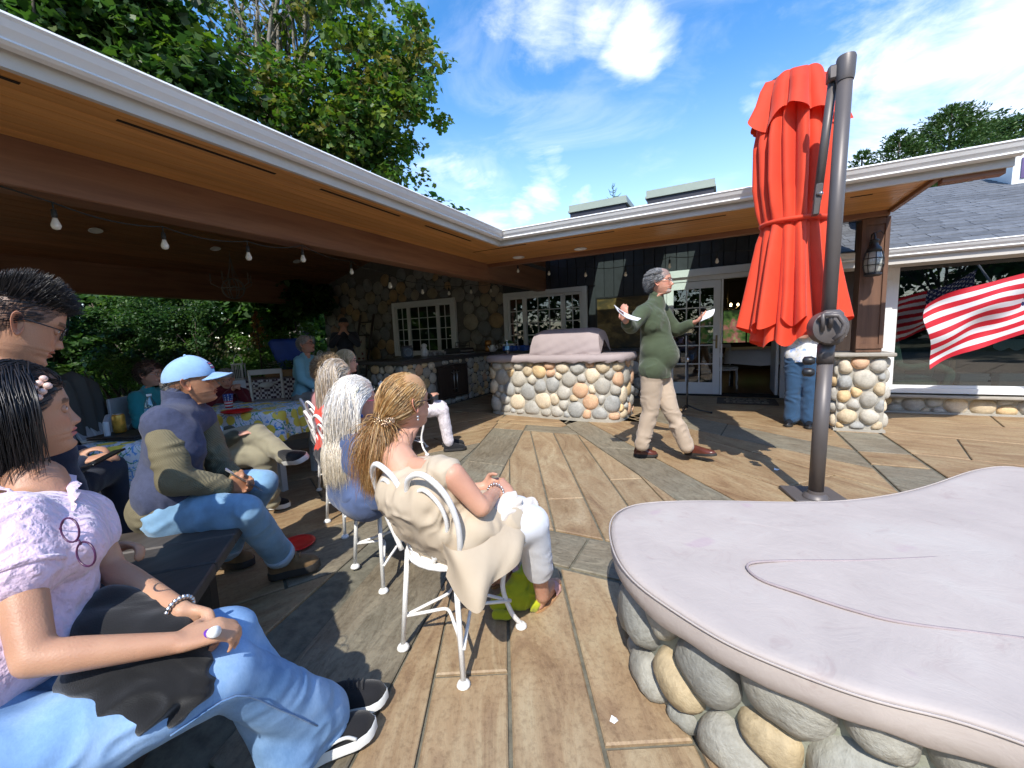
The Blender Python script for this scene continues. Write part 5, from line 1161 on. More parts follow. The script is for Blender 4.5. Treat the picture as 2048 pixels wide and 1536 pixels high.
plate(A3(-3.62, 1.93, .706), 'red plate lying on the farther lemon print cloth'); pz = PZ(593, 1092, .0); plate(A3(pz[0], pz[1], .002), 'red plate lying on the terrace floor behind the brown boot', r=.11)
# ------------------------------------------------------------ long gingham table with flowers and lanterns
m, t, b = nodes_of('gingham'); v = coords(t, 'Object', (1, 1, 1), (0, 0, .45)); ck_ = NN(t, 'ShaderNodeTexChecker', Scale=27); ck_.inputs[1].default_value = (.60, .58, .60, 1); ck_.inputs[2].default_value = (.05, .02, .04, 1); t.links.new(v, ck_.inputs[0]); t.links.new(ck_.outputs[0], b.inputs['Base Color']); b.inputs['Roughness'].default_value = .8; m_ging = m
gA = A3(-7.35, 3.25, 0); gB = A3(-5.75, 4.75, 0)
gd = norm(gB-gA); gn = A3(-gd[1], gd[0], 0); gc = (gA+gB)/2; ga = math.atan2(gd[1], gd[0])
lt_ = thing('long_table', 'long folding table under the dark gingham cloth at the back of the porch', 'table', gc); MB().obox(gc+A3(0, 0, .72), (1.25, .34, .015), [gd, gn, (0, 0, 1)]).build('tabletop', m_adir, lt_)
for a in (-1.1, 1.1):
    for s in (-.28, .28): MB().obox(gc+gd*a+gn*s+A3(0, 0, .35), (.02, .02, .35)).build('leg', m_blackmetal, lt_)
draped('tablecloth', 'dark red and white gingham cloth hanging over the long table with the flower box', gc[:2], 1.27, .36, ga, .745, .36, m_ging, flare=.02)
fb = gc+gd*.28+A3(0, 0, .75); fx = thing('flower_box', 'wooden planter box of white flowers on the gingham cloth', 'planter', fb); MB().obox(fb+A3(0, 0, .055), (.28, .09, .055), [gd, gn, (0, 0, 1)], bev=.006).build('box', m_ob, fx)
rs = random.Random(8); lf = MB(); fw_ = MB()
for k in range(220):
    p = fb+gd*rs.uniform(-.3, .3)+gn*rs.uniform(-.1, .1)+A3(0, 0, .10+rs.random()*.13); d = norm(A3(rs.gauss(0, 1), rs.gauss(0, 1), .6)); s_ = norm(np.cross(d, (0, 0, 1)))*.016; lf.add([p, p+d*.03+s_, p+d*.07, p+d*.03-s_], [(0, 1, 2, 3)])
for k in range(38):
    p = fb+gd*rs.choice((rs.uniform(-.28, -.08), rs.uniform(.1, .28)))+gn*rs.uniform(-.1, .12)+A3(0, 0, .15+rs.random()*.09)
    for q in range(5): a = q*1.256+rs.random()*.3; d = A3(math.cos(a), math.sin(a), .3)*.028; s_ = A3(-math.sin(a), math.cos(a), 0)*.011; fw_.add([p, p+d*.6+s_, p+d, p+d*.6-s_], [(0, 1, 2, 3)])
lf.build('leaves', mat('flower_leaf', (.05, .12, .03), .6), fx); fw_.build('blossoms', mat('white_petal', (.8, .8, .78), .6), fx)
def box_lantern(p, label, h=.24):
    th = thing('candle_lantern', label, 'lantern', p, 'white metal candle lanterns'); fr = MB(); w_ = .065
    for a in (-1, 1):
        for b__ in (-1, 1): fr.obox(p+gd*a*w_+gn*b__*w_+A3(0, 0, h/2), (.008, .008, h/2), [gd, gn, (0, 0, 1)])
    for z in (.01, h): fr.obox(p+A3(0, 0, z), (w_+.015, w_+.015, .01), [gd, gn, (0, 0, 1)])
    for k in range(-2, 3): fr.obox(p+gd*k*.024+gn*-w_+A3(0, 0, h/2), (.003, .003, h/2), [gd, gn, (0, 0, 1)])
    fr.tube([p+gd*math.cos(a)*.06+A3(0, 0, h+.01+math.sin(a)*.14) for a in np.linspace(0, math.pi, 12)], .006, 5); fr.build('cage', m_wz if False else mat('lantern_white', (.5, .5, .48), .6), th); MB().obox(p+A3(0, 0, h*.35), (w_*.75, w_*.75, h*.3), [gd, gn, (0, 0, 1)]).build('candle', mat('grey_glass', (.12, .14, .14), .2), th)
box_lantern(fb-gd*.62-gn*.12, 'pale candle lantern with looped handle left of the flower box'); box_lantern(fb+gd*.55-gn*.02, 'pale candle lantern right of the flower box beside the man in blue')
# ------------------------------------------------------------ white dining chairs
def dchair(c, ang, label, label2=None):
    th = thing('dining_chair', label, 'chair', (c[0], c[1], 0), 'white painted dining chairs'); ca, sa_ = math.cos(ang), math.sin(ang); c = A3(c[0], c[1], 0)
    def T(x, y, z): return c+A3(ca*x-sa_*y, sa_*x+ca*y, z)
    X_, Y_ = T(1, 0, 0)-c, T(0, 1, 0)-c; wm = mat('chair_white', (.66, .66, .63), .5, .05)
    MB().obox(T(0, 0, .435), (.22, .23, .02), [X_, Y_, (0, 0, 1)], bev=.008).build('seat', mat('seat_linen', (.50, .50, .47), .85, .1, 20), th); MB().obox(T(0, 0, .40), (.21, .22, .025), [X_, Y_, (0, 0, 1)]).build('seat_frame', wm, th)
    for s in (-1, 1):
        MB().tube([T(*p) for p in catmull([(.19, s*.20, .40), (.21, s*.205, .25), (.20, s*.205, .1), (.23, s*.21, 0)], 4)], [.022]*12+[.016], 8).build('leg', wm, th, smooth=True)
        MB().tube([T(*p) for p in catmull([(-.27, s*.20, 0), (-.21, s*.2, .2), (-.20, s*.2, .43), (-.235, s*.205, .65), (-.30, s*.21, .88)], 4)], .019, 8).build('leg', wm, th, smooth=True)
    MB().obox(T(-.295, 0, .865), (.014, .225, .04), [X_, Y_, (-.2, 0, 1)], bev=.008).build('top_rail', wm, th)
    sp_ = MB(); oc = T(-.25, 0, .67)
    V_ = [oc+Y_*.095*math.cos(a)+A3(0, 0, .045*math.sin(a)) for a in np.linspace(0, 2*np.pi, 20, endpoint=False)]; sp_.add([v_+X_*.01 for v_ in V_]+[v_-X_*.01 for v_ in V_], [tuple(range(20)), tuple(range(39, 19, -1))]+[(i, 20+i, 20+(i+1) % 20, (i+1) % 20) for i in range(20)])
    for s in (-1, 1):
        for z_ in (-1, 1): sp_.tube([oc+Y_*s*.08+A3(0, 0, .005*z_), oc+Y_*s*.13+A3(0, 0, .035*z_), oc+Y_*s*.20+A3(0, 0, .05*z_)], .009, 6)
    sp_.build('splat', wm, th, smooth=True); return th
dc1 = dchair((-5.92, 3.62), math.radians(-28), 'empty white dining chair in front of the gingham table')
dc2 = dchair((-5.45, 4.05), math.radians(-35), 'white dining chair under the man in the light blue shirt')
pqq = PD(1440, 760, 9.1); dc3 = dchair((-.02, 9.55), math.radians(-75), 'white dining chair inside the open french door')
# ------------------------------------------------------------ kettle, quilt, counter clutter
kg = A3(-6.15, 6.3, 0); kt = thing('kettle_grill', 'black kettle barbecue standing in shade beside the stone counter', 'barbecue', kg); MB().lathe([(.05, .42), (.17, .46), (.25, .55), (.275, .66), (.28, .69), (.27, .70), (.02, .70)], kg, 28).build('bowl', m_blackmetal, kt, smooth=True)
for a in (0.3, 2.4, 4.5): MB().tube([kg+A3(.12*math.cos(a), .12*math.sin(a), .46), kg+A3(.28*math.cos(a), .28*math.sin(a), 0)], .012, 6).build('leg', m_blackmetal, kt)
MB().tube([kg+A3(.27, -.08, .60), kg+A3(.33, -.06, .60), kg+A3(.33, .06, .60), kg+A3(.27, .08, .60)], .01, 6).build('handle', m_steel, kt, smooth=True)
m, t, b = nodes_of('star_quilt'); v = coords(t, 'Object', (1, 1, 1), (0, .785, 0)); ck_ = NN(t, 'ShaderNodeTexChecker', Scale=7.5); ck_.inputs[1].default_value = (.50, .46, .38, 1); ck_.inputs[2].default_value = (.45, .42, .36, 1); t.links.new(v, ck_.inputs[0]); vo = NN(t, 'ShaderNodeTexVoronoi', Scale=6.5, Randomness=.35); t.links.new(coords(t), vo.inputs[0]); vo.distance = 'MANHATTAN'
t.links.new(mixc(t, ramp(t, vo.outputs['Distance'], [(.30, (1, 1, 1)), (.33, (0, 0, 0))]), ck_.outputs[0], (.22, .07, .06)), b.inputs['Base Color']); b.inputs['Roughness'].default_value = .9
ldr = thing('ladder', 'dark wooden ladder leaning on the stone house wall behind the quilt', 'ladder', (-8.75, 8.15, 0))
for s in (-.25, .25): MB().tube([(-8.75+s, 7.75, 0), (-8.75+s, 8.3, 2.0)], .03, 8).build('rail', m_cab, ldr)
for k in range(5): z = .35+k*.36; MB().tube([(-9.0, 7.75+.275*z, z), (-8.5, 7.75+.275*z, z)], .02, 8).build('rung', m_cab, ldr)
rows = []
for s in np.linspace(-1, 1, 33):
    wv = .03*math.sin(s*11)+.02*math.sin(s*23); rows.append([A3(-8.75+s*w_, 7.93+yy+wv, z+.05*math.sin(s*4)*(z < .9)) for z, yy, w_ in ((1.40, .19, .17), (1.42, .13, .19), (1.35, .07, .21), (1.1, .02, .25), (.8, -.02, .30), (.52, -.05, .33))])
tag(MB().grid(rows).build('quilt', m, smooth=True), 'cream patchwork quilt with dark red stars folded over the ladder', 'quilt')
CTZ = .927
def on_counter(px, py, d=0): p = PZ(px, py, CTZ); return A3(p[0], p[1], CTZ)
sp0 = A3(-5.32, 5.95, CTZ); spk = thing('speaker', 'blue grey portable speaker on the near part of the dark countertop', 'speaker', sp0); MB().obox(sp0+A3(0, 0, .10), (.07, .10, .10), [norm((.9, -.45, 0)), norm((.45, .9, 0)), (0, 0, 1)], bev=.02).build('case', mat('speaker_case', (.10, .12, .16), .5, .1), spk, auto=40)
MB().lathe([(.001, 0), (.05, .0), (.062, -.004), (.072, .006), (.076, 0)], sp0+A3(.066, -.033, .10), 24, axis=norm((.9, -.45, 0))).build('grille', mat('speaker_grille', (.30, .36, .42), .4, .1), spk, smooth=True); MB().obox(sp0+A3(0, 0, .215), (.04, .09, .012), [norm((.9, -.45, 0)), norm((.45, .9, 0)), (0, 0, 1)]).build('handle', m_blackmetal, spk)
vs = A3(-5.15, 6.25, CTZ); tag(MB().lathe([(.05, 0), (.07, .03), (.078, .08), (.05, .15), (.04, .17), (.058, .20), (.05, .23), (.02, .25), (.001, .255)], vs, 20).build('vase', mat('white_ceramic', (.75, .73, .72), .35, .1, 14, .2, 40), smooth=True), 'white ceramic owl shaped vase beside the speaker', 'vase')
rs = random.Random(4); gl = MB()
for k in range(60): p = vs+A3(.02+rs.uniform(-.06, .10), .12+rs.uniform(0, .42), .01+rs.random()*.055); gl.ball(p, rs.uniform(.012, .026), 6)
tag(gl.build('crumpled_foil', mat('foil', (.6, .6, .62), .3, .3, 30, metal=.8), smooth=True), 'crumpled silver foil heap on the dark countertop right of the vase', 'foil', kind='stuff')
for k, (a, b__, w_, h_) in enumerate(((6.95, -.05, .16, .3), (7.25, .05, .15, .24))):
    tag(MB().obox((-4.9+b__, a, CTZ+.003+.001*k), (w_, h_*.5, .002), [norm((1, .3, 0)), norm((-.3, 1, 0)), (0, 0, 1)]).build('paper_sheet', m_linen), ('white sheet of paper on the countertop beside the foil', 'white sheet of paper on the countertop near the teapot')[k], 'paper')
gr_ = A3(-5.1, 7.35, CTZ); gt_ = thing('griddle', 'black tabletop griddle with steel front on the far end of the counter', 'griddle', gr_); MB().obox(gr_+A3(0, 0, .06), (.20, .28, .055), bev=.01).build('body', m_blackmetal, gt_); MB().obox(gr_+A3(.203, 0, .055), (.003, .24, .02)).build('front_strip', m_steel, gt_)
fr = MB()
for z in (.16, .24): fr.tube([gr_+A3(.1, -.26, .115), gr_+A3(.1, -.25, z), gr_+A3(.1, .26, z), gr_+A3(.1, .27, .115)], .007, 5)
fr.build('rack', m_blackmetal, gt_)
cpn = A3(-4.72, 7.95, CTZ); tag(MB().lathe([(.07, 0), (.075, .01), (.075, .11), (.065, .12), (.065, .125), (.075, .13), (.075, .24), (.06, .25), (.001, .26)], cpn, 20).build('canister', mat('copper', (.55, .26, .08), .3, .2, metal=.9), smooth=True), 'stacked copper canister in the corner of the counter', 'canister')
pt0 = A3(-4.52, 7.80, CTZ); tp = thing('teapot', 'white pitcher with curved handle in front of the copper canister', 'pitcher', pt0); mwc = mat('white_ceramic', (.75, .73, .72)); MB().lathe([(.05, 0), (.075, .03), (.08, .07), (.06, .11), (.05, .13), (.058, .15)], pt0, 20).build('body', mwc, tp, smooth=True)
MB().tube([pt0+A3(.06, 0, .12), pt0+A3(.12, 0, .12), pt0+A3(.13, 0, .07), pt0+A3(.075, 0, .04)], .009, 6).build('handle', mwc, tp, smooth=True); MB().tube([pt0+A3(-.07, 0, .06), pt0+A3(-.11, 0, .11), pt0+A3(-.12, 0, .13)], .012, 6).build('spout', mwc, tp, smooth=True)
bs = A3(-4.22, 8.0, CTZ); tbk = thing('tureen', 'white pedestal bowl of green moss with curled handles against the right window', 'bowl', bs); MB().lathe([(.09, 0), (.10, .04), (.15, .10), (.17, .16), (.16, .165), (.12, .15), (.001, .14)], bs, 24, sy=.6).tube([bs+A3(.16, 0, .15), bs+A3(.23, 0, .17), bs+A3(.22, 0, .10), bs+A3(.14, 0, .09)], .01, 6).tube([bs+A3(-.16, 0, .15), bs+A3(-.23, 0, .17), bs+A3(-.22, 0, .10), bs+A3(-.14, 0, .09)], .01, 6).build('bowl', mwc, tbk, smooth=True)
MB().ball(bs+A3(0, 0, .17), .11, 12, sc=(1, .6, .6)).build('moss', mat('moss', (.05, .14, .03), .9, .5, 30, 1, 60), tbk, smooth=True)
bg_ = MB(); rs = random.Random(9)
for k in range(9): p = A3(-4.25+k*.09, 7.86+rs.uniform(-.04, .08), CTZ+.01+.055); bg_.obox(p, (.035+rs.random()*.02, .04, .05+rs.random()*.012), [norm((1, rs.uniform(-.4, .4), 0)), norm((rs.uniform(-.2, .2), 1, .1)), (0, 0, 1)], bev=.012)
tag(bg_.build('blue_packets', mat('blue_wrap', (.02, .09, .42), .35, .5, 14, .3, 40), auto=40), 'row of bright blue wrapped packets on the counter under the right window', 'packets')
bottle(A3(-3.12, 5.85, .955), 'clear water bottle standing on the left end of the covered stone island', .24, .036)
# pot behind hood
tag(MB().lathe([(.10, 0), (.11, .01), (.11, .26), (.115, .265), (.10, .28), (.02, .30), (.02, .325), (.001, .33)], (-2.62, 7.9, .927), 24).build('stock_pot', m_steel, smooth=True), 'tall steel stock pot on the back counter behind the barbecue cover', 'pot')
# ------------------------------------------------------------ mic stand, doormat, bag, scrap
ms0 = PZ(1374, 826, 0); mt = thing('microphone_stand', 'black tripod microphone stand behind the walking presenter', 'stand', ms0); MB().tube([ms0+A3(0, 0, .08), ms0+A3(0, 0, .80)], .014, 8).tube([ms0+A3(0, 0, .80), ms0+A3(0, 0, 1.17)], .009, 8).build('pole', m_blackmetal, mt, smooth=True)
MB().lathe([(.02, -.03), (.022, 0), (.02, .04)], ms0+A3(0, 0, .80), 10).build('clutch', m_steel, mt, smooth=True); MB().tube([ms0+A3(-.05, 0, 1.17), ms0+A3(.05, .0, 1.18)], .016, 8).build('clip', m_blackmetal, mt)
for a in (.15, 2.3, 4.4): MB().tube([ms0+A3(0, 0, .12), ms0+A3(.16*math.cos(a), .16*math.sin(a), .05), ms0+A3(.33*math.cos(a), .33*math.sin(a), .015)], .012, 6).ball(ms0+A3(.33*math.cos(a), .33*math.sin(a), .014), .018, 8).build('leg', m_blackmetal, mt, smooth=True)
mt_ = thing('doormat', 'brown coir doormat lettered home sweet home before the open french door', 'doormat', (.33, 7.85, 0)); MB().box((-.10, 7.50, .001), (.78, 8.14, .014), bev=.004).build('mat', mat('coir', (.09, .07, .05), .95, .35, 40, 1, 200), mt_)
for k, wd_ in enumerate(('HOME', 'SWEET', 'HOME')):
    cu = bpy.data.curves.new('lettering', 'FONT'); cu.body = wd_; cu.size = .19; cu.extrude = .001; cu.align_x = 'CENTER'; cu.align_y = 'CENTER'; cu.offset = .006
    tmp = bpy.data.objects.new('lettering', cu); C.objects.link(tmp); bpy.context.view_layer.update(); me = bpy.data.meshes.new_from_object(tmp.evaluated_get(bpy.context.evaluated_depsgraph_get())); bpy.data.objects.remove(tmp)
    me.transform(Matrix.Translation((.34, 8.02-k*.19, .0165))@Matrix.Diagonal((1.15, .85, 1, 1))); me.materials.clear(); link('lettering', me, mat('pale_print', (.32, .28, .20), .9, .2), mt_)
sc0 = PZ(1228, 1442, 0); tag(MB().add([sc0+A3(*p) for p in ((-.012, -.008, .002), (.004, -.012, .003), (.014, 0, .008), (.006, .011, .003), (-.010, .009, .009))]+[sc0+A3(0, 0, .006)], [(0, 1, 5), (1, 2, 5), (2, 3, 5), (3, 4, 5), (4, 0, 5)]).build('paper_scrap', m_linen), 'tiny white scrap of paper on the floor planks in the foreground', 'litter')
sc1 = PZ(1553, 940, 0); tag(MB().add([sc1+A3(*p) for p in ((-.02, -.014, .002), (.006, -.02, .003), (.024, 0, .012), (.01, .018, .003), (-.016, .014, .014))]+[sc1+A3(0, 0, .01)], [(0, 1, 5), (1, 2, 5), (2, 3, 5), (3, 4, 5), (4, 0, 5)]).build('paper_scrap', m_linen), 'small white scrap of paper on the floor left of the umbrella mast', 'litter')
# folded blue canopy chair beside the man in blue
bu = PD(578, 700, 6.9); tf = thing('camp_chair', 'folded royal blue camp chair left of the man in the light blue shirt', 'chair', (bu[0], bu[1], 0)); q = MB(); rows = [[A3(bu[0], bu[1], 0)+gd*math.cos(a)*r_*(1+.2*math.sin(a*7))+gn*math.sin(a)*r_*.6+A3(0, 0, z) for a in np.linspace(0, 2*np.pi, 40, endpoint=False)] for r_, z in ((.05, .55), (.13, .75), (.2, 1.05), (.27, 1.3), (.22, 1.36), (.02, 1.34))]
q.grid(rows, wrap=True).build('fabric', mat('royal_blue', (.008, .05, .30), .6, .15, 8), tf, smooth=True); MB().tube([A3(bu[0], bu[1], 0)+gd*.1, A3(bu[0], bu[1], 1.3)], .012, 6).tube([A3(bu[0], bu[1], 0)-gd*.1, A3(bu[0], bu[1], 1.3)], .012, 6).build('frame', m_blackmetal, tf)
tf2 = thing('plush_toy', 'small white and black plush dog under the empty dining chair', 'toy', (-5.3, 3.55, 0)); t0 = A3(-5.62, 3.62, 0); MB().ball(t0+A3(0, 0, .09), .09, 12, sc=(1.2, .8, .9)).ball(t0+A3(.10, 0, .13), .065, 12).build('body', mat('plush', (.5, .48, .45), .95, .2, 20, 1, 80), tf2, smooth=True); MB().ball(t0+A3(.155, -.02, .14), .018, 8).ball(t0+A3(.10, -.06, .16), .024, 8).build('patches', m_dark, tf2, smooth=True)
# ------------------------------------------------------------ people
def caps(mb, a, b, ra, rb, n=14):
    a, b = A3(*a), A3(*b); d = b-a; L_ = np.linalg.norm(d)
    if L_ < 1e-5: return mb.ball(a, max(ra, rb), n)
    z = d/L_; x = norm(np.cross(z, (0, 0, 1)) if abs(z[2]) < .9 else np.cross(z, (1, 0, 0))); y = np.cross(z, x); prof = []
    for t in np.linspace(math.pi, math.pi/2, 5): prof.append((ra*math.sin(t), ra*math.cos(t)))
    for t in np.linspace(math.pi/2, 0, 5): prof.append((rb*math.sin(t), L_+rb*math.cos(t)))
    ang = np.arange(n)*2*np.pi/n; V = [a+x*max(r, 1e-4)*math.cos(q)+y*max(r, 1e-4)*math.sin(q)+z*h for r, h in prof for q in ang]
    F = [(i*n+j, i*n+(j+1) % n, (i+1)*n+(j+1) % n, (i+1)*n+j) for i in range(len(prof)-1) for j in range(n)]+[tuple(range(n))[::-1], tuple((len(prof)-1)*n+j for j in range(n))]
    return mb.add(V, F)
def remesh(bones, vox, smooth=3, extra=None):
    mb = MB()
    for b in bones:
        if len(b) == 2: mb.ball(b[0], 1, 20, sc=b[1])       # ellipsoid (centre, radii)
        else: caps(mb, *b)
    me = mesh_np(np.concatenate(mb.v), mb.f, False); o = bpy.data.objects.new('t', me); C.objects.link(o); md = o.modifiers.new('r', 'REMESH'); md.mode = 'VOXEL'; md.voxel_size = vox
    bpy.context.view_layer.update(); dg = bpy.context.evaluated_depsgraph_get(); m2 = bpy.data.meshes.new_from_object(o.evaluated_get(dg)); bpy.data.objects.remove(o); bpy.data.meshes.remove(me)
    V = np.zeros(len(m2.vertices)*3, np.float32); m2.vertices.foreach_get('co', V); V = V.reshape(-1, 3).astype(float); E_ = np.zeros(len(m2.edges)*2, np.int32); m2.edges.foreach_get('vertices', E_); E_ = E_.reshape(-1, 2)
    deg = np.bincount(E_.ravel(), minlength=len(V))[:, None]
    i0, i1 = E_[:, 0], E_[:, 1]; nV = len(V)
    for _ in range(smooth):
        S = np.stack([np.bincount(i0, V[i1, k], nV)+np.bincount(i1, V[i0, k], nV) for k in range(3)], 1); V = V*.35+(S/np.maximum(deg, 1))*.65
    F = [tuple(p.vertices) for p in m2.polygons] if any(len(p.vertices) != 4 for p in m2.polygons[:50]) else None
    lv = np.zeros(len(m2.loops), np.int32); m2.loops.foreach_get('vertex_index', lv); ls = np.zeros(len(m2.polygons), np.int32); m2.polygons.foreach_get('loop_total', ls)
    F = lv.reshape(-1, 4) if (ls == 4).all() else [tuple(p.vertices) for p in m2.polygons]
    bpy.data.meshes.remove(m2); return V, F
def vnormals(V, F):
    F = np.asarray(F); a, b, c, d = (V[F[:, k]] for k in range(4)); fn = np.cross(c-a, d-b); N_ = np.zeros_like(V)
    for k in range(4): np.add.at(N_, F[:, k], fn)
    return N_/(np.linalg.norm(N_, axis=1)[:, None]+1e-9)
def folds(V, F, bones, amp, fa=26, fp=7, seed=0):
    wp_ = np.stack([vnoise(V*7+q, seed+q) for q in (7, 8, 9)], 1)*1.6; mk_ = np.clip(vnoise(V*5.5, seed+30)*1.6+.55, 0, 1.3); N_ = vnormals(V, F); acc = np.zeros(len(V)); W = np.zeros(len(V))
    for k, b in enumerate(bones):
        if len(b) == 2: a_, b_ = A3(*b[0])-A3(0, 0, b[1][2]*.5), A3(*b[0])+A3(0, 0, b[1][2]*.5); rr = b[1][0]
        else: a_, b_ = A3(*b[0]), A3(*b[1]); rr = b[2]
        ax = b_-a_; L_ = np.linalg.norm(ax)
        if L_ < .02: continue
        ax /= L_; t = np.clip((V-a_)@ax, 0, L_); dist = np.linalg.norm(V-a_-t[:, None]*ax, axis=1); w_ = 1/(np.abs(dist-rr)+.03)**4; al = (V-a_)@ax; P = (V-al[:, None]*ax)*fp+al[:, None]*ax*fa
        n_ = vnoise(P+wp_, seed+k); n2 = vnoise(P*1.9+5+wp_, seed+k+9); acc += w_*((1-np.abs(n_)*2.6)*mk_+.4*n2); W += w_
    return V+N_*(acc/W*amp)[:, None]
# --- head -----------------------------------------------------------
HR = np.array([(.0, .125, 0, .125, .001), (.036, .121, -.045, .119, .037), (.062, .107, -.072, .100, .056), (.079, .086, -.090, .076, .068), (.088, .062, -.099, .050, .074), (.092, .043, -.101, .030, .0765), (.0945, .028, -.099, .015, .077), (.088, .012, -.095, .000, .0765), (.087, .000, -.091, -.012, .0755), (.0875, -.012, -.086, -.024, .0735), (.0885, -.026, -.081, -.036, .071), (.091, -.040, -.076, -.048, .0675), (.094, -.050, -.071, -.058, .0645), (.091, -.056, -.068, -.064, .062), (.0915, -.063, -.066, -.070, .059), (.085, -.073, -.063, -.077, .055), (.088, -.087, -.061, -.086, .048), (.081, -.100, -.060, -.095, .042), (.063, -.107, -.060, -.103, .042), (.036, -.107, -.061, -.113, .046), (.012, -.114, -.063, -.124, .050), (.000, -.130, -.066, -.142, .052), (-.004, -.155, -.070, -.160, .053), (-.006, -.185, -.076, -.185, .056)])
def zline(x): return np.interp(x, [-.11, -.06, -.03, 0.0, .03, .05, .075, .1], [-.075, -.065, -.03, .008, .012, .024, .054, .064])
def head_mesh(o):
    """o: options; returns local vertices, quads, colours"""
    nr, na = o.get('res', (96, 110)); t = np.linspace(0, len(HR)-1, nr); H = catmull(HR, 8); ti = np.linspace(0, len(H)-1, nr); H = np.array([[np.interp(q, np.arange(len(H)), H[:, k]) for k in range(5)] for q in ti])
    u = np.linspace(0, 2*np.pi, na, endpoint=False); u = u-.45*np.sin(u)*1.0      # crowd samples at the face
    cx_, sy_ = np.cos(u), np.sin(u); e = .86; cu = np.sign(cx_)*np.abs(cx_)**np.where(cx_ > 0, .92, 1.0); su = np.sign(sy_)*np.abs(sy_)**e
    Pf = np.stack([H[:, 0], H[:, 0]*0, H[:, 1]], 1); Pb = np.stack([H[:, 2], H[:, 0]*0, H[:, 3]], 1); mid = (Pf+Pb)/2; hv = (Pf-Pb)/2; w_ = H[:, 4]*o.get('wide', 1)
    P = mid[:, None]+hv[:, None]*cu[None, :, None]; P[..., 1] += w_[:, None]*su[None]; P = P.reshape(-1, 3); x, y, z = P.T; front = np.clip((x-.02)/.05, 0, 1); ay = np.abs(y); G = lambda v, m_, s: np.exp(-((v-m_)/s)**2)
    nz = np.array([.03, .018, .006, -.006, -.016, -.024, -.030, -.036, -.041, -.045]); nh = np.array([0, .004, .008, .0125, .0175, .022, .0245, .020, .007, 0])*o.get('nose', 1); na_ = np.interp(-z, -nz, nh, left=0, right=0)
    x = x+front*na_*np.exp(-(ay/(.0085+.006*np.clip((-z)/.03, 0, 1)*o.get('nosew', 1)))**2)+front*.009*G(ay, .0135, .006)*G(z, -.0335, .0065)
    x = x-front*(.0105*G(ay, .031, .014)*G(z, .007, .0105))+front*.004*G(ay, .030, .020)*G(z, .028, .007)*o.get('brow', 1)
    x = x+front*.005*G(ay, .042, .018)*G(z, -.018, .016)+front*(.0055*G(ay, 0, .020)*(G(z, -.0505, .0045)+1.1*G(z, -.0625, .0052))-.0045*G(ay, 0, .022)*G(z, -.0562, .0022))-front*.004*G(ay, .026, .007)*G(z, -.056, .01)+front*.006*G(ay, 0, .017)*G(z, -.09, .012)*o.get('chin', 1)
    z = z-o.get('jowl', 0)*.006*G(ay, .04, .02)*G(z, -.09, .02)
    V = np.stack([x, y, z], 1); base = np.array(o['skin']); col = np.repeat(base[None], len(V), 0)
    lip = (G(ay, 0, .0235)**1.0 > .30)*((G(z, -.0508, .0048) > .45)|(G(z, -.0625, .0058) > .45))*(x > .06); lc = np.array(o.get('lip', base*np.array([.85, .55, .5]))); col[lip.astype(bool)] = lc
    ck_ = (.25*G(ay, .045, .02)*G(z, -.02, .02)+.22*G(ay, 0, .015)*G(z, -.03, .014))*(x > .03)*o.get('flush', 1); col = col*(1-ck_[:, None])+base*np.array([1.05, .62, .55])*ck_[:, None]
    brw = (x > .05)*(G(ay, .031, .0165)**.5 > .45)*(np.abs(z-(.029-.10*(ay-.03)**2*20)) < .0042*o.get('browt', 1)); col[brw.astype(bool)] = np.array(o.get('browc', (.03, .02, .015)))*.7+base*.3
    sm = (x > .04)*(np.abs(z+.0563) < .0016)*(ay < .021); col[sm.astype(bool)] = lc*.35
    if 'beard' in o:
        bc_, zb = o['beard']; bd_ = (x > .055)*(z < zb)*(z > -.118)*(~lip.astype(bool))*(ay < .04)*((z < -.066)|((z < -9))|(ay > .019)*(z < -.045)); k_ = np.clip(bd_*.75, 0, 1)[:, None]; col = col*(1-k_)+np.array(bc_)*k_
    if 'scalp' in o:
        sc_ = (z > zline(x)+.003*np.sin(y*200)); k_ = (sc_*.7)[:, None]; col = col*(1-k_)+np.array(o['scalp'])*k_
    F = [(i*na+j, i*na+(j+1) % na, (i+1)*na+(j+1) % na, (i+1)*na+j) for i in range(nr-1) for j in range(na)]; Vs = [V]; Fs = [np.array(F)[:, ::-1]]; Cs = [col]; n0 = len(V)
    for s in (1, -1):      # eyes with lids
        c = A3(.0735, s*.0315, .0065); m_, k_ = 20, 24; th = np.linspace(0, np.pi, m_); ph = np.linspace(0, 2*np.pi, k_, endpoint=False); T_, Q_ = np.meshgrid(th, ph, indexing='ij'); E_ = np.stack([np.cos(T_), np.sin(T_)*np.cos(Q_), np.sin(T_)*np.sin(Q_)], -1).reshape(-1, 3)
        ev = c+E_*.0128*np.array([1, 1.1, 1]); ec = np.repeat((base*.93)[None], len(ev), 0); yy, zz = E_[:, 1]*1.1, E_[:, 2]; op = o.get('eye_open', 1)*.40*(1-(yy/.95)**2); open_ = (E_[:, 0] > .3)&(np.abs(yy) < .92)&(zz < op+.05)&(zz > -op*.75)
        ec[open_] = (.62, .58, .55); gz = o.get('gaze', (0, 0)); ir = ((yy-gz[0])**2+(zz-gz[1])**2) < .17; ec[open_&ir] = o.get('iris', (.05, .025, .012)); lash = (E_[:, 0] > .25)&(np.abs(yy) < 1)&(np.abs(zz-op-.08) < .085); ec[lash] = (.02, .014, .012)
        f = np.array([(i*k_+j, i*k_+(j+1) % k_, (i+1)*k_+(j+1) % k_, (i+1)*k_+j) for i in range(m_-1) for j in range(k_)])
        Vs.append(ev); Fs.append(f+n0); Cs.append(ec); n0 += len(ev)
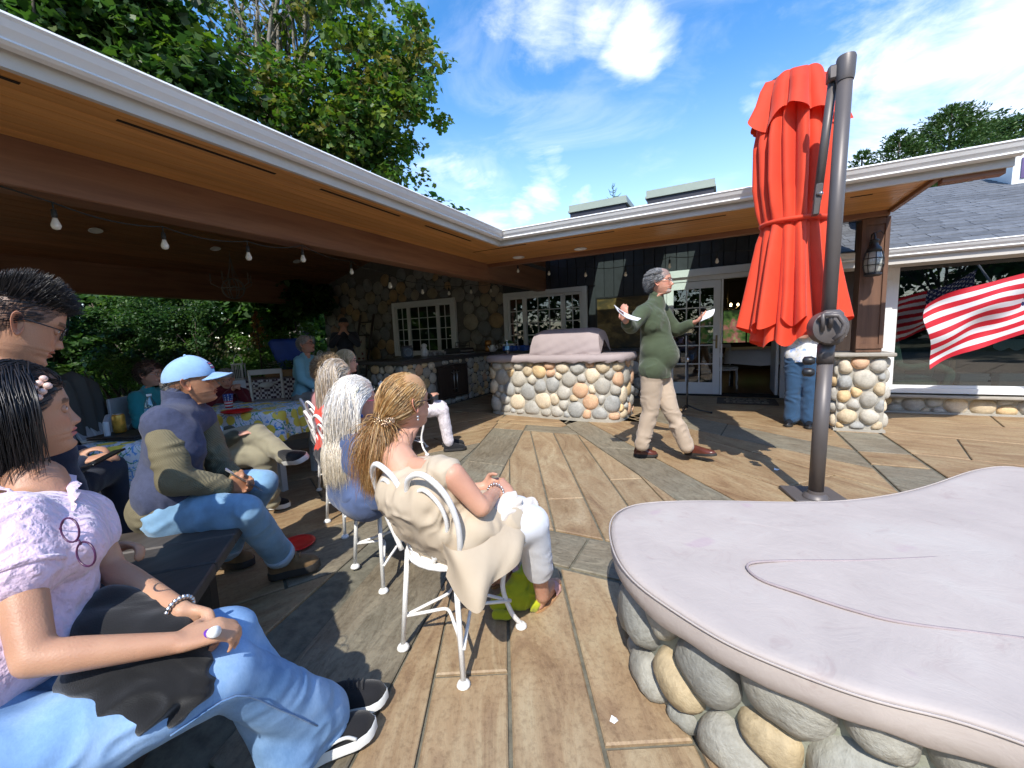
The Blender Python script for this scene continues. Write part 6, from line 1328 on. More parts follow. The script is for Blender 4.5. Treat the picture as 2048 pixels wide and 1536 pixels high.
    for s in (1, -1):      # ears: a rimmed, slightly folded disc
        k_, rr = 28, np.array([0, .35, .6, .78, .92, 1.0, 1.02, .9, .6]); hh = np.array([-.001, -.003, -.001, .003, .006, .005, .001, -.004, -.006]); V_ = []
        for r_, h_ in zip(rr, hh):
            for q in range(k_):
                a = 2*np.pi*q/k_; ex = math.cos(a)*.0165*(1+.18*math.sin(a)); ez = math.sin(a)*.031; lobe = -.0015 if a > 3.6 and a < 5.6 else 0
                ex += -.003*math.sin(a); px_, pz_ = ex*r_, ez*r_; tl = .32; V_.append((-.010+px_*math.cos(tl)*1.0-.18*pz_, s*(.0715*o.get('wide', 1)+h_+.006-(px_)*.55+max(0, r_-.5)*.006), -.004+pz_))
        f = [(i*k_+j, i*k_+(j+1) % k_, (i+1)*k_+(j+1) % k_, (i+1)*k_+j) for i in range(len(rr)-1) for j in range(k_)]; V_ = np.array(V_); cc = np.repeat((base*np.array([1.03, .86, .82]))[None], len(V_), 0); cc[:2*k_] = base*np.array([.7, .5, .45])
        f = np.array(f); Vs.append(V_); Fs.append((f if s < 0 else f[:, ::-1])+n0); Cs.append(cc); n0 += len(V_)
    return np.vstack(Vs), np.vstack(Fs), np.vstack(Cs)
class Frame:
    def __init__(s, pos, f, up=(0, 0, 1), scale=1.0, roll=0, depth=1.0):
        s.k = np.array([depth, 1, 1])
        s.p = A3(*pos); s.f = norm(f); s.l = norm(np.cross(A3(*up), s.f)); s.u = np.cross(s.f, s.l)
        if roll: l2 = s.l*math.cos(roll)+s.u*math.sin(roll); s.u = -s.l*math.sin(roll)+s.u*math.cos(roll); s.l = l2
        s.R = np.stack([s.f, s.l, s.u], 1); s.s = scale
    def __call__(s, P): return s.p+(np.asarray(P, float)*s.k*s.s)@s.R.T
    def vec(s, v): return s.R.T@A3(*v)
def tubes_np(paths, radii, nside=3):
    """paths (n,k,3), radii (n,k) -> one mesh"""
    n, k, _ = paths.shape; T_ = np.gradient(paths, axis=1); T_ /= np.linalg.norm(T_, axis=2, keepdims=True)+1e-9; ref = np.array([.31, .52, .79]); u = np.cross(T_, ref); u /= np.linalg.norm(u, axis=2, keepdims=True)+1e-9; v = np.cross(T_, u); a = np.arange(nside)*2*np.pi/nside
    V = paths[:, :, None]+radii[:, :, None, None]*(np.cos(a)[None, None, :, None]*u[:, :, None]+np.sin(a)[None, None, :, None]*v[:, :, None]); V = V.reshape(-1, 3)
    b = np.arange(n)[:, None, None]*(k*nside)+np.arange(k-1)[None, :, None]*nside; j = np.arange(nside)[None, None]; j2 = (j+1) % nside; F = np.stack([b+j, b+j2, b+nside+j2, b+nside+j], -1).reshape(-1, 4); return V, F
C0 = np.array([-.006, 0, .022]); RH = np.array([.1015, .0805, .1055])
def hair(fr, parent, n, step, steps, cols, seed, mode='down', tie=None, tielen=0, lift=(.02, .12), curl=.0, curlf=60, r=.0016, stiff=.6, colliders=(), region=None, grav=1.0, cap=True, spread=.03, tail_dir=None, lenvar=.3, part=None, name='hair', colgrad=None, clump=.0, flyaway=0.0):
    rs = np.random.RandomState(seed); D = rs.normal(size=(n*4, 3)); D /= np.linalg.norm(D, axis=1)[:, None]; P = C0+D*RH; ok = P[:, 2] > zline(P[:, 0])+rs.uniform(-.004, .010, len(P))
    if region is not None: ok &= region(P)
    P = P[ok][:n]; D = D[ok][:n]; n = len(P); g = fr.vec((0, 0, -1)); lf_ = rs.uniform(*lift, n)[:, None]; V = D*.4; path = [P.copy()]; phs = rs.uniform(0, 6.28, (n, 3)); frq = curlf*rs.uniform(.7, 1.3, (n, 1)); done = np.zeros(n, bool); ln_ = rs.uniform(1-lenvar, 1, n); toff = rs.normal(size=(n, 3))*spread*.35
    Q = P*1.0; fly = (rs.random(n) < flyaway)[:, None]
    if mode == 'tie':      # combed over the scalp to the tie, then a falling tail
        T0 = np.asarray(tie, float)+toff*.35; d0 = D/np.linalg.norm(D, axis=1)[:, None]; d1 = (T0-C0)/RH; r1 = np.linalg.norm(d1, axis=1)[:, None]; d1 = d1/r1; k1 = steps//2; om = np.arccos(np.clip((d0*d1).sum(1), -.999, .999))[:, None]
        for k in range(1, k1+1):
            s_ = k/k1; q = (np.sin((1-s_)*om)*d0+np.sin(s_*om)*d1)/np.sin(om); q /= np.linalg.norm(q, axis=1)[:, None]; rr = (1+lf_*min(1, s_*4))*(1-s_**3)+r1*s_**3; path.append(C0+q*rr*RH+np.sin(frq*s_*.09+phs)*curl*.02)
        tl = steps*step*.5*ln_[:, None]; td = g+(0 if tail_dir is None else A3(*tail_dir))
        for k in range(1, steps-k1+1):
            s_ = k/(steps-k1); w2 = math.sin(min(1, s_*1.5)*1.57)*(1-.35*s_); path.append(T0+td*tl*s_+toff*w2*2.2+np.sin(frq*s_*tl*.8+phs)*curl*.16*s_)
        steps = 0
    for k in range(steps):
        if mode == 'tie':
            tgt = np.where(done[:, None], g[None]*1.0+(0 if tail_dir is None else A3(*tail_dir)[None]), 0); to = (np.asarray(tie)+toff)-Q; dist = np.linalg.norm(to, axis=1); done |= dist < .026; d = np.where(done[:, None], tgt+toff*5, to/(dist[:, None]+1e-9)); V = np.where(done[:, None], V, V*np.clip(dist[:, None]/.12, .25, 1))
        elif mode == 'back':
            # combed back over the ears, then down
            fwd = np.clip((Q[:, 0]+.02)/.06, 0, 1)[:, None]; d = fwd*np.array([-1, 0, -.35])+(1-fwd)*g+0*Q
        elif mode == 'down': d = np.repeat(g[None], n, 0)+np.stack([(Q[:, 0] > .03)*-1.2, np.sign(Q[:, 1]-(part or 0))*(Q[:, 2] > .06)*.9, 0*Q[:, 0]], 1)
        elif mode == 'spike': d = D*.8+np.array([.45, 0, .75])
        elif mode == 'short': d = np.array([-.6, 0, -.25])+D*.10+np.stack([0*Q[:, 0], np.sign(Q[:, 1])*.3*(Q[:, 2] > .08), 0*Q[:, 0]], 1)
        elif mode == 'forward': d = np.array([.7, 0, .1])+D*.2
        elif mode == 'curly': d = D*.5+g*.3
        d = d/(np.linalg.norm(d, axis=1)[:, None]+1e-9); d = d*grav if mode in () else d; V = V*stiff+d*(1-stiff)
        if curl: w_ = np.sin(frq*k*step+phs); V = V+w_*curl
        V = V+rs.normal(size=V.shape)*(.008+.22*fly)
        V /= np.linalg.norm(V, axis=1)[:, None]+1e-9; act = (k/steps < ln_)[:, None]; Q = Q+V*step*np.where(act, 1, .12)
        q = (Q-C0)/RH; l = np.linalg.norm(q, axis=1)[:, None]; lim = 1+lf_*min(1, (k+1)/3); Q = np.where(l < lim, C0+q/l*lim*RH, Q)
        for c_, r_ in colliders: dd = Q-A3(*c_); l = np.linalg.norm(dd, axis=1)[:, None]; rr = r_+lf_*.12; Q = np.where(l < rr, A3(*c_)+dd/l*rr, Q)
        path.append(Q.copy())
    path = np.stack(path, 1); kk = path.shape[1]
    if kk > 7: path = path[:, np.unique(np.round(np.linspace(0, kk-1, max(7, min(12, int(kk*.4))))).astype(int))]; kk = path.shape[1]
    if clump:      # strands gather towards a few leaders
        lead = rs.choice(n, max(8, n//14), replace=False); mid_ = path[:, kk//2]; near_ = lead[np.argmin(((mid_[:, None]-mid_[lead][None])**2).sum(2), 1)]; w_ = (np.linspace(0, 1, kk)**.8*clump)[None, :, None]; path = path*(1-w_)+path[near_]*w_
    rad = r*(1-np.linspace(0, 1, kk)[None]**2.5*.85)*rs.uniform(.6, 1.25, (n, 1)); V_, F_ = tubes_np(fr(path.reshape(-1, 3)).reshape(n, kk, 3), rad*fr.s)
    cc = np.array(cols); ci = cc[rs.randint(0, len(cc), n)]*rs.uniform(.8, 1.15, (n, 1)); colr = np.repeat(ci[:, None], kk, 1)
    if colgrad is not None: w_ = np.linspace(0, 1, kk)[None, :, None]**1.2; colr = colr*(1-w_)+colr*np.array(colgrad)*w_
    me = mesh_np(V_, F_, True); set_col(me, np.repeat(colr.reshape(-1, 3), 3, 0)); h = link(name, me, hair_mat, parent); tag(h, kind='stuff') if False else None
    if cap:
        T_, Q_ = np.meshgrid(np.linspace(0, np.pi, 34), np.linspace(0, 2*np.pi, 48, endpoint=False), indexing='ij'); S_ = np.stack([np.sin(T_)*np.cos(Q_), np.sin(T_)*np.sin(Q_), np.cos(T_)], -1).reshape(-1, 3); lc_ = 1.012+lift[0]*.6; V_ = C0+S_*RH*lc_; F_ = np.array([(i*48+j, (i+1)*48+j, (i+1)*48+(j+1) % 48, i*48+(j+1) % 48) for i in range(33) for j in range(48)])
        okv = V_[:, 2] > zline(V_[:, 0])+.004
        if region is not None: okv &= region(V_)
        F_ = F_[okv[F_].all(1)]; V_ = V_+V_*0; me2 = mesh_np(fr(V_), F_, True); set_col(me2, np.repeat((cc.mean(0)*.86)[None], len(V_), 0)); link('hair_base', me2, hair_mat, parent)
    return h
def glasses(fr, parent, m, lensr=(.024, .018), square=.5, lens=None):
    g_ = MB()
    for s in (1, -1):
        c = A3(.099, s*.033, .004); P = []
        for a in np.linspace(0, 2*np.pi, 26, endpoint=False): ca, sa_ = math.cos(a), math.sin(a); q = (abs(ca)**(2+square*3)+abs(sa_)**(2+square*3))**(-1/(2+square*3)); P.append(c+A3(-.004*abs(ca*q), ca*q*lensr[0], sa_*q*lensr[1]))
        g_.tube(fr(P), .0017*fr.s, 6, closed=True); g_.tube(fr([(.096, s*.057, .010), (.06, s*.079, .010), (.0, s*.084, .012), (-.02, s*.080, .0)]), .0018*fr.s, 6)
    g_.tube(fr([(.100, .010, .006), (.103, 0, .009), (.100, -.010, .006)]), .0015*fr.s, 6); g_ = g_.build('glasses', m, parent, smooth=True)
    if lens:
        for s in (1, -1): MB().add(fr([A3(.098, s*.033, .004)+A3(0, math.cos(a)*lensr[0], math.sin(a)*lensr[1]) for a in np.linspace(0, 2*np.pi, 16, endpoint=False)]), [tuple(range(16))]).build('lens', lens, g_)
    return g_
def hand_full(w, F, N_, T, curl=.5, s=1.0, thumb=.5):
    F = norm(F); T = norm(A3(*T)-F*(A3(*T)@F)); NN_ = np.cross(F, T); NN_ = NN_ if NN_@A3(*N_) > 0 else -NN_; w = A3(*w); B = []
    for o_, ls, k_ in zip((.028, .009, -.010, -.028), ((.040, .025, .021), (.044, .029, .022), (.041, .027, .021), (.033, .020, .018)), (.086, .089, .085, .078)):
        p = w+F*k_*s+T*o_*s; B.append((w+T*o_*.55*s+F*.01*s, p, .0165*s, .0115*s)); q = p; r0 = .0095*s; a = 0
        for i, l in enumerate(ls): a += curl*(.75, 1.15, .75)[i]; d = F*math.cos(a)+NN_*math.sin(a)+T*(.05*np.sign(o_)*(1-curl)); q2 = q+norm(d)*l*s; B.append((q, q2, r0, r0*.9)); q = q2; r0 *= .9
    b = w+F*.022*s+T*.024*s; d1 = norm(F*.6+T*.75+NN_*.35); p1 = b+d1*.045*s; d2 = norm(F*.9+T*(.35-.5*thumb)+NN_*(.3+.6*thumb)); p2 = p1+d2*.032*s; d3 = norm(F*.9+T*(.1-.6*thumb)+NN_*(.35+.5*thumb)); B += [(w+F*.01*s+T*.01*s, b, .016*s, .016*s), (b, p1, .0155*s, .012*s), (p1, p2, .0115*s, .0105*s), (p2, p2+d3*.025*s, .0105*s, .009*s)]
    return B
def shoe(parent, heel, toe, m_up, m_sole, h=.075, w_=.047, up=(0, 0, 1), ankle=None, thick=.022, name='shoe', boot=False, heelh=0, laces=None):
    heel, toe = A3(*heel), A3(*toe); F = norm(toe-heel); L_ = np.linalg.norm(toe-heel); U_ = norm(A3(*up)-F*(A3(*up)@F)); S_ = np.cross(U_, F); ts = np.linspace(0, 1, 16); wd = np.interp(ts, [0, .04, .15, .35, .55, .72, .88, .97, 1], [.25, .55, .74, .72, .86, 1, .84, .45, .12])*w_; ht = np.interp(ts, [0, .04, .15, .35, .5, .65, .8, .93, 1], [.55, .92, 1.0, 1.0, .86, .66, .52, .40, .15])*h
    rows = []
    for t_, a, b_ in zip(ts, wd, ht):
        c = heel+F*L_*t_; row = []
        for q in np.linspace(-.15, math.pi+.15, 15): row.append(c+S_*math.cos(q)*a*(1 if math.sin(q) < .5 else (1-.25*(math.sin(q)-.5)))+U_*(thick*.8+max(0, math.sin(q))**.75*b_))
        rows.append(row)
    mb = MB().grid(rows); mb.add(rows[0], [tuple(range(15))[::-1]]).add(rows[-1], [tuple(range(15))])
    if ankle is not None: caps(mb, heel+F*L_*.2+U_*h*.7, ankle, w_*.72, w_*.72)
    s_ = mb.build(name, m_up, parent, smooth=True); so_ = MB(); k_ = 24; outl = [(heel+F*L_*np.interp(q, [0, 1], [-.02, 1.02])) for q in ts]; P1 = [heel+F*(L_*1.04*t_-.02*L_)+S_*a*1.10 for t_, a in zip(ts, wd)]+[heel+F*(L_*1.04*t_-.02*L_)-S_*a*1.10 for t_, a in zip(ts[::-1], wd[::-1])]; n_ = len(P1)
    so_.add(P1+[p+U_*thick for p in P1]+[p+U_*(thick+.003)-(p-heel-F*L_*.5)*.03 for p in P1], [tuple(range(n_))]+[(i, (i+1) % n_, n_+(i+1) % n_, n_+i) for i in range(n_)]+[(n_+i, n_+(i+1) % n_, 2*n_+(i+1) % n_, 2*n_+i) for i in range(n_)]); so_.build('sole', m_sole, s_, auto=60)
    if laces is not None:
        lb_ = MB()
        for k in range(4): t_ = .42+k*.075; hh = np.interp(t_, ts, ht); ww = np.interp(t_, ts, wd); c = heel+F*L_*t_; lb_.tube([c+S_*math.cos(q)*ww*.9+U_*(thick*.8+math.sin(q)**.75*hh+.004) for q in np.linspace(.9, math.pi-.9, 6)], .0028, 5)
        lb_.build('laces', laces, s_, smooth=True)
    return s_
def cloth(name, bones, m, parent, vox=.008, smooth=4, amp=.004, fa=26, fp=7, seed=0, cut=None, label=None, post=None):
    if smooth > 3: smooth = int(min(60, 18*(.008/vox)**2*(smooth/4)))
    V, F = remesh(bones, vox, smooth)
    if smooth > 3: V = V+vnormals(V, F)*.004
    fa = fa*.62
    if amp: V = folds(V, F, bones, amp, fa, fp, seed)
    if post is not None: V = post(V)
    if cut is not None: F = np.asarray(F); keepv = cut(V); F = F[keepv[F].all(1)]
    me = mesh_np(V, np.asarray(F)); o = link(name, me, m, parent)
    if label: o['label'] = label
    return o
SPK = A3(-.45, 4.15, 1.55)
def body(th, J, skin, hd, vox=.006, male=1.0, arms=(1, 1), hands=(), smooth=2, legs=True, thick=1.0, slim=1.0):
    """continuous skin: neck, torso core, arms with hands, legs; the head joins it at the neck"""
    fr = hd['frame']; s = fr.s; k = male*thick; B = []
    nb = A3(*J['neck']); ch_ = A3(*J['chest']); hp_ = A3(*J['hips'])
    n1 = fr((-.030, 0, -.125)); B += [(n1, nb, .050*s*k, .054*k*(.4+.6*slim)), (nb, ch_, .07*k*slim, .09*k*slim), (ch_, hp_, .09*k*slim, .10*k*slim)]
    for sd in 'RL':
        if 'sh'+sd in J: B += [(nb-A3(0, 0, .03), J['sh'+sd], .045*k*slim, .050*k*slim), (J['sh'+sd], J['el'+sd], .050*k, .037*k), (J['el'+sd], A3(*J['el'+sd])*.75+A3(*J['wr'+sd])*.25, .037*k, .038*k), (A3(*J['el'+sd])*.75+A3(*J['wr'+sd])*.25, J['wr'+sd], .038*k, .0255*k)]
        if legs and 'hp'+sd in J: B += [(J['hp'+sd], J['kn'+sd], .075*k, .052*k), (J['kn'+sd], J['an'+sd], .050*k, .035*k)]
    for h in hands: B += hand_full(*h[0], **h[1])
    V, F = remesh(B, vox, smooth+3); V2, F2, C2 = head_mesh(dict(hd, skin=skin)); V2 = fr(V2); base = np.array(skin); Cb = base*(1+.16*fbm(V*9, 3)[:, None]*np.array([.6, 1, 1])); me = mesh_np(np.vstack([V, V2]), np.vstack([np.asarray(F), F2+len(V)])); set_col(me, np.clip(np.vstack([Cb, C2]), 0, 1)); return link('body', me, skin_mat, th)
def person(label, at, group=None): return thing('person', label, 'person', (at[0], at[1], 0), group)
def seated(head, f, lean=.10, seat=.50, reach=.28, w_=.17, k=1.0, legx=.05):
    f = norm(A3(f[0], f[1], 0)); r = A3(f[1], -f[0], 0); h = A3(*head); nb = h-f*.035-A3(0, 0, .165*k); hp_ = A3(*(h-f*lean)[:2], seat); J = dict(neck=nb, chest=nb*.62+hp_*.38-f*.01, hips=hp_)
    for s, n_ in ((1, 'R'), (-1, 'L')):
        J['sh'+n_] = nb+r*s*w_-A3(0, 0, .045); J['el'+n_] = J['sh'+n_]-A3(0, 0, .25)+r*s*.03+f*.02; J['hp'+n_] = hp_+r*s*.09; J['kn'+n_] = hp_+r*s*.11+f*.43+A3(0, 0, -.02); J['an'+n_] = J['kn'+n_]+f*(legx)+A3(0, 0, -(J['kn'+n_][2]-.09)); J['wr'+n_] = hp_+f*reach+r*s*.05+A3(0, 0, .10)
    J['f'] = f; J['r'] = r; return J
def torso_bones(J, k=1.0, belly=0.0, w_=1.0, bust=0.0):
    f, r = J['f'], J['r']; ch_, hp_, nb = A3(*J['chest']), A3(*J['hips']), A3(*J['neck']); wa = ch_*.45+hp_*.55
    B = [(nb-A3(0, 0, .02), A3(*J['shR']), .050*k, .052*k), (nb-A3(0, 0, .02), A3(*J['shL']), .050*k, .052*k), (A3(*J['shR'])-A3(0, 0, .02), A3(*J['shL'])-A3(0, 0, .02), .064*k, .064*k), (ch_+r*.07*w_, ch_-r*.07*w_, .108*k, .108*k), (ch_+r*.07*w_+A3(0, 0, .06), ch_-r*.07*w_+A3(0, 0, .06), .098*k, .098*k), (wa+r*.055*w_, wa-r*.055*w_, .105*k, .105*k), (hp_+r*.075*w_+A3(0, 0, .02), hp_-r*.075*w_+A3(0, 0, .02), .12*k, .12*k), (nb+A3(0, 0, .012), ch_, .058*k, .10*k), (ch_, hp_, .10*k, .115*k)]
    if belly: B.append((ch_+f*.03+A3(0, 0, .02), wa+f*.05*belly, .10*k, .12*k)); B.append((wa+f*.05*belly+A3(0, 0, .02), wa+f*.07*belly-A3(0, 0, .05), .11*k*(1+.25*belly), .115*k*(1+.25*belly)))
    if bust:
        for s in (1, -1): B.append((ch_+f*.075+r*s*.065+A3(0, 0, .0), ch_+f*.085+r*s*.065-A3(0, 0, .01), .058*bust, .058*bust))
    return B
def sleeve(J, sd, k=1.0, end=1.0, over=.012):
    sh_, el, wr = A3(*J['sh'+sd]), A3(*J['el'+sd]), A3(*J['wr'+sd]); B = [(sh_, el if end >= .5 else sh_+(el-sh_)*end*2, .052*k+over, .042*k+over)]
    if end > .5: B.append((el, el+(wr-el)*min(1, (end-.5)*2*.97), .042*k+over, .030*k+over))
    return B
def leg_bones(J, sd, k=1.0, hem=.055, over=.014, end=.97, kneew=1.0):
    h, kn, an = A3(*J['hp'+sd]), A3(*J['kn'+sd]), A3(*J['an'+sd]); return [(h, kn, .088*k+over, .062*k*kneew+over), (kn, kn+(an-kn)*end, .058*k*kneew+over, hem)]
def cmat(name, col, **k): return mat(name, col, **dict(dict(rough=.85, var=.12, scale=5, bmp=.35, bscale=380, spec=.2, sheen=.2), **k))
m_denim = None
m, t, b = nodes_of('light_denim'); v = coords(t); wv_ = noise(t, coords(t, 'Object', (1, 1, .25)), 260, 3, .7); n1 = noise(t, v, 6, 5, .6); c = ramp(t, n1, [(.3, (.12, .235, .43)), (.52, (.22, .37, .60)), (.72, (.34, .49, .70))]); c = mixc(t, .35, c, ramp(t, wv_, [(.3, (.70, .74, .80)), (.7, (1.1, 1.1, 1.1))]), 'MULTIPLY'); t.links.new(c, b.inputs['Base Color']); b.inputs['Roughness'].default_value = .88; b.inputs['Specular IOR Level'].default_value = .15; bump(t, b, wv_, .2, .002); m_denim = m
m_denim2 = cmat('faded_denim', (.19, .34, .50), var=.30, scale=7)
def seam(pts, parent, m, r=.0022, name='seam'): return MB().tube(catmull(pts, 4), r, 5).build(name, m, parent, smooth=True)
# ============ 1 young woman in pink ============
F1 = norm(A3(.23, .97, 0)); R1 = A3(F1[1], -F1[0], 0)
hf = Frame(PD(46, 832, 1.01), A3(.16, .98, .04), scale=1.0, depth=.86)
P1 = person('young woman with black bobbed hair in a pink cable knit sweater and pale jeans', (-1.35, .1)); SK1 = (.50, .27, .165)
J1 = dict(f=F1, r=R1, neck=PD(68, 968, .97), chest=PD(88, 1075, .95), hips=A3(-1.27, .10, .52), shR=PD(18, 1050, .84), elR=PD(68, 1318, .76), wrR=PD(352, 1286, .86), shL=PD(165, 1030, 1.07), elL=PD(222, 1140, 1.06), wrL=PD(365, 1222, .95),
          hpR=A3(-1.19, .10, .50), hpL=A3(-1.36, .16, .50), knR=PZ(450, 1345, .49), knL=PZ(455, 1272, .49), anR=PZ(640, 1432, .13), anL=PZ(585, 1490, .12))
body(P1, J1, SK1, dict(frame=hf, lip=(.55, .17, .15), browc=(.015, .01, .008), browt=1.3, scalp=(.02, .018, .018), iris=(.02, .01, .006), res=(130, 150), flush=1.2, nose=.95, brow=.4), .005, .86, legs=False,
     hands=(((J1['wrR'], PD(425, 1262, .90)-J1['wrR'], A3(-.2, .4, -.9), PD(400, 1230, .93)-J1['wrR']), dict(curl=.75, s=.88, thumb=.9)), ((J1['wrL'], PD(418, 1262, .97)-J1['wrL'], A3(.1, -.6, -.7), PD(420, 1215, .96)-J1['wrL']), dict(curl=.8, s=.85, thumb=.7))), smooth=2)
m, t, b = nodes_of('pink_knit'); v = coords(t, 'Object'); w1 = t.nodes.new('ShaderNodeTexWave'); w1.inputs['Scale'].default_value = 11; w1.inputs['Distortion'].default_value = 5; w1.inputs['Detail'].default_value = 3; w1.inputs['Detail Scale'].default_value = 3; t.links.new(v, w1.inputs[0]); n1 = noise(t, v, 220, 3, .6)
t.links.new(ramp(t, noise(t, v, 8, 4), [(.3, (.70, .50, .62)), (.7, (.80, .62, .74))]), b.inputs['Base Color']); b.inputs['Roughness'].default_value = .9; b.inputs['Sheen Weight'].default_value = .4; p_ = bump(t, b, w1.outputs[1], .45, .012); bump(t, b, n1, .4, .003, p_); m_pink = m
tb1 = [(J1['shR'], J1['shL'], .062, .060), (J1['chest']+R1*.05, J1['chest']-R1*.05, .103, .10), (PD(130, 1095, .90), PD(145, 1090, 1.02), .068, .068), (PD(75, 1190, .90), PD(95, 1180, 1.02), .094, .094), (PD(40, 1290, .85), PD(60, 1280, 1.0), .092, .092), (J1['neck']-A3(0, 0, .03), J1['chest'], .055, .10), (J1['chest'], A3(-1.27, .09, .60), .10, .105), (J1['shR'], J1['shR']*.62+J1['elR']*.38, .068, .066), (J1['shL'], J1['shL']*.62+J1['elL']*.38, .06, .056)]
cloth('sweater', tb1, m_pink, P1, .006, 4, .005, 30, 9, 2)
MB().tube([J1['shR']*.60+J1['elR']*.40+norm(np.cross(J1['elR']-J1['shR'], (0, 1, 0)))*.064*math.cos(a)+norm(np.cross(J1['elR']-J1['shR'], norm(np.cross(J1['elR']-J1['shR'], (0, 1, 0)))))*.064*math.sin(a) for a in np.linspace(0, 2*np.pi, 24, endpoint=False)], .007, 6, closed=True).build('cuff', m_pink, P1, smooth=True)
# ruffled collar: a wavy strip round the neck opening
cpts = catmull([PD(-40, 985, .98), PD(-10, 975, .93), PD(30, 985, .885), PD(75, 1030, .87), PD(112, 1085, .875), PD(128, 1040, .90), PD(135, 985, .96), PD(110, 955, 1.03), PD(60, 945, 1.08)], 8)
rows = []
for q in np.linspace(0, 1, 6): rows.append([p+A3(0, 0, .026*q)+norm(p-J1['neck'])*(.030*q)*(1)+norm(np.cross(p-J1['neck'], (0, 0, 1)))*.0+A3(.004, -.004, .0)*math.sin(i*1.9+q*2)*q*1.6-A3(0, 0, .022*q*q) for i, p in enumerate(cpts)])
MB().grid(rows).build('collar', m_pink, P1, smooth=True)
jb1 = [(J1['hpR'], J1['knR'], .100, .072), (J1['knR'], J1['anR'], .066, .084), (J1['hpL'], J1['knL'], .095, .070), (J1['knL'], J1['anL'], .064, .082), (J1['hpR'], J1['hpL'], .115, .115), (A3(-1.27, .05, .56), A3(-1.27, .0, .50), .12, .13)]
cloth('jeans', jb1, m_denim, P1, .007, 4, .006, 18, 6, 5)
m_stitch = cmat('denim_stitch', (.10, .20, .38)); 
for a, b_, off in (('knR', 'anR', .074),):
    p0, p1 = J1['hpR']*.3+J1['knR']*.7, J1['knR']; seam([p0+R1*.085+A3(0, -.0, -.03), p1+R1*.078+A3(0, 0, -.015), p1*.6+J1['anR']*.4+R1*.080, J1['anR']*.8+p1*.2+R1*.083], P1, m_stitch)
m_can = cmat('black_canvas', (.012, .012, .014), rough=.8); m_rub = mat('white_rubber', (.70, .70, .66), .6, .06, 20); m_rubk = mat('dark_rubber', (.02, .018, .016), .7)
s1 = shoe(P1, PZ(655, 1432, .015), PZ(775, 1392, .03), m_can, m_rub, .085, .046, ankle=J1['anR'], thick=.026, laces=m_can); s2 = shoe(P1, PZ(597, 1532, .015), PZ(752, 1452, .03), m_can, m_rub, .085, .046, ankle=J1['anL'], thick=.03, laces=m_can)
hc, tc_ = PZ(597, 1532, .015), PZ(752, 1452, .03); fx_ = norm(tc_-hc); sx_ = norm(np.cross(fx_, (0, 0, 1))); MB().tube(catmull([hc+sx_*.045+fx_*.02+A3(0, 0, .05), hc+sx_*.049+fx_*.08+A3(0, 0, .062), hc+sx_*.047+fx_*.13+A3(0, 0, .058), hc+sx_*.047+fx_*.16+A3(0, 0, .035)], 5), .005, 6).build('side_stripe', m_rub, s2, smooth=True)
gl1 = fr_ = hf
black = [(.012, .010, .010), (.02, .016, .016), (.008, .007, .008)]
hair(hf, P1, 3000, .0135, 22, black, 1, 'back', lift=(.04, .15), r=.0014, stiff=.62, curl=.02, curlf=24, lenvar=.16, clump=.15, colliders=((( -.03, 0, -.16), .058),))
hair(hf, P1, 1000, .0135, 20, black, 9, 'down', part=.02, lift=(.08, .17), r=.0015, stiff=.65, curl=.03, curlf=22, lenvar=.15, clump=.2, cap=False, region=lambda P: P[:, 0] < .02, colliders=(((-.03, 0, -.16), .06),), name='hair_layer')
cl_ = MB(); 
for x_, z_ in ((.052, .060), (.040, .048), (.030, .036), (.018, .026)): cl_.ball(hf((x_, -.086-.004, z_+.012)), .0085, 10)
for x_, z_ in ((.028, .072), (.018, .062), (.008, .052)): cl_.ball(hf((x_+.02, -.083, z_+.018)), .008, 10)
cl_.build('hair_clip', mat('pearl_clip', (.72, .50, .42), .2, .25, 60, spec=.9), P1, smooth=True)
er = MB(); er.tube([hf((-.004+.009*math.cos(a), -.084, -.045+.011*math.sin(a))) for a in np.linspace(.6, 5.6, 14)], .0024, 6); er.build('earring', mat('gold', (.75, .5, .2), .25, metal=1), P1, smooth=True)
# glasses tucked in the collar
gf = Frame(PD(152, 1085, .845), A3(.45, -.85, .2), up=A3(.55, .2, -.6)); gm_ = mat('purple_frame', (.06, .01, .05), .3); gg = MB()
for s in (1, -1):
    c = PD(140, 1060, .845) if s > 0 else PD(172, 1108, .84); e1 = norm(PD(152, 1080, .845)-PD(132, 1042, .85)); e2 = norm(PD(160, 1050, .845)-PD(140, 1065, .845)); gg.tube([c+e1*.026*math.cos(a)+e2*.019*math.sin(a) for a in np.linspace(0, 2*np.pi, 22, endpoint=False)], .0019, 6, closed=True)
gg.tube([PD(152, 1083, .842), PD(158, 1080, .838), PD(162, 1090, .838)], .0018, 5).tube([PD(128, 1040, .85), PD(105, 1090, .87), PD(98, 1150, .89)], .0016, 5); gg_ = gg.build('folded_glasses', gm_, smooth=True); tag(gg_, 'purple framed glasses tucked into the collar of the pink sweater', 'glasses')
br = MB(); wv = J1['wrL']; ax_ = norm(J1['wrL']-J1['elL']); u_ = norm(np.cross(ax_, (0, 0, 1))); v_ = np.cross(ax_, u_)
for k in range(20): a = k*.314; br.ball(wv-ax_*.01+u_*.028*math.cos(a)+v_*.028*math.sin(a), .0062, 6)
br.build('bracelet', m_steel, P1, smooth=True)
cap_ = PD(418, 1268, .885); dr_ = norm(PD(444, 1262, .87)-PD(408, 1275, .90)); vb = thing('small_bottle', 'little purple and white vial held in the hands of the young woman in pink', 'bottle', cap_); MB().tube([cap_-dr_*.035, cap_+dr_*.012], .0105, 14).build('vial_body', mat('purple_print', (.12, .02, .35), .3, .3, 60), vb, smooth=True); MB().tube([cap_+dr_*.0125, cap_+dr_*.028], .0115, 14).build('cap', m_white, vb, smooth=True)
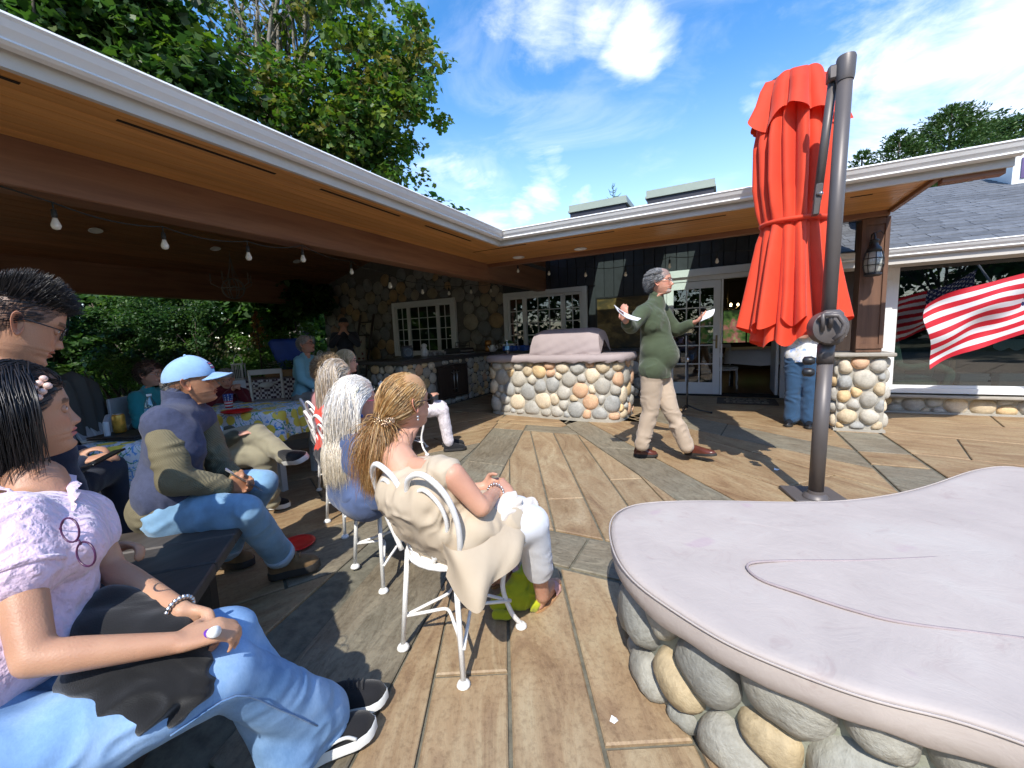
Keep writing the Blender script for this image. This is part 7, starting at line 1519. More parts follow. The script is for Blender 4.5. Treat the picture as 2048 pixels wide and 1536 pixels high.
jk = [(PD(215, 1215, .96), PD(340, 1240, .97), .05, .045), (PD(190, 1270, .90), PD(340, 1265, .93), .05, .045), (PD(210, 1360, .84), PD(375, 1355, .89), .050, .048), (PD(240, 1410, .83), PD(350, 1415, .86), .040, .042), (PD(175, 1365, .83), PD(250, 1395, .84), .03, .04), (PD(380, 1345, .90), PD(375, 1395, .90), .038, .03), (PD(220, 1300, .92), PD(350, 1300, .95), .05, .05), (PD(190, 1335, .86), PD(360, 1330, .90), .055, .055), (PD(230, 1385, .83), PD(370, 1390, .87), .045, .045)]
jo = cloth('folded_jacket', jk, cmat('black_fleece', (.012, .012, .013), rough=.95, sheen=.3), None, .006, 4, .009, 30, 16, 8); tag(jo, 'crumpled black fleece jacket lying across the lap of the young woman in pink', 'jacket')
# ============ 2 young man with glasses ============
hf = Frame(PD(40, 652, 1.14), A3(.16, .92, -.40), up=(0, .3, 1), scale=1.0, depth=.84)
P2 = person('young man with short spiky black hair and dark rimmed glasses looking down', (-1.8, .2)); SK2 = (.50, .265, .165)
J2 = dict(f=F1, r=R1, neck=PD(-15, 770, 1.12), chest=A3(-1.72, .12, .90), hips=A3(-1.62, -.05, .52), shR=PD(-60, 830, 1.0), elR=PD(20, 1120, 1.10), wrR=PD(190, 1110, 1.22), shL=PD(70, 800, 1.30), elL=PD(120, 960, 1.35), wrL=PD(200, 1120, 1.30), hpR=A3(-1.58, .0, .5), hpL=A3(-1.75, .04, .5), knR=A3(-1.62, .42, .47), knL=A3(-1.82, .44, .47), anR=A3(-1.62, .50, .1), anL=A3(-1.85, .52, .1))
body(P2, J2, SK2, dict(frame=hf, browt=1.2, browc=(.012, .01, .008), iris=(.02, .01, .006), res=(120, 140), flush=.8, scalp=(.03, .025, .025)), .008, 1.0, legs=False, hands=(((J2['wrR'], PD(265, 1085, 1.25)-J2['wrR'], A3(0, -.2, -1), A3(.2, -.3, .2)), dict(curl=.8, s=.95, thumb=.8)),))
cloth('shirt', torso_bones(J2)+sleeve(J2, 'R', 1, .55)+sleeve(J2, 'L', 1, .9), cmat('navy_shirt', (.02, .025, .045)), P2, .012, 3, .006)
cloth('trousers', leg_bones(J2, 'R')+leg_bones(J2, 'L')+[(J2['hpR'], J2['hpL'], .12, .12)], cmat('dark_trousers', (.02, .022, .03)), P2, .014, 3, .005)
hair(hf, P2, 1300, .0075, 6, black, 3, 'spike', lift=(.02, .05), r=.0013, stiff=.5, lenvar=.5, region=lambda P: P[:, 2] > .055, cap=False); hair(hf, P2, 1500, .006, 5, black, 4, 'short', lift=(.01, .03), r=.0010, stiff=.4, lenvar=.5, cap=False, name='hair_sides')
T_ = hair(hf, P2, 600, .0075, 7, black, 5, 'forward', lift=(.03, .09), r=.0013, stiff=.5, region=lambda P: P[:, 2] > .07, cap=True, name='hair_fringe')
glasses(hf, P2, mat('black_frame', (.015, .015, .018), .3))
ob = PD(232, 1118, 1.22); obt = thing('small_bottle', 'small white bottle with orange cap in the hand of the young man', 'bottle', ob); MB().tube([ob-A3(.01, 0, .03), ob+A3(-.015, 0, .012)], .02, 14).build('bottle_body', m_white, obt, smooth=True); MB().tube([ob+A3(-.015, 0, .013), ob+A3(-.02, 0, .035)], .016, 14).build('cap', mat('orange_plastic', (.75, .18, .01), .35), obt, smooth=True)
# ============ 3 man in the blue cap ============
F3 = norm(A3(.33, .94, 0)); R3 = A3(F3[1], -F3[0], 0)
hf = Frame(PD(383, 765, 2.05), norm(SPK-PD(383, 765, 2.05))*A3(1, 1, .4), scale=1.0)
P3 = person('man in a pale blue baseball cap and navy fleece vest seated on the bench', (-2.3, .9)); SK3 = (.43, .21, .115)
J3 = dict(f=F3, r=R3, neck=PD(360, 806, 2.02), chest=PD(350, 893, 1.93), hips=PZ(338, 1012, .52), shR=PD(325, 850, 1.83), elR=PD(350, 962, 1.78), wrR=PD(448, 972, 1.93), shL=PD(402, 836, 2.17), elL=PD(440, 935, 2.15), wrL=PD(468, 960, 2.05), hpR=PZ(352, 1028, .50), hpL=PZ(345, 985, .50), knR=PZ(490, 1022, .50), knL=PZ(525, 968, .52), anR=PZ(562, 1112, .13), anL=PZ(452, 1100, .13))
body(P3, J3, SK3, dict(frame=hf, browc=(.03, .02, .015), res=(110, 130), wide=1.05, nose=1.05, nosew=1.2, jowl=.6, scalp=(.20, .10, .06), iris=(.02, .012, .008), eye_open=.8), .0065, 1.02, legs=False, slim=.8,
     hands=(((J3['wrR'], PD(490, 972, 2.0)-J3['wrR'], A3(-.6, .3, -.5), A3(0, .1, 1)), dict(curl=.7, thumb=.8)), ((J3['wrL'], PD(495, 965, 2.04)-J3['wrL'], A3(.6, -.3, -.4), A3(0, .1, 1)), dict(curl=.7, thumb=.8))))
m, t, b = nodes_of('olive_rib'); v = coords(t); wv_ = t.nodes.new('ShaderNodeTexWave'); wv_.inputs['Scale'].default_value = 55; wv_.inputs['Distortion'].default_value = 1.0; wv_.bands_direction = 'DIAGONAL'; t.links.new(v, wv_.inputs[0]); t.links.new(ramp(t, noise(t, v, 6, 4), [(.3, (.13, .11, .06)), (.7, (.19, .165, .10))]), b.inputs['Base Color']); b.inputs['Roughness'].default_value = .9; bump(t, b, wv_.outputs[1], .5, .003); m_rib = m
m_vest = cmat('heather_fleece', (.055, .065, .115), rough=.95, var=.16, scale=60, sheen=.12, bmp=.3, bscale=300)
cloth('shirt', torso_bones(J3, .86, .3)+[(J3['shR']*.80+J3['elR']*.20, J3['elR'], .066, .066), (J3['elR'], J3['wrR'], .062, .044)]+sleeve(J3, 'L', 1.0, 1, .016)+[(J3['hips']-F3*.03, J3['hips']+R3*.05, .125, .12)], m_rib, P3, .009, 4, .007, 24, 7, 3)
vb3 = torso_bones(J3, 1.06, .45); hv_ = J3['hips']+A3(0, 0, .08); vb3[6] = (hv_+R3*.06, hv_-R3*.06, .128, .128); vb3 = vb3[:8]+[(J3['chest'], hv_, .11, .125), (J3['neck']+A3(0, 0, .03), J3['neck']-A3(0, 0, .05), .066, .08)]+[]
vb3[2] = (J3['shR']*.97+J3['shL']*.03+A3(0, 0, .004), J3['shL']*.93+J3['shR']*.07, .086, .080); cloth('vest', vb3, m_vest, P3, .008, 5, .004, 22, 6, 4); cb3 = J3['neck']
MB().grid([[cb3+A3(0, 0, -.01+.065*q)+(F3*math.cos(a)*(.070-.004*q)+R3*math.sin(a)*.070)+A3(0, 0, -.018*math.cos(a)) for a in np.linspace(.25, 2*np.pi-.25, 40)] for q in np.linspace(0, 1, 4)]).build('collar', m_vest, P3, smooth=True)
seam([J3['shR']+A3(0, 0, .052)-F3*.005, J3['shR']+R3*.02+A3(0, 0, .03)+F3*.06, J3['shR']+F3*.075-A3(0, 0, .05), J3['shR']+F3*.045-A3(0, 0, .13)], P3, cmat('dark_piping', (.02, .02, .04)), .004, 'armhole_trim')
cloth('jeans', leg_bones(J3, 'R', 1.0, .066)+leg_bones(J3, 'L', 1.0, .066)+[(J3['hpR'], J3['hpL'], .125, .12)], m_denim2, P3, .009, 4, .006, 22, 6, 6)
for an, kn in ((J3['anR'], J3['knR']), (J3['anL'], J3['knL'])): d_ = norm(an-kn); caps(mb_ := MB(), an-d_*.035, an+d_*.0, .071, .071, 20); MB().tube([an-d_*.05, an-d_*.046, an-d_*.008, an-d_*.004], [.066, .072, .073, .067], 22).build('cuff', cmat('pale_denim', (.34, .45, .58)), P3, smooth=True)
m_suede = cmat('tan_suede', (.17, .105, .05), var=.3, scale=18); m_laceb = cmat('boot_lace', (.30, .17, .07))
shoe(P3, PZ(540, 1158, .01), PZ(640, 1130, .025), m_suede, m_rubk, .10, .054, ankle=J3['anR']-A3(0, 0, .02), thick=.035, name='boot', laces=m_laceb); shoe(P3, PZ(415, 1132, .01), PZ(508, 1128, .01), m_suede, m_rubk, .10, .052, ankle=J3['anL']-A3(0, 0, .02), thick=.035, name='boot', laces=m_laceb)
m_cap = cmat('washed_blue', (.27, .44, .68), var=.14, scale=12, bmp=.25)
T_, Q_ = np.meshgrid(np.linspace(0, 1.62, 22), np.linspace(0, 2*np.pi, 48, endpoint=False), indexing='ij'); S_ = np.stack([np.sin(T_)*np.cos(Q_), np.sin(T_)*np.sin(Q_), np.cos(T_)], -1); cp_ = A3(-.006, 0, .030)+S_*np.array([.110, .090, .104]); cp_[..., 2] += np.where(cp_[..., 0] > 0, .004, -.012*np.clip(-cp_[..., 0]/.1, 0, 1)); cpo = hf(cp_.reshape(-1, 3)).reshape(cp_.shape)
hat = MB().grid(cpo, wrap=True).build('cap', m_cap, P3, smooth=True); rows = []
for q in np.linspace(0, 1, 8): rows.append([hf((.055*math.cos(a)*1.0+.045+(.074*q)*math.cos(a)**.7 if math.cos(a) > .01 else .045, (.086+.004*q)*math.sin(a), .038-.016*q*math.cos(a)-.030*abs(math.sin(a))**2.5*1.0+.004)) for a in np.linspace(-1.45, 1.45, 24)])
rows2 = [[p-hf.u*.004 for p in r_] for r_ in rows]; bb_ = MB().grid(rows).grid(rows2); bb_.tube(rows[-1], .003, 5); bb_.build('brim', m_cap, hat, smooth=True); MB().ball(hf((-.006, 0, .136)), .007, 8).build('button', m_cap, hat, smooth=True)
emb = MB()
for k, (cy_, c_, w_) in enumerate(((.0, 0, .022), (.004, 1, .004), (-.006, 1, .004))): pass
def onhat(th_, ph_): s_ = A3(math.sin(th_)*math.cos(ph_), math.sin(th_)*math.sin(ph_), math.cos(th_)); return hf(A3(-.006, 0, .034)+s_*A3(.1125, .0925, .1065))
for (t0, t1, p0, p1, nm_, cc_) in ((.95, 1.32, -.42, .05, 'badge', (.03, .08, .30)), (1.02, 1.08, -.40, -.05, 'badge_stripe', (.60, .03, .05)), (1.14, 1.20, -.40, .0, 'badge_stripe', (.75, .75, .75)), (1.24, 1.29, -.40, .02, 'badge_stripe', (.60, .03, .05))):
    MB().grid([[onhat(a, b_)+hf.f*(.0006 if nm_ == 'badge' else .0016) for b_ in np.linspace(p0, p1, 8)] for a in np.linspace(t0, t1, 6)]).build(nm_, cmat('emb_%d%d%d' % tuple(int(c*99) for c in cc_), cc_), hat, smooth=True)
hair(hf, P3, 500, .005, 4, [(.05, .04, .035), (.12, .11, .10)], 8, 'short', lift=(.01, .02), r=.0009, region=lambda P: (P[:, 2] < .02)&(P[:, 0] < .01), cap=False)
MB().tube([PD(452, 942, 1.95), PD(490, 966, 1.97), PD(527, 982, 2.0)], .001, 4); pg = thing('leaflet', 'folded white leaflet held by the man in the blue cap', 'leaflet', PD(490, 965, 1.98)); MB().add([PD(450, 938, 1.93), PD(527, 980, 1.98), PD(520, 978, 2.08), PD(452, 935, 2.05)], [(0, 1, 2, 3)]).add([PD(450, 941, 1.93), PD(527, 983, 1.98), PD(520, 981, 2.08), PD(452, 938, 2.05)], [(3, 2, 1, 0)]).build('sheet', m_linen, pg)
# ============ 4 blonde woman in beige ============
F4 = norm(A3(.14, .99, 0)); R4 = A3(F4[1], -F4[0], 0); h4 = PD(812, 806, 1.70)
hf = Frame(h4, A3(.26, .96, .02), scale=.99)
P4 = person('woman with long honey blonde ponytail in sleeveless beige tunic and white trousers', (-.95, 1.2)); SK4 = (.58, .31, .21)
J4 = dict(f=F4, r=R4, neck=PD(795, 915, 1.60), chest=PD(838, 990, 1.53), hips=A3(-.93, 1.24, .50), shR=PD(905, 950, 1.42), elR=PD(935, 1010, 1.42), wrR=PD(990, 985, 1.60), shL=PD(800, 940, 1.72), elL=PD(890, 985, 1.80), wrL=PD(965, 975, 1.74), hpR=A3(-.84, 1.22, .50), hpL=A3(-1.02, 1.26, .50), knR=PZ(1062, 1045, .51), knL=PZ(1035, 1025, .51), anR=PZ(1085, 1190, .09), anL=PZ(1000, 1155, .09))
J4['elR'] = PD(962, 1015, 1.43)
body(P4, J4, SK4, dict(frame=hf, browc=(.2, .12, .06), res=(100, 120), scalp=(.42, .25, .10)), .006, .92, hands=(((J4['wrR'], PD(1028, 968, 1.68)-J4['wrR'], A3(-.5, -.3, -.8), A3(-.3, .8, .3)), dict(curl=1.0, s=.92, thumb=.9)), ((J4['wrL'], PD(1010, 968, 1.72)-J4['wrL'], A3(.2, -.3, -.8), A3(0, .2, 1)), dict(curl=.8, s=.88))))
m, t, b = nodes_of('beige_linen'); v = coords(t); n1 = noise(t, coords(t, 'Object', (1, 1, .12)), 30, 4, .6); t.links.new(ramp(t, noise(t, v, 5, 4), [(.3, (.46, .37, .265)), (.7, (.53, .44, .325))]), b.inputs['Base Color']); b.inputs['Roughness'].default_value = .85; bump(t, b, n1, .25, .006); m_beige = m
c4 = J4['chest']; tb4 = [(J4['shR']-R4*.035-A3(0, 0, .0), J4['shL']+R4*.03, .058, .054), (c4+R4*.07-F4*.01, c4-R4*.07-F4*.01, .112, .108), (c4+F4*.08+R4*.05, c4+F4*.08-R4*.06, .07, .07), (c4*.5+J4['hips']*.5+R4*.065-F4*.02, c4*.5+J4['hips']*.5-R4*.065-F4*.02, .118, .118), (J4['hips']+R4*.085+A3(0, 0, .03)-F4*.02, J4['hips']-R4*.085+A3(0, 0, .03)-F4*.02, .135, .135), (J4['neck']-A3(0, 0, .045), c4, .058, .10),
       (J4['hips']+R4*.09+A3(0, 0, .02), J4['hpR']*.45+J4['knR']*.55+A3(0, 0, .03), .12, .085), (J4['hips']-R4*.08, J4['hpL']*.4+J4['knL']*.6+A3(0, 0, .03), .11, .08)]
cloth('tunic', tb4, m_beige, P4, .006, 5, .0075, 34, 5, 4)
# hanging tunic hem with a pointed corner beside the seat
def hem_pt(u, v_):
    top = catmull([PD(868, 1065, 1.44), PD(905, 1100, 1.36), PD(960, 1090, 1.40), PD(1010, 1050, 1.50), PD(1048, 1040, 1.60)], 8); bot = catmull([PD(885, 1150, 1.42), PD(940, 1222, 1.335), PD(985, 1165, 1.40), PD(1035, 1110, 1.50), PD(1052, 1070, 1.59)], 8); k = u*(len(top)-1); i = int(min(k, len(top)-2)); f_ = k-i; a = top[i]*(1-f_)+top[i+1]*f_; b_ = bot[i]*(1-f_)+bot[i+1]*f_; return a*(1-v_)+b_*v_+R4*(.012*math.sin(u*17+v_*3)*v_+.03*math.sin(v_*2.6)+.003*math.sin(u*29+v_*9)*math.sin(v_*5+u*8)*v_)
MB().grid([[hem_pt(u, v_) for v_ in np.linspace(0, 1, 14)] for u in np.linspace(0, 1, 60)]).build('tunic_hem', m_beige, P4, smooth=True)
cloth('trousers', [(J4['hpR'], J4['knR'], .095, .074), (J4['knR'], J4['knR']*.40+J4['anR']*.60, .068, .064), (J4['hpL'], J4['knL'], .092, .072), (J4['knL'], J4['knL']*.42+J4['anL']*.58, .068, .062), (J4['hpR'], J4['hpL'], .11, .11)], cmat('white_twill', (.60, .61, .64), var=.05), P4, .008, 5, .0022, 24, 9, 5)
m_tan = cmat('tan_leather', (.45, .24, .10), rough=.5); m_strap = cmat('pink_strap', (.62, .33, .30), rough=.5)
for an, hl, to in ((J4['anR'], PZ(1073, 1226, .0), PZ(1112, 1175, .0)), (J4['anL'], PZ(985, 1178, .0), PZ(1030, 1135, .0))):
    d_ = norm(to-hl); s_ = A3(-d_[1], d_[0], 0); ft_ = cloth('foot', [(an, hl+d_*.04+A3(0, 0, .045), .030, .030), (hl+d_*.02+A3(0, 0, .034), hl+d_*.19+A3(0, 0, .030), .027, .030), (hl+d_*.19+A3(0, 0, .028), hl+d_*.225+A3(0, 0, .024), .028, .020), (an, hl+d_*.15+A3(0, 0, .045), .026, .026)], skin_mat, P4, .005, 2, 0); set_col(ft_.data, np.repeat(np.array([SK4]), len(ft_.data.vertices), 0))
    q = [hl+d_*(.12+.125*math.cos(a))+s_*.040*math.sin(a)*(1+.12*math.cos(a)) for a in np.linspace(0, 2*np.pi, 24, endpoint=False)]; MB().prism([tuple(p) for p in q], .001, .013).build('sandal_sole', m_tan, P4); MB().grid([[hl+d_*(.13+.055*w_)+s_*math.cos(a)*.041+A3(0, 0, .014+.052*math.sin(a)*(1-.15*w_)) for a in np.linspace(0, math.pi, 14)] for w_ in np.linspace(0, 1, 5)]).build('sandal_strap', m_strap, P4, smooth=True)
blond = [(.46, .25, .085), (.58, .35, .13), (.34, .165, .05), (.66, .45, .20), (.40, .20, .07), (.70, .52, .29)]
tie4 = (-.125, .005, -.055)
hair(hf, P4, 3400, .0150, 36, blond, 21, 'tie', tie=tie4, lift=(.02, .08), r=.0012, stiff=.5, curl=.04, curlf=30, lenvar=.2, spread=.03, tail_dir=(-.22, 0, 0), clump=.15, colgrad=(.80, .72, .62), flyaway=.0)
hair(hf, P4, 1200, .0150, 34, blond, 22, 'tie', tie=tie4, lift=(.04, .09), r=.0013, stiff=.6, curl=.10, curlf=26, lenvar=.4, spread=.06, tail_dir=(-.24, 0, 0), clump=.3, cap=False, region=lambda P: P[:, 0] < .03, colgrad=(.72, .62, .5), name='ponytail')
cb_ = MB(); rs = random.Random(6)
for k in range(60): a = rs.random()*6.28; r_ = rs.random()**.5; cb_.ball(hf(A3(-.145+rs.uniform(-.004, .004)-.01*(1-r_), .042*math.cos(a)*r_+.0, -.05+.020*math.sin(a)*r_)), .0045, 6)
for k in range(60): a = rs.random()*6.28; r_ = rs.random()**.5; cb_.ball(hf(A3(-.118+.032*math.cos(a)*r_, -.046-.004*(1-r_), -.052+.017*math.sin(a)*r_)), .0045, 6)
cb_.build('barrette', mat('gilt_filigree', (.48, .34, .22), .25, .4, 90, metal=.8), P4, smooth=True)
MB().ball(hf((-.004, -.083, -.05)), .006, 8).ball(hf((-.004, -.083, -.062)), .005, 8).build('earring', m_steel, P4, smooth=True); glasses(hf, P4, m_blackmetal, (.028, .023), .2, m_blackmetal)
wv = J4['wrR']; ax_ = norm(J4['wrR']-J4['elR']); u_ = norm(np.cross(ax_, (0, 0, 1))); v_ = np.cross(ax_, u_); br = MB()
for k in range(18): a = k*.349; br.ball(wv+ax_*.005+u_*.032*math.cos(a)+v_*.032*math.sin(a), .0058, 6)
br.build('bracelet', m_steel, P4, smooth=True)
jo = cloth('folded_cardigan', [(PD(1000, 1030, 1.56), PD(1050, 1020, 1.66), .055, .045), (PD(1020, 1005, 1.60), PD(1035, 1050, 1.60), .045, .04), (PD(985, 1010, 1.58), PD(1010, 1040, 1.56), .035, .04)], cmat('cream_knit', (.68, .61, .54), sheen=.4), None, .005, 2, .014, 30, 22, 8); tag(jo, 'cream cardigan bunched on the lap of the blonde woman in beige', 'cardigan')
gb0 = PZ(1000, 1240, .0); gb = cloth('tote_bag', [(gb0+A3(-.04, .05, .035), gb0+A3(.10, .16, .035), .035, .04), (gb0+A3(.0, .10, .05), gb0+A3(.05, .22, .14), .045, .04), (gb0+A3(-.02, .0, .018), gb0+A3(.03, .02, .018), .022, .02), (gb0+A3(.10, .18, .10), gb0+A3(.12, .12, .03), .03, .03)], cmat('lime_canvas', (.42, .46, .02), var=.2), None, .006, 2, .010, 22, 14, 3, post=lambda V: np.stack([V[:, 0], V[:, 1], np.maximum(V[:, 2], .003)], 1)); tag(gb, 'slumped lime green cloth bag on the floor under the nearest white chair', 'bag')
# ============ 5 white haired woman ============
F5 = norm(A3(.30, .95, 0)); h5 = PD(712, 805, 2.02); hf = Frame(h5, A3(.45, .90, .03), scale=.98)
P5 = person('woman with very long wavy white hair, pearl clip and denim blue jacket', (-1.6, 1.55)); J5 = seated(h5, F5, .02, .50, .30, .165, .9); SK5 = (.60, .31, .23)
body(P5, J5, SK5, dict(frame=hf, scalp=(.6, .5, .46), browc=(.4, .35, .3), res=(90, 110), flush=1.6, jowl=.5), .009, .9, hands=(((J5['wrR'], F5, A3(0, 0, -1), A3(-1, 0, 0)), dict(curl=.5, s=.9)),))
m_navyj = cmat('washed_navy', (.075, .11, .22), var=.3)
cloth('jacket', torso_bones(J5, .98, .2)+sleeve(J5, 'R', .9, .9, .016)+sleeve(J5, 'L', .9, .9, .016), m_navyj, P5, .010, 4, .007); m, t, b = nodes_of('blue_print'); v = coords(t); t.links.new(ramp(t, noise(t, v, 26, 3, .6, 1.5), [(.42, (.72, .76, .82)), (.5, (.22, .40, .75)), (.6, (.70, .74, .80))]), b.inputs['Base Color']); b.inputs['Roughness'].default_value = .8; m_bpr = m
cloth('scarf', [(J5['neck']+F5*.06-A3(0, 0, .05), J5['neck']+F5*.12-A3(0, 0, .16), .055, .07), (J5['neck']+F5*.03, J5['neck']+F5*.05-A3(0, 0, .08), .062, .06)], m_bpr, P5, .008, 3, .006); cloth('trousers', leg_bones(J5, 'R', .9)+leg_bones(J5, 'L', .9)+[(J5['hpR'], J5['hpL'], .12, .12)], m_navyj, P5, .012, 4, .006)
white = [(.88, .86, .84), (.80, .77, .73), (.90, .89, .88), (.84, .77, .66), (.78, .72, .64), (.92, .92, .92)]
bcol = ((fr_ := hf).vec(J5['neck']-A3(0, 0, .1)-h5)/hf.s-A3(.0, 0, 0), .13)
hair(hf, P5, 4000, .0165, 26, white, 31, 'back', lift=(.03, .15), r=.0013, stiff=.66, curl=.035, curlf=20, lenvar=.25, clump=.12, colliders=(bcol, ((-.03, 0, -.17), .075)), colgrad=(.96, .86, .66), flyaway=.0, grav=1)
hair(hf, P5, 800, .0165, 25, white, 32, 'back', lift=(.06, .18), r=.0012, stiff=.7, curl=.05, curlf=20, lenvar=.4, clump=.25, cap=False, colliders=(bcol,), colgrad=(.96, .86, .66), flyaway=.0, name='loose_hair', region=lambda P: P[:, 0] < -.03)
cb_ = MB()
for k in range(70): a = rs.random()*6.28; r_ = rs.random()**.5; s_ = .045*math.cos(a)*r_; cb_.ball(hf(A3(-.03+s_*.55, -.093-.004*(1-r_), .045+s_*.85+.014*math.sin(a)*r_)), .0042, 6)
cb_.build('hair_clip', mat('pearl_white', (.78, .74, .60), .25, .1), P5, smooth=True); MB().tube([hf((-.004, -.083, -.035)), hf((-.004, -.085, -.05))], .0012, 4).ball(hf((-.004, -.086, -.057)), .009, 10).build('earring', mat('blue_bead', (.02, .10, .42), .15), P5, smooth=True); glasses(hf, P5, mat('pink_frame', (.5, .06, .14), .3))
# ============ 6 ash blonde ============
def quick(label, px, py, d, face, cols, cloths, skin=(.58, .31, .22), style=('back', 20, .018, .3), k=.92, lean=.05, pitch=0, hdopt=None, glass=None, seat=.5, reach=.28, vox=.013, scale=.98, legx=.05, hands=True, wr=None, nhair=600, pants=None, arms=1.0, belly=0, extra=None, group=None):
    h = PD(px, py, d); f = norm(A3(*face)); fr = Frame(h, A3(f[0], f[1], pitch), scale=scale); P = person(label, h, group); J = seated(h, f, lean, seat, reach, .17, k, legx)
    if extra: extra(J)
    if wr is not None: J['wrR'], J['wrL'] = wr
    hh = [((J['wr'+s], norm(J['wr'+s]-J['el'+s])*.6+f*.5, A3(0, 0, -1), A3(-q, 0, .1)), dict(curl=.6, s=.92)) for s, q in (('R', 1), ('L', -1))] if hands else ()
    body(P, J, skin, dict(dict(frame=fr, res=(70, 84), scalp=cols[0]), **(hdopt or {})), vox, k, hands=hh, slim=.75, legs=False)
    top, pc = cloths; cloth('top', torso_bones(J, k*1.02, belly)+(sleeve(J, 'R', k, arms, .016)+sleeve(J, 'L', k, arms, .016)), top, P, vox, 4, .006); cloth('trousers', leg_bones(J, 'R', k)+leg_bones(J, 'L', k)+[(J['hpR'], J['hpL'], .12, .12)], pc, P, vox*1.1, 4, .006)
    for s in 'RL': an = J['an'+s]; shoe(P, A3(an[0], an[1], .01)-J['f']*.06, A3(an[0], an[1], .01)+J['f']*.19, m_can, m_rubk, ankle=an)
    mode, st, step, cl = style; hair(fr, P, nhair, step, st, cols, int(px+py), mode, lift=(.03, .13), r=.0022, curl=cl if mode == 'curly' else .05, curlf=90 if mode == 'curly' else 24, lenvar=.3, clump=.2)
    if glass: glasses(fr, P, glass)
    return P, J, fr
ash = [(.50, .40, .27), (.40, .31, .21), (.60, .52, .42), (.34, .27, .2), (.55, .5, .46)]; m_khaki = cmat('khaki', (.26, .235, .16)); m_white_c = cmat('white_cotton', (.66, .66, .64)); m_blackc = cmat('black_cloth', (.02, .02, .024)); m_oran = cmat('orange_red', (.70, .06, .03)); grey_h = [(.32, .31, .30), (.42, .41, .40), (.22, .21, .2)]
quick('woman with straight ash blonde hair in an orange red top in the third white chair', 673, 757, 2.75, (.42, .9, 0), ash, (m_oran, m_blackc), style=('back', 24, .018, .3), nhair=1200, vox=.011, wr=None)
quick('woman with a curly light brown perm beyond the ash blonde woman', 656, 742, 3.35, (.5, .86, 0), [(.36, .25, .14), (.48, .36, .22), (.28, .19, .11)], (cmat('rose_cloth', (.45, .2, .2)), m_blackc), style=('curly', 9, .009, .75), nhair=1200)
quick('woman with short blonde bob and thin glasses beyond the curly haired woman', 692, 724, 4.0, (.62, .78, 0), [(.62, .46, .25), (.70, .56, .36), (.5, .35, .18)], (cmat('cream_top', (.5, .45, .38)), m_blackc), style=('down', 11, .014, .3), glass=m_blackmetal)
bistro('white wrought iron chair mostly hidden behind the blonde haired women', PD(690, 800, 4.0)[:2], 1.0)
ph = PD(812, 792, 4.5); quick('person in black shoes and white flowered trousers hidden behind the blonde woman in beige', 812, 796, 4.5, (.75, .66, 0), ash, (cmat('peach_cloth', (.6, .33, .24)), cmat('flowered_white', (.66, .6, .62), var=.3, scale=30)), nhair=500)
bistro('white wrought iron chair hidden behind the blonde woman in beige', ph[:2], .7)
# man in light blue shirt
quick('grey haired man with glasses in a light blue shirt seated in front of the garden', 612, 690, 5.75, (.88, .47, 0), grey_h, (cmat('light_blue_cotton', (.22, .48, .62), sheen=0), cmat('grey_slacks', (.30, .29, .27))), skin=(.55, .28, .2), style=('short', 5, .006, .3), k=1.02, glass=m_blackmetal, hdopt=dict(wide=1.03, flush=1.3), lean=.10, vox=.014, nhair=900, pitch=.22, scale=1.03)
# teal cardigan, maroon sweater
quick('woman with short dark brown hair and glasses in a teal cardigan', 300, 750, 4.0, (.80, .60, 0), [(.05, .03, .02), (.08, .05, .035)], (cmat('teal_knit', (.035, .30, .34)), m_blackc), style=('curly', 6, .008, .3), glass=m_steel, nhair=900, hdopt=dict(jowl=1.2, wide=1.06))
mh = PD(452, 758, 5.1); Pm, Jm, fm2 = quick('elderly grey haired woman in maroon sweater holding both hands to her mouth', 452, 758, 5.1, (.75, -.35, 0), grey_h, (cmat('maroon_knit', (.12, .012, .02)), m_blackc), style=('short', 6, .007, .3), nhair=1100, pitch=-.35, wr=(mh+A3(.13, -.02, -.14), mh+A3(.14, .05, -.13)), hdopt=dict(flush=1.3))
# wicker seats for those three and the khaki man
def stool(label, h, f):
    th = thing('patio_chair', label, 'chair', (h[0], h[1], 0), 'patio chairs around the small tables'); c = A3(h[0], h[1], 0); f = norm(A3(*f)); r = A3(f[1], -f[0], 0)
    MB().obox(c+A3(0, 0, .37), (.22, .22, .02), [f, r, (0, 0, 1)], bev=.01).build('seat', m_adir, th); MB().obox(c-f*.24+A3(0, 0, .60), (.015, .22, .22), [f, r, (0, 0, 1)], bev=.01).build('backrest', m_adir, th)
    for a in (-.2, .2):
        for b_ in (-.2, .2): MB().obox(c+f*a+r*b_+A3(0, 0, .175), (.018, .018, .175)).build('leg', m_adir, th)
for l, p_, f_ in (('pale chair under the woman in the teal cardigan', PD(300, 750, 4.0), (.8, .6, 0)), ('pale chair under the elderly woman in maroon', mh, (.75, -.35, 0)), ('pale chair under the man in khaki trousers', (-3.55, 1.35, 0), (.33, .94, 0)), ('pale chair at the left under the person holding a black phone', (-2.75, .35, 0), (.3, .95, 0))): stool(l, p_, f_)
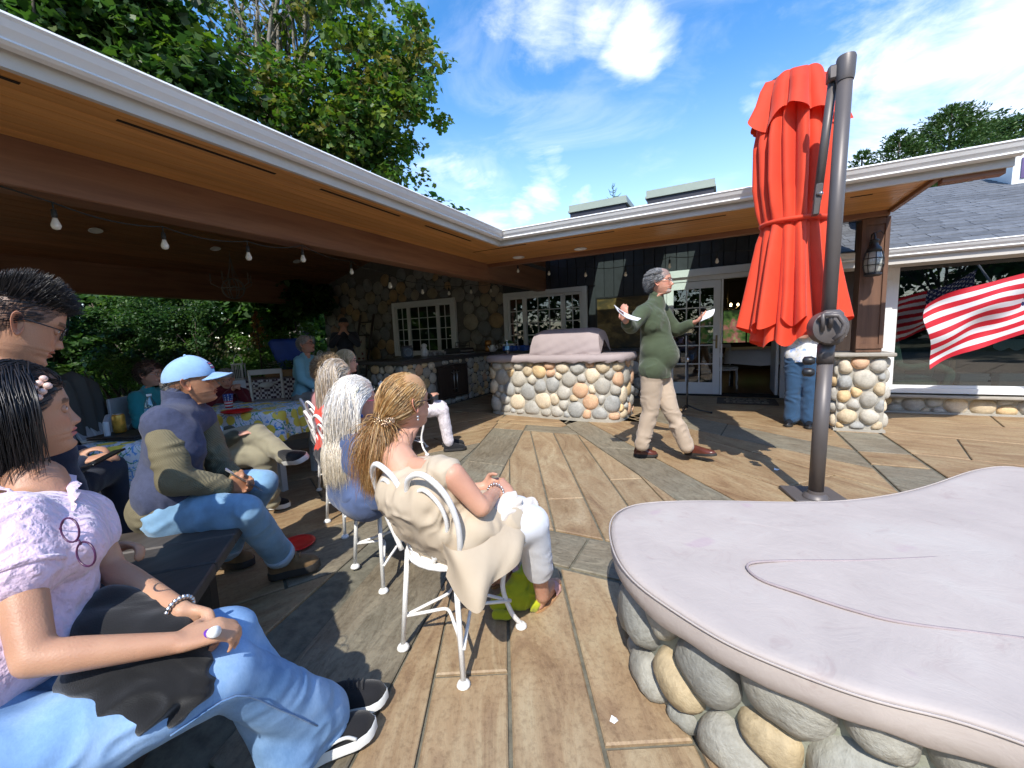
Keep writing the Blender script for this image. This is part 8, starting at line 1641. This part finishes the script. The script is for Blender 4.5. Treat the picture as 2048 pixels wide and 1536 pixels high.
# khaki man: head hidden behind the blue cap
def kh(J):
    J['hips'] = A3(-3.5, 1.38, .50); J['hpR'] = A3(-3.42, 1.36, .50); J['hpL'] = A3(-3.58, 1.42, .50); J['knL'] = PZ(528, 912, .47); J['anL'] = A3(*PZ(545, 1006, .09)); J['knR'] = PD(512, 868, 2.95); J['anR'] = PD(578, 918, 2.85)
Pk = quick('man in olive jacket and khaki trousers with crossed legs behind the blue capped man', 398, 768, 2.95, (.33, .94, 0), grey_h, (cmat('olive_jacket', (.055, .055, .035)), m_khaki), k=1.0, extra=kh, wr=(PD(470, 872, 2.85), PD(462, 862, 3.0)), vox=.011, nhair=500, style=('short', 5, .006, .3))[0]
for o in list(Pk.children):
    if o.name.startswith('shoe'):
        for c in list(o.children): bpy.data.objects.remove(c)
        bpy.data.objects.remove(o)
m_sock = cmat('white_sock', (.6, .58, .6)); shoe(Pk, PD(571, 925, 2.87), PD(615, 918, 2.72), m_can, m_rub, .08, .045, up=(.5, -.35, .75), ankle=PD(575, 915, 2.87), thick=.03); q = PZ(523, 1018, .01); shoe(Pk, q, PZ(580, 1012, .01), m_can, m_rub, .08, .045, ankle=PZ(540, 1000, .1), thick=.03)
# person with phone
def ph_(J): J['hips'] = A3(-2.75, .35, .5); J['hpR'] = A3(-2.66, .34, .5); J['hpL'] = A3(-2.84, .38, .5); J['knR'] = PD(225, 935, 2.35); J['knL'] = J['knR']+A3(-.16, .06, 0); J['anR'] = A3(J['knR'][0]+.0, J['knR'][1]+.02, .09); J['anL'] = A3(J['knL'][0], J['knL'][1], .09)
quick('person in navy holding a phone, mostly hidden behind the young woman in pink', 45, 800, 2.15, (.3, .95, 0), black, (cmat('navy_top', (.015, .022, .045)), cmat('navy_slacks', (.012, .02, .04))), skin=(.5, .27, .17), extra=ph_, wr=(PD(165, 925, 2.05), PD(160, 905, 2.15)), nhair=600, vox=.010)
pp = PD(208, 916, 2.0); tag(MB().obox(pp, (.04, .075, .005), [(1, .3, .2), (-.3, 1, .3), (-.1, -.2, 1)], bev=.004).build('phone', mat('phone_glass', (.01, .01, .012), .1)), 'black phone in the hands of the person in navy', 'phone')
# ============ standing people ============
def standing(label, head, f, scale, J, skin, hd, tops, pants, shoes, style, cols, vox=.008, k=1.0, hands=(), belly=0, arms=1.0, glass=None, nhair=1000, legk=1.0, hem=.062):
    fr = Frame(head, f, scale=scale); P = person(label, J['hips']); body(P, J, skin, dict(dict(frame=fr, res=(90, 104), scalp=(cols or [(.05, .04, .04)])[0]), **hd), vox, k, hands=hands, slim=.7, legs=False)
    cloth('top', torso_bones(J, k*1.04, belly)+[(J['neck']+A3(0, 0, .025), J['neck']-A3(0, 0, .06), .064*k, .09*k), (J['chest'], J['hips'], .120*k, .140*k), (J['hips']+A3(0, 0, .03), J['hips']-A3(0, 0, .06), .138*k, .138*k)]+sleeve(J, 'R', k, arms, .018)+sleeve(J, 'L', k, arms, .018), tops, P, vox, 5, .006, 22, 6, post=lambda V: np.stack([V[:, 0], V[:, 1], np.maximum(V[:, 2], J['hips'][2]-.065+.006*np.sin(V[:, 0]*25))], 1)); cloth('trousers', leg_bones(J, 'R', legk, hem, .018)+leg_bones(J, 'L', legk, hem, .018)+[(J['hpR']-A3(0, 0, .0), J['hpL']-A3(0, 0, .0), .108*legk, .108*legk)], pants, P, vox, 4, .007, 16, 6)
    for a, b_, an in shoes: shoe(P, a, b_, hd['shoe'], m_rubk, .08, .045, ankle=an, thick=.022)
    if style: hair(fr, P, nhair, style[1], style[2], cols, 5, style[0], lift=(.012, .045), r=.0015, curl=.05, lenvar=.3)
    if glass: glasses(fr, P, glass)
    return P, fr
hp_ = PD(1321, 565, 3.85); F9 = norm(A3(.86, -.10, 0)); R9 = A3(F9[1], -F9[0], 0)
JP = dict(f=F9, r=R9, neck=PD(1312, 598, 3.90), chest=PD(1308, 650, 3.88), hips=PD(1310, 742, 3.90), shR=PD(1288, 622, 3.76), elR=PD(1262, 655, 3.70), wrR=PD(1252, 644, 3.52), shL=PD(1322, 618, 4.04), elL=PD(1352, 662, 4.02), wrL=PD(1388, 645, 3.86), hpR=PD(1304, 745, 3.84), hpL=PD(1318, 745, 3.97), knR=PD(1300, 820, 3.90), knL=PD(1338, 812, 3.90), anR=PD(1283, 890, 3.95), anL=PD(1374, 895, 3.86))
m_green = cmat('green_fleece', (.060, .078, .044), var=.15); m_chino = cmat('chino', (.42, .33, .245), var=.08, bmp=.25); m_brown = mat('brown_leather', (.10, .028, .018), .3, .25, 20, .15, 60)
PP, frp = standing('presenter in dark green pullover and beige trousers walking with papers in both hands', hp_, A3(.93, -.12, .04), 1.02, JP, (.58, .29, .2), dict(shoe=m_brown, beard=((.42, .38, .35), -.062), flush=1.6, browc=(.1, .09, .08), nose=1.1, jowl=.5, wide=1.03),
    m_green, m_chino, ((PZ(1268, 912, .01), PZ(1315, 912, .01), JP['anR']), (A3(-.32, 4.22, .03), A3(-.05, 4.12, .075), JP['anL'])), ('short', .009, 7), [(.15, .15, .15), (.24, .24, .24), (.09, .09, .09), (.42, .42, .42)], .008, 1.02,
    hands=(((JP['wrR'], PD(1248, 622, 3.50)-JP['wrR'], A3(.3, .9, 0), A3(-.8, 0, .5)), dict(curl=.5, thumb=.8)), ((JP['wrL'], PD(1408, 636, 3.76)-JP['wrL'], A3(0, -.2, .9), A3(.1, .9, .2)), dict(curl=.45, thumb=.9))), belly=1.0, glass=m_steel, nhair=2200, arms=.93, hem=.066)
MB().grid([[JP['neck']+A3(0, 0, -.012+.055*q)+(F9*math.cos(a)*(.068-.004*q)+R9*math.sin(a)*.068)+A3(0, 0, -.02*math.cos(a)) for a in np.linspace(.3, 2*np.pi-.3, 36)] for q in np.linspace(0, 1, 4)]).build('collar', m_green, PP, smooth=True)
def booklet(label, pts, name, pic=None):
    P_ = [PD(*p) for p in pts]; g_ = MB(); n1 = norm(np.cross(P_[1]-P_[0], P_[3]-P_[0]))*.004; rows = [[P_[0]*(1-u)*(1-v_)+P_[1]*u*(1-v_)+P_[2]*u*v_+P_[3]*(1-u)*v_+n1*5*math.sin(u*3)*1.0 for v_ in np.linspace(0, 1, 5)] for u in np.linspace(0, 1, 9)]
    g_.grid(rows).grid([[q+n1 for q in r_] for r_ in rows][::-1]); o = tag(g_.build(name, m_linen, smooth=True), label, 'paper')
    if pic: MB().grid([[rows[i][j]-n1*.3*s for j in (1, 2, 3)] for i in (1, 2, 3)]).build('cover_picture', mat('dark_print', (.12, .03, .035), .5, .5, 60), o)
    return o
for s in (1,): booklet('white booklet with dark cover picture in the raised right hand of the presenter', [(1228, 609, 3.40), (1283, 636, 3.50), (1276, 641, 3.36), (1236, 622, 3.30)], 'booklet', True)
booklet('bright white folded papers in the outstretched left hand of the presenter', [(1400, 643, 3.70), (1405, 625, 3.74), (1429, 617, 3.70), (1419, 635, 3.64)], 'papers')
# woman beside the pier
fw_ = A3(.85, 6.06, 0); h8 = A3(.83, 6.06, 1.52); F8 = norm(A3(-.25, -.97, 0)); R8 = A3(F8[1], -F8[0], 0); hz = lambda x, y, z: fw_+R8*x+F8*y+A3(0, 0, z)
J8 = dict(f=F8, r=R8, neck=hz(0, -.02, 1.34), chest=hz(0, 0, 1.15), hips=hz(0, 0, .86), shR=hz(.16, 0, 1.30), shL=hz(-.16, 0, 1.30), elR=hz(.24, .02, 1.06), elL=hz(-.24, .02, 1.06), wrR=hz(.06, .19, 1.11), wrL=hz(-.05, .19, 1.14), hpR=hz(.08, 0, .84), hpL=hz(-.08, 0, .84), knR=hz(.085, .01, .46), knL=hz(-.085, .01, .46), anR=hz(.09, -.01, .08), anL=hz(-.09, -.01, .08))
m, t, b = nodes_of('floral_print'); v = coords(t); t.links.new(ramp(t, noise(t, v, 11, 5, .65, 1.6), [(.36, (.20, .34, .66)), (.44, (.62, .66, .74)), (.55, (.74, .73, .72)), (.66, (.55, .55, .45)), (.72, (.35, .45, .7))]), b.inputs['Base Color']); b.inputs['Roughness'].default_value = .8; m_flo = m
standing('woman in a floral top and navy trousers half hidden behind the closed red umbrella', h8, A3(-.3, -.95, 0), .97, J8, (.58, .31, .22), dict(shoe=mat('black_leather', (.012, .012, .014))), m_flo, cmat('navy_twill', (.03, .075, .15)), ((hz(.09, -.07, .01), hz(.11, .18, .01), J8['anR']), (hz(-.09, -.07, .01), hz(-.11, .18, .01), J8['anL'])), ('down', .016, 14), ash, .012, .95,
    hands=(((J8['wrR'], -R8+F8*.1, A3(*-F8), A3(0, 0, 1)), dict(curl=.6, s=.9)), ((J8['wrL'], R8+F8*.1, A3(*-F8), A3(0, 0, 1)), dict(curl=.6, s=.9))), arms=.45, hem=.085, legk=1.04)
# man with both hands raised to his face, in the dark by the stone wall
g0 = PD(687, 648, 8.2); F7 = norm(A3(.72, -.69, 0)); R7 = A3(F7[1], -F7[0], 0); G0 = A3(g0[0], g0[1], 0); hz = lambda x, y, z: G0+R7*x+F7*y+A3(0, 0, z); zt = g0[2]
J7 = dict(f=F7, r=R7, neck=hz(0, -.02, zt-.17), chest=hz(0, 0, zt-.38), hips=hz(0, 0, zt-.70), shR=hz(.19, 0, zt-.22), shL=hz(-.19, 0, zt-.22), elR=hz(.24, .16, zt-.42), elL=hz(-.24, .16, zt-.42), wrR=hz(.05, .22, zt-.16), wrL=hz(-.05, .22, zt-.16), hpR=hz(.09, 0, zt-.72), hpL=hz(-.09, 0, zt-.72), knR=hz(.09, .01, .48), knL=hz(-.09, .01, .48), anR=hz(.09, 0, .08), anL=hz(-.09, 0, .08))
P7, f7 = standing('man in dark cap and charcoal shirt standing in shade with hands at his face', g0, F7, 1.0, J7, (.5, .26, .18), dict(shoe=m_can), cmat('charcoal_shirt', (.045, .05, .065)), m_blackc, ((hz(.09, -.07, .01), hz(.11, .18, .01), J7['anR']), (hz(-.09, -.07, .01), hz(-.11, .18, .01), J7['anL'])), None, None, .014, 1.0,
    hands=(((J7['wrR'], A3(0, 0, 1)-R7*.4, A3(*-F7), A3(*-R7)), dict(curl=.4)), ((J7['wrL'], A3(0, 0, 1)+R7*.4, A3(*-F7), A3(*R7)), dict(curl=.4))), arms=.85)
MB().grid(f7((A3(-.006, 0, .035)+S_*np.array([.110, .090, .10])).reshape(-1, 3)).reshape(S_.shape), wrap=True).grid([[f7((.08+.07*q*math.cos(a), .08*math.sin(a), .045-.01*q)) for a in np.linspace(-1.4, 1.4, 12)] for q in (0, .5, 1)]).build('cap', m_blackc, P7, smooth=True)
# ------------------------------------------------------------ vegetation
def leaf_mat(name, rough=.5, trans=.42):
    m, t, b = nodes_of(name); a = t.nodes.new('ShaderNodeAttribute'); a.attribute_name = 'Col'; t.links.new(a.outputs['Color'], b.inputs['Base Color']); b.inputs['Roughness'].default_value = rough
    tr = t.nodes.new('ShaderNodeBsdfTranslucent'); hv = NN(t, 'ShaderNodeHueSaturation', Saturation=1.1, Value=1.5); t.links.new(a.outputs['Color'], hv.inputs['Color']); t.links.new(hv.outputs[0], tr.inputs[0]); ms = t.nodes.new('ShaderNodeMixShader'); ms.inputs[0].default_value = trans
    t.links.new(b.outputs[0], ms.inputs[1]); t.links.new(tr.outputs[0], ms.inputs[2]); t.links.new(ms.outputs[0], t.nodes['Material Output'].inputs[0]); return m
m_leaf = leaf_mat('leaf'); m_needle = leaf_mat('needle', .6, .15); m_bark = mat('bark', (.075, .06, .045), .9, .35, 12, .8, 40, stretch=(1, 1, .25))
SHAPES = {'maple': [(0, 0), (.50, .0), (.30, .28), (.48, .58), (0, 1.0), (-.48, .58), (-.30, .28), (-.50, .0)],
          'oval': [(0, 0), (.26, .35), (.2, .7), (0, 1), (-.2, .7), (-.26, .35)], 'long': [(0, 0), (.10, .4), (0, 1), (-.10, .4)]}
def foliage(name, clumps, n_per, size, cols, parent, seed, shape='oval', flat=.35, material=None, droop=.25, kind=None):
    rs = np.random.RandomState(seed); S = np.array(SHAPES[shape]); k = len(S); cl = np.array([c[:4] for c in clumps], float)
    idx = np.repeat(np.arange(len(cl)), n_per); n = len(idx); d = rs.normal(size=(n, 3)); d /= np.linalg.norm(d, axis=1)[:, None]; r = rs.random(n)**.45
    P = cl[idx, :3]+d*(r*cl[idx, 3])[:, None]*np.array([1, 1, .72])
    nrm = d*flat+rs.normal(size=(n, 3))*.45+np.array([0, 0, .75]); nrm /= np.linalg.norm(nrm, axis=1)[:, None]
    u = rs.normal(size=(n, 3)); u[:, 2] -= droop*2; u -= nrm*(u*nrm).sum(1)[:, None]; u /= np.linalg.norm(u, axis=1)[:, None]; v = np.cross(nrm, u); sz = size*rs.uniform(.6, 1.25, n)
    V = P[:, None, :]+(S[None, :, 0, None]*v[:, None, :]*1.0+S[None, :, 1, None]*u[:, None, :])*sz[:, None, None]
    V = V+nrm[:, None, :]*(np.abs(S[:, 0])[None, :, None]*.35*sz[:, None, None])
    F = np.arange(n*k).reshape(n, k); me = mesh_np(V.reshape(-1, 3), F, False); cc = np.array(cols); ci = rs.randint(0, len(cc), len(cl)); base = cc[ci[idx]]; alt = cc[rs.randint(0, len(cc), n)]
    col = (base*.6+alt*.4)*rs.uniform(.7, 1.25, (n, 1)); set_col(me, np.repeat(col, k, axis=0)); o = link(name, me, material or m_leaf, parent)
    if kind: o['kind'] = kind
    return o
def limb(mb, a, b, r0, r1, bend, rs, n=7):
    a, b = A3(*a), A3(*b); off = A3(rs.uniform(-1, 1), rs.uniform(-1, 1), rs.uniform(-.3, .6))*bend; P = [a*(1-s)+b*s+off*math.sin(s*math.pi) for s in np.linspace(0, 1, n)]; mb.tube(P, np.linspace(r0, r1, n), 7); return P
def broadleaf(name, label, cat, base, top, spread, nl, ncl, n_per, size, cols, seed, group=None, shape='maple', crown=None, trunk_r=.22, fork=.35, crad=(.5, .95)):
    rs = random.Random(seed); th = thing(name, label, cat, base, group); base = A3(*base); tb_ = MB(); fk = base*(1-fork)+A3(*top)*fork; limb(tb_, base, fk, trunk_r, trunk_r*.75, .1, rs)
    clumps = []; ends = []
    for k in range(nl):
        c = crown(rs); P = limb(tb_, fk+A3(0, 0, rs.uniform(-.3, .5)), c, trunk_r*rs.uniform(.28, .5), .025, spread*.12, rs)
        for q in range(3):
            s = P[rs.randrange(2, 6)]; e = crown(rs); e = s*.35+e*.65 if np.linalg.norm(e-s) < spread*1.2 else s*.7+e*.3; limb(tb_, s, e, .045, .012, .25, rs, 5); ends.append(e)
        ends.append(c)
    while len(clumps) < ncl:
        e = ends[rs.randrange(len(ends))] if rs.random() < .55 else crown(rs); q = e+A3(rs.gauss(0, .5), rs.gauss(0, .5), rs.gauss(0, .35)); clumps.append((*q, rs.uniform(*crad)))
    tb_.build('trunk', m_bark, th, smooth=True); foliage('crown', clumps, n_per, size, cols, th, seed, shape); return th
def crown_px(boxes, depth):
    """crown volume given by a few blobs: centre and radii"""
    B = [(PD(x, y, d), r) for x, y, d, r in boxes]
    def f(rs):
        while True:
            c, r = B[rs.randrange(len(B))]; v = A3(rs.uniform(-1, 1), rs.uniform(-1, 1), rs.uniform(-1, 1))
            if v@v <= 1: return c+v*r
    return f
gm = [(.045, .10, .018), (.06, .13, .02), (.035, .08, .015), (.09, .14, .02), (.05, .11, .03)]; gm = [(a*1.3, b_*1.3, c_*1.2) for a, b_, c_ in gm]; gy = gm+gm+[(.17, .20, .035), (.20, .16, .04)]; gd_ = [(.018, .045, .012), (.03, .07, .015), (.04, .09, .02), (.02, .055, .02), (.055, .10, .02)]
tp_ = PD(580, 300, 15)
broadleaf('maple_tree', 'tall maple with bare upright branches and sunlit yellowing leaves rising above the porch roof', 'tree', (tp_[0], tp_[1], 0), tp_+A3(0, 0, 1.5), 6, 16, 400, 36, .20, gy, 11,
          crown=crown_px([(700, 180, 15, 1.7), (770, 110, 15, 1.6), (640, 60, 15, 1.6), (800, 30, 15, 1.3), (700, 250, 14.5, 1.5), (790, 230, 15, 1.3), (590, 220, 14.5, 1.4), (770, 300, 15, .95), (660, -60, 15, 2.0), (840, 120, 15, .8), (520, 190, 14, 1.1), (700, 90, 15, 1.6), (600, -140, 15, 2.2), (800, 170, 15, 1.3), (650, 290, 14.5, 1.0)], 15), trunk_r=.26, fork=.62, crad=(.4, .8))
# bare upright stems between the two crowns
rs = random.Random(3); tb_ = MB()
for k in range(15):
    a = PD(560+rs.uniform(-30, 30), 330, 14.6); b_ = PD(rs.uniform(400, 640), rs.uniform(-160, 20), 14.6+rs.uniform(-1, 1)); P = limb(tb_, a, b_, rs.uniform(.06, .11), .03, .7, rs, 10)
    for q in range(4): s = P[rs.randrange(3, 9)]; limb(tb_, s, s+A3(rs.uniform(-1.6, 1.6), rs.uniform(-1.2, 1.2), rs.uniform(.6, 2.2)), .035, .01, .3, rs, 5)
limb(tb_, PD(560, 345, 14.6), (PD(560, 345, 14.6)[0], PD(560, 345, 14.6)[1], 0), .2, .26, .1, rs)
bt_ = thing('bare_stem_tree', 'cluster of grey upright stems with few leaves between the two big maples', 'tree', (PD(560, 345, 14.6)[0], PD(560, 345, 14.6)[1], 0)); tb_.build('trunk', mat('grey_bark', (.17, .15, .12), .9, .35, 12, .6, 40), bt_, smooth=True)
foliage('crown', [(*PD(rs.uniform(400, 620), rs.uniform(-80, 250), 14.5+rs.uniform(-1, 1)), rs.uniform(.35, .7)) for _ in range(46)], 42, .17, gy, bt_, 4, 'maple')
tq = PD(230, 200, 13)
broadleaf('maple_tree', 'dark dense broad leaved maple overhanging the left end of the porch roof', 'tree', (tq[0], tq[1], 0), tq+A3(0, 0, 1.5), 6, 12, 560, 44, .25, gm+gd_, 21,
          crown=crown_px([(60, 20, 12, 2.2), (200, 60, 12, 2.0), (330, 130, 12.5, 1.5), (330, 40, 13, 1.3), (120, -80, 12, 2.5), (-100, 0, 12, 2.5), (280, 220, 12.5, 1.1), (400, 230, 13, 1.0), (150, 120, 12, 1.3), (440, 290, 13.5, .9), (-60, -200, 12, 3), (250, -40, 12, 1.4)], 12), trunk_r=.3, fork=.5)
# shrubs seen under the porch
rs = random.Random(12)
def shrub(label, px, py, d, w_, h_, cols, size, ncl, n_per, seed, shape='oval', cat='shrub', name='shrub'):
    c = PD(px, py, d); rr = random.Random(seed); th = thing(name, label, cat, (c[0], c[1], 0)); top = c[2]+h_*.5; cl = []
    for k in range(ncl):
        a = rr.uniform(0, 6.28); z = rr.random(); r_ = w_*(1-.75*z**1.6)*rr.random()**.5; cl.append((c[0]+r_*math.cos(a), c[1]+r_*math.sin(a), .1+z*(top-.2), rr.uniform(.16, .30)*w_*.9))
    tb_ = MB()
    for k in range(5): a = rr.uniform(0, 6.28); limb(tb_, (c[0], c[1], -.05), (c[0]+w_*.5*math.cos(a), c[1]+w_*.5*math.sin(a), top*rr.uniform(.5, .85)), .03, .008, .15, rr)
    tb_.build('trunk', m_bark, th, smooth=True); foliage('crown', cl, n_per, size, cols, th, seed, shape); return th
gl_ = [(.08, .18, .035), (.12, .24, .045), (.06, .15, .035), (.17, .28, .06)]; gd_ = [(a*1.35, b_*1.35, c_*1.2) for a, b_, c_ in gd_]
shrub('yellow green bush with sunlit tips behind the camp chair and the man in blue', 600, 650, 12.5, 1.3, 1.9, gl_+[(.16, .26, .05)], .11, 90, 90, 31)
shrub('mid green leafy bush behind the flower box', 500, 650, 12, 1.2, 1.7, gl_, .10, 80, 90, 32)
shrub('rounded fine leaved evergreen bush left of the flower box', 400, 660, 11, 1.3, 1.7, gd_+[(.05, .13, .03)], .075, 90, 110, 33)
shrub('dark rounded conifer like bush behind the man in the blue cap', 300, 660, 10.5, 1.4, 1.9, gd_+[(.045, .12, .03)], .075, 100, 110, 34)
shrub('broad dark bush at the left behind the blanket covered chair', 180, 680, 10, 1.3, 1.5, gd_, .09, 80, 90, 35)
shrub('low bush with long pointed leaves beside the woman in teal', 215, 750, 7.0, .55, .8, gl_, .13, 26, 40, 36, 'long')
shrub('low glossy bush to the left of the gingham table', 250, 700, 8.6, .9, 1.0, gd_+gl_, .10, 50, 70, 37)
shrub('dark low shrub between the lantern and the wicker chair', 360, 725, 8.8, .8, .8, gd_, .08, 50, 80, 38)
shrub('bush with big pale leaves low down at the far left of the garden', 60, 640, 9.0, 1.3, 1.6, gd_, .14, 60, 60, 39, 'maple')
shrub('loose green bush with small leaves behind the right lantern', 560, 700, 9.6, .8, .9, gl_, .07, 50, 80, 40)
# high maple leaved bushes along the top of the opening
hb = thing('vine_maple', 'overhanging big leaved branches at the top of the garden opening', 'tree', tuple(PD(300, 600, 11.8)*A3(1, 1, 0))); rr = random.Random(77); tb_ = MB(); c0 = PD(300, 600, 11.8)
for k in range(8): e = PD(rr.uniform(140, 640), rr.uniform(560, 620), 11.8); limb(tb_, (c0[0], c0[1], 0), e, .05, .015, .3, rr)
tb_.build('trunk', m_bark, hb, smooth=True); foliage('crown', [(*PD(rr.uniform(120, 660), rr.uniform(550, 640), rr.uniform(11, 12.5)), rr.uniform(.3, .55)) for _ in range(90)], 38, .21, gm+gd_+[(.08, .2, .05)], hb, 78, 'maple')
# astilbe like dry plume and daisies
ap = PD(515, 660, 7.4); an_ = thing('dried_plume', 'tall rust brown dried flower plume rising behind the flower box', 'flower', (ap[0], ap[1], 0)); cl = [(ap[0]+rr.gauss(0, .05)*(1.25-s), ap[1]+rr.gauss(0, .05), ap[2]-.30+s*.62, .075*(1.25-s)) for s in np.linspace(0, 1, 34)]
foliage('plume', cl, 34, .03, [(.32, .14, .05), (.42, .22, .09), (.25, .10, .05)], an_, 5, 'oval'); MB().tube([(ap[0], ap[1], 0), (ap[0], ap[1], ap[2]+.2)], .012, 6).build('stem', m_bark, an_)
dz = PD(470, 705, 7.2); dn = thing('daisy_clump', 'clump of small yellow white daisies behind the gingham table', 'flower', (dz[0], dz[1], 0)); foliage('leaves', [(dz[0]+rr.uniform(-.4, .5), dz[1]+rr.uniform(-.3, .3), rr.uniform(.5, dz[2]+.05), .14) for _ in range(30)], 40, .05, gl_, dn, 6, 'long')
db = MB()
for k in range(46):
    p = A3(dz[0]+rr.uniform(-.4, .5), dz[1]+rr.uniform(-.3, .3), rr.uniform(dz[2]-.1, dz[2]+.28)); ds = norm(A3(.2, -1, .5)); s1_ = norm(np.cross(ds, (0, 0, 1))); s2_ = np.cross(s1_, ds); db.add([p+(s1_*math.cos(a)+s2_*math.sin(a))*.022 for a in np.linspace(0, 2*np.pi, 8, endpoint=False)], [tuple(range(8))])
db.build('blossoms', mat('daisy', (.62, .60, .30), .6, .2, 60), dn)
# far wood: one mass behind the garden and round the plot
def mass(name, label, cols, spec, seed, size=.34, n_per=44, shape='oval'):
    rs_ = random.Random(seed); cl = []
    for x0, y0, x1, y1, h, n_ in spec:
        for k in range(n_): s = rs_.random(); z = rs_.random(); cl.append((x0+(x1-x0)*s+rs_.gauss(0, .5), y0+(y1-y0)*s+rs_.gauss(0, .6), z*h, rs_.uniform(.7, 1.4)))
    o = foliage(name, cl, n_per, size, cols, None, seed, shape, kind='stuff'); tag(o, label, 'foliage'); return o
mass('hedge', 'dark mass of garden foliage closing the view behind the shrubs', gd_+gd_+gm, [(-19, -10, -17, 13, 7, 800), (-18, 11, -11, 15, 7, 260)], 90, .40, 56)
mass('distant_wood', 'distant dark trees around the far sides of the garden', gd_, [(-20, -10, -4, -24, 9, 170), (-4, -26, 16, -24, 10, 260), (16, -24, 24, 4, 9, 200), (24, 4, 20, 22, 4.5, 90)], 91, .6, 40)
# conifers above the right roof
def conifer(label, px, py, d, w_, seed, n=26, extra=0, group=None):
    c = PD(px, py, d); rr = random.Random(seed); th = thing('conifer', label, 'tree', (c[0], c[1], 0), group); H_ = c[2]; MB().tube([(c[0], c[1], 0), (c[0], c[1], H_*.97)], [.25, .03], 8).build('trunk', m_bark, th, smooth=True)
    V = []; F = []; col = []; rs_ = np.random.RandomState(seed); tips = []
    for k in range(n*26):
        z = H_-(rr.random()**.75)*min(H_, 5.5); rad = w_*((H_-z)/3.2)**.62*rr.uniform(.55, 1.05); a = rr.uniform(0, 6.28); o = A3(c[0], c[1], z-.15); e = o+A3(math.cos(a)*rad, math.sin(a)*rad, rr.uniform(-.05, .35)*rad+.1); tips.append((o, e))
    for o, e in tips:
        L_ = np.linalg.norm(e-o); dr = (e-o)/max(L_, 1e-6)
        for q in range(22):
            s = rr.uniform(.25, 1.0); p = o+(e-o)*s; sd = norm(dr*.9+A3(rr.gauss(0, .5), rr.gauss(0, .5), rr.gauss(0, .35))); ln_ = rr.uniform(.12, .30)*(1.15-s*.5); w2 = norm(np.cross(sd, A3(rr.gauss(0, 1), rr.gauss(0, 1), 1)))*.028; i0 = len(V); V += [p, p+sd*ln_*.5+w2, p+sd*ln_, p+sd*ln_*.5-w2]; F.append((i0, i0+1, i0+2, i0+3)); g_ = rr.uniform(.7, 1.3); bb = (.05*g_, .105*g_, .022*g_) if rr.random() < .75 else (.08*g_, .12*g_, .03*g_); col += [bb]*4
    me = mesh_np(np.array(V), np.array(F), False); set_col(me, np.array(col)); link('crown', me, m_needle, th); return th
conifer('broad feathery conifer with the highest top behind the right wing roof', 1905, 212, 19, 3.32, 61, 57)
conifer('feathery conifer just right of the umbrella mast behind the roof', 1725, 300, 20, 1.75, 62, 17)
conifer('feathery conifer in the middle of the row behind the right roof', 1800, 262, 19, 2.45, 63, 30)
conifer('conifer partly cut by the right edge of the picture behind the roof', 2035, 232, 19, 2.98, 64, 40)
conifer('conifer directly behind the highest one in the row', 1975, 240, 20.5, 2.98, 65, 37)
# lone conifer tip above the left skylight
c = PD(1226, 366, 17); th = thing('conifer', 'single thin conifer tip showing above the left skylight', 'tree', (c[0], c[1], 0)); V = MB(); V.tube([(c[0], c[1], 0), (c[0], c[1], c[2])], [.16, .01], 6); rr = random.Random(5)
for k in range(30):
    z = c[2]-.1-k*.05; a = k*2.4; L_ = .08+.33*min(1, k/10)*rr.uniform(.5, 1); V.tube([(c[0], c[1], z-.06), (c[0]+L_*.6*math.cos(a), c[1]+L_*.6*math.sin(a), z-.04), (c[0]+L_*math.cos(a), c[1]+L_*math.sin(a), z+.09)], [.018, .015, .004], 4)
V.build('trunk', mat('conifer_green', (.04, .09, .03), .8, .3), th)
# trees on the far side of the terrace, which the picture window mirrors
rt0 = broadleaf('maple_tree', 'tall garden tree behind the photographer mirrored in the picture window', 'tree', (9.5, -13, 0), (9.5, -13, 5), 5, 8, 110, 26, .42, gm+gd_, 71, crown=lambda rs: A3(9.5+rs.gauss(0, 1.6), -13+rs.gauss(0, 1.4), 6.2+rs.gauss(0, 1.5)), crad=(.6, 1.1))
for x_, y_, l_ in ((5.5, -4.5, 'mirrored tree to the right behind the photographer, farther off'), (-6, -3, 'mirrored tree to the left behind the photographer')): c_ = copy_tree(rt0); c_.location = c_.location+Vector((x_, y_, 0)); c_['label'] = l_
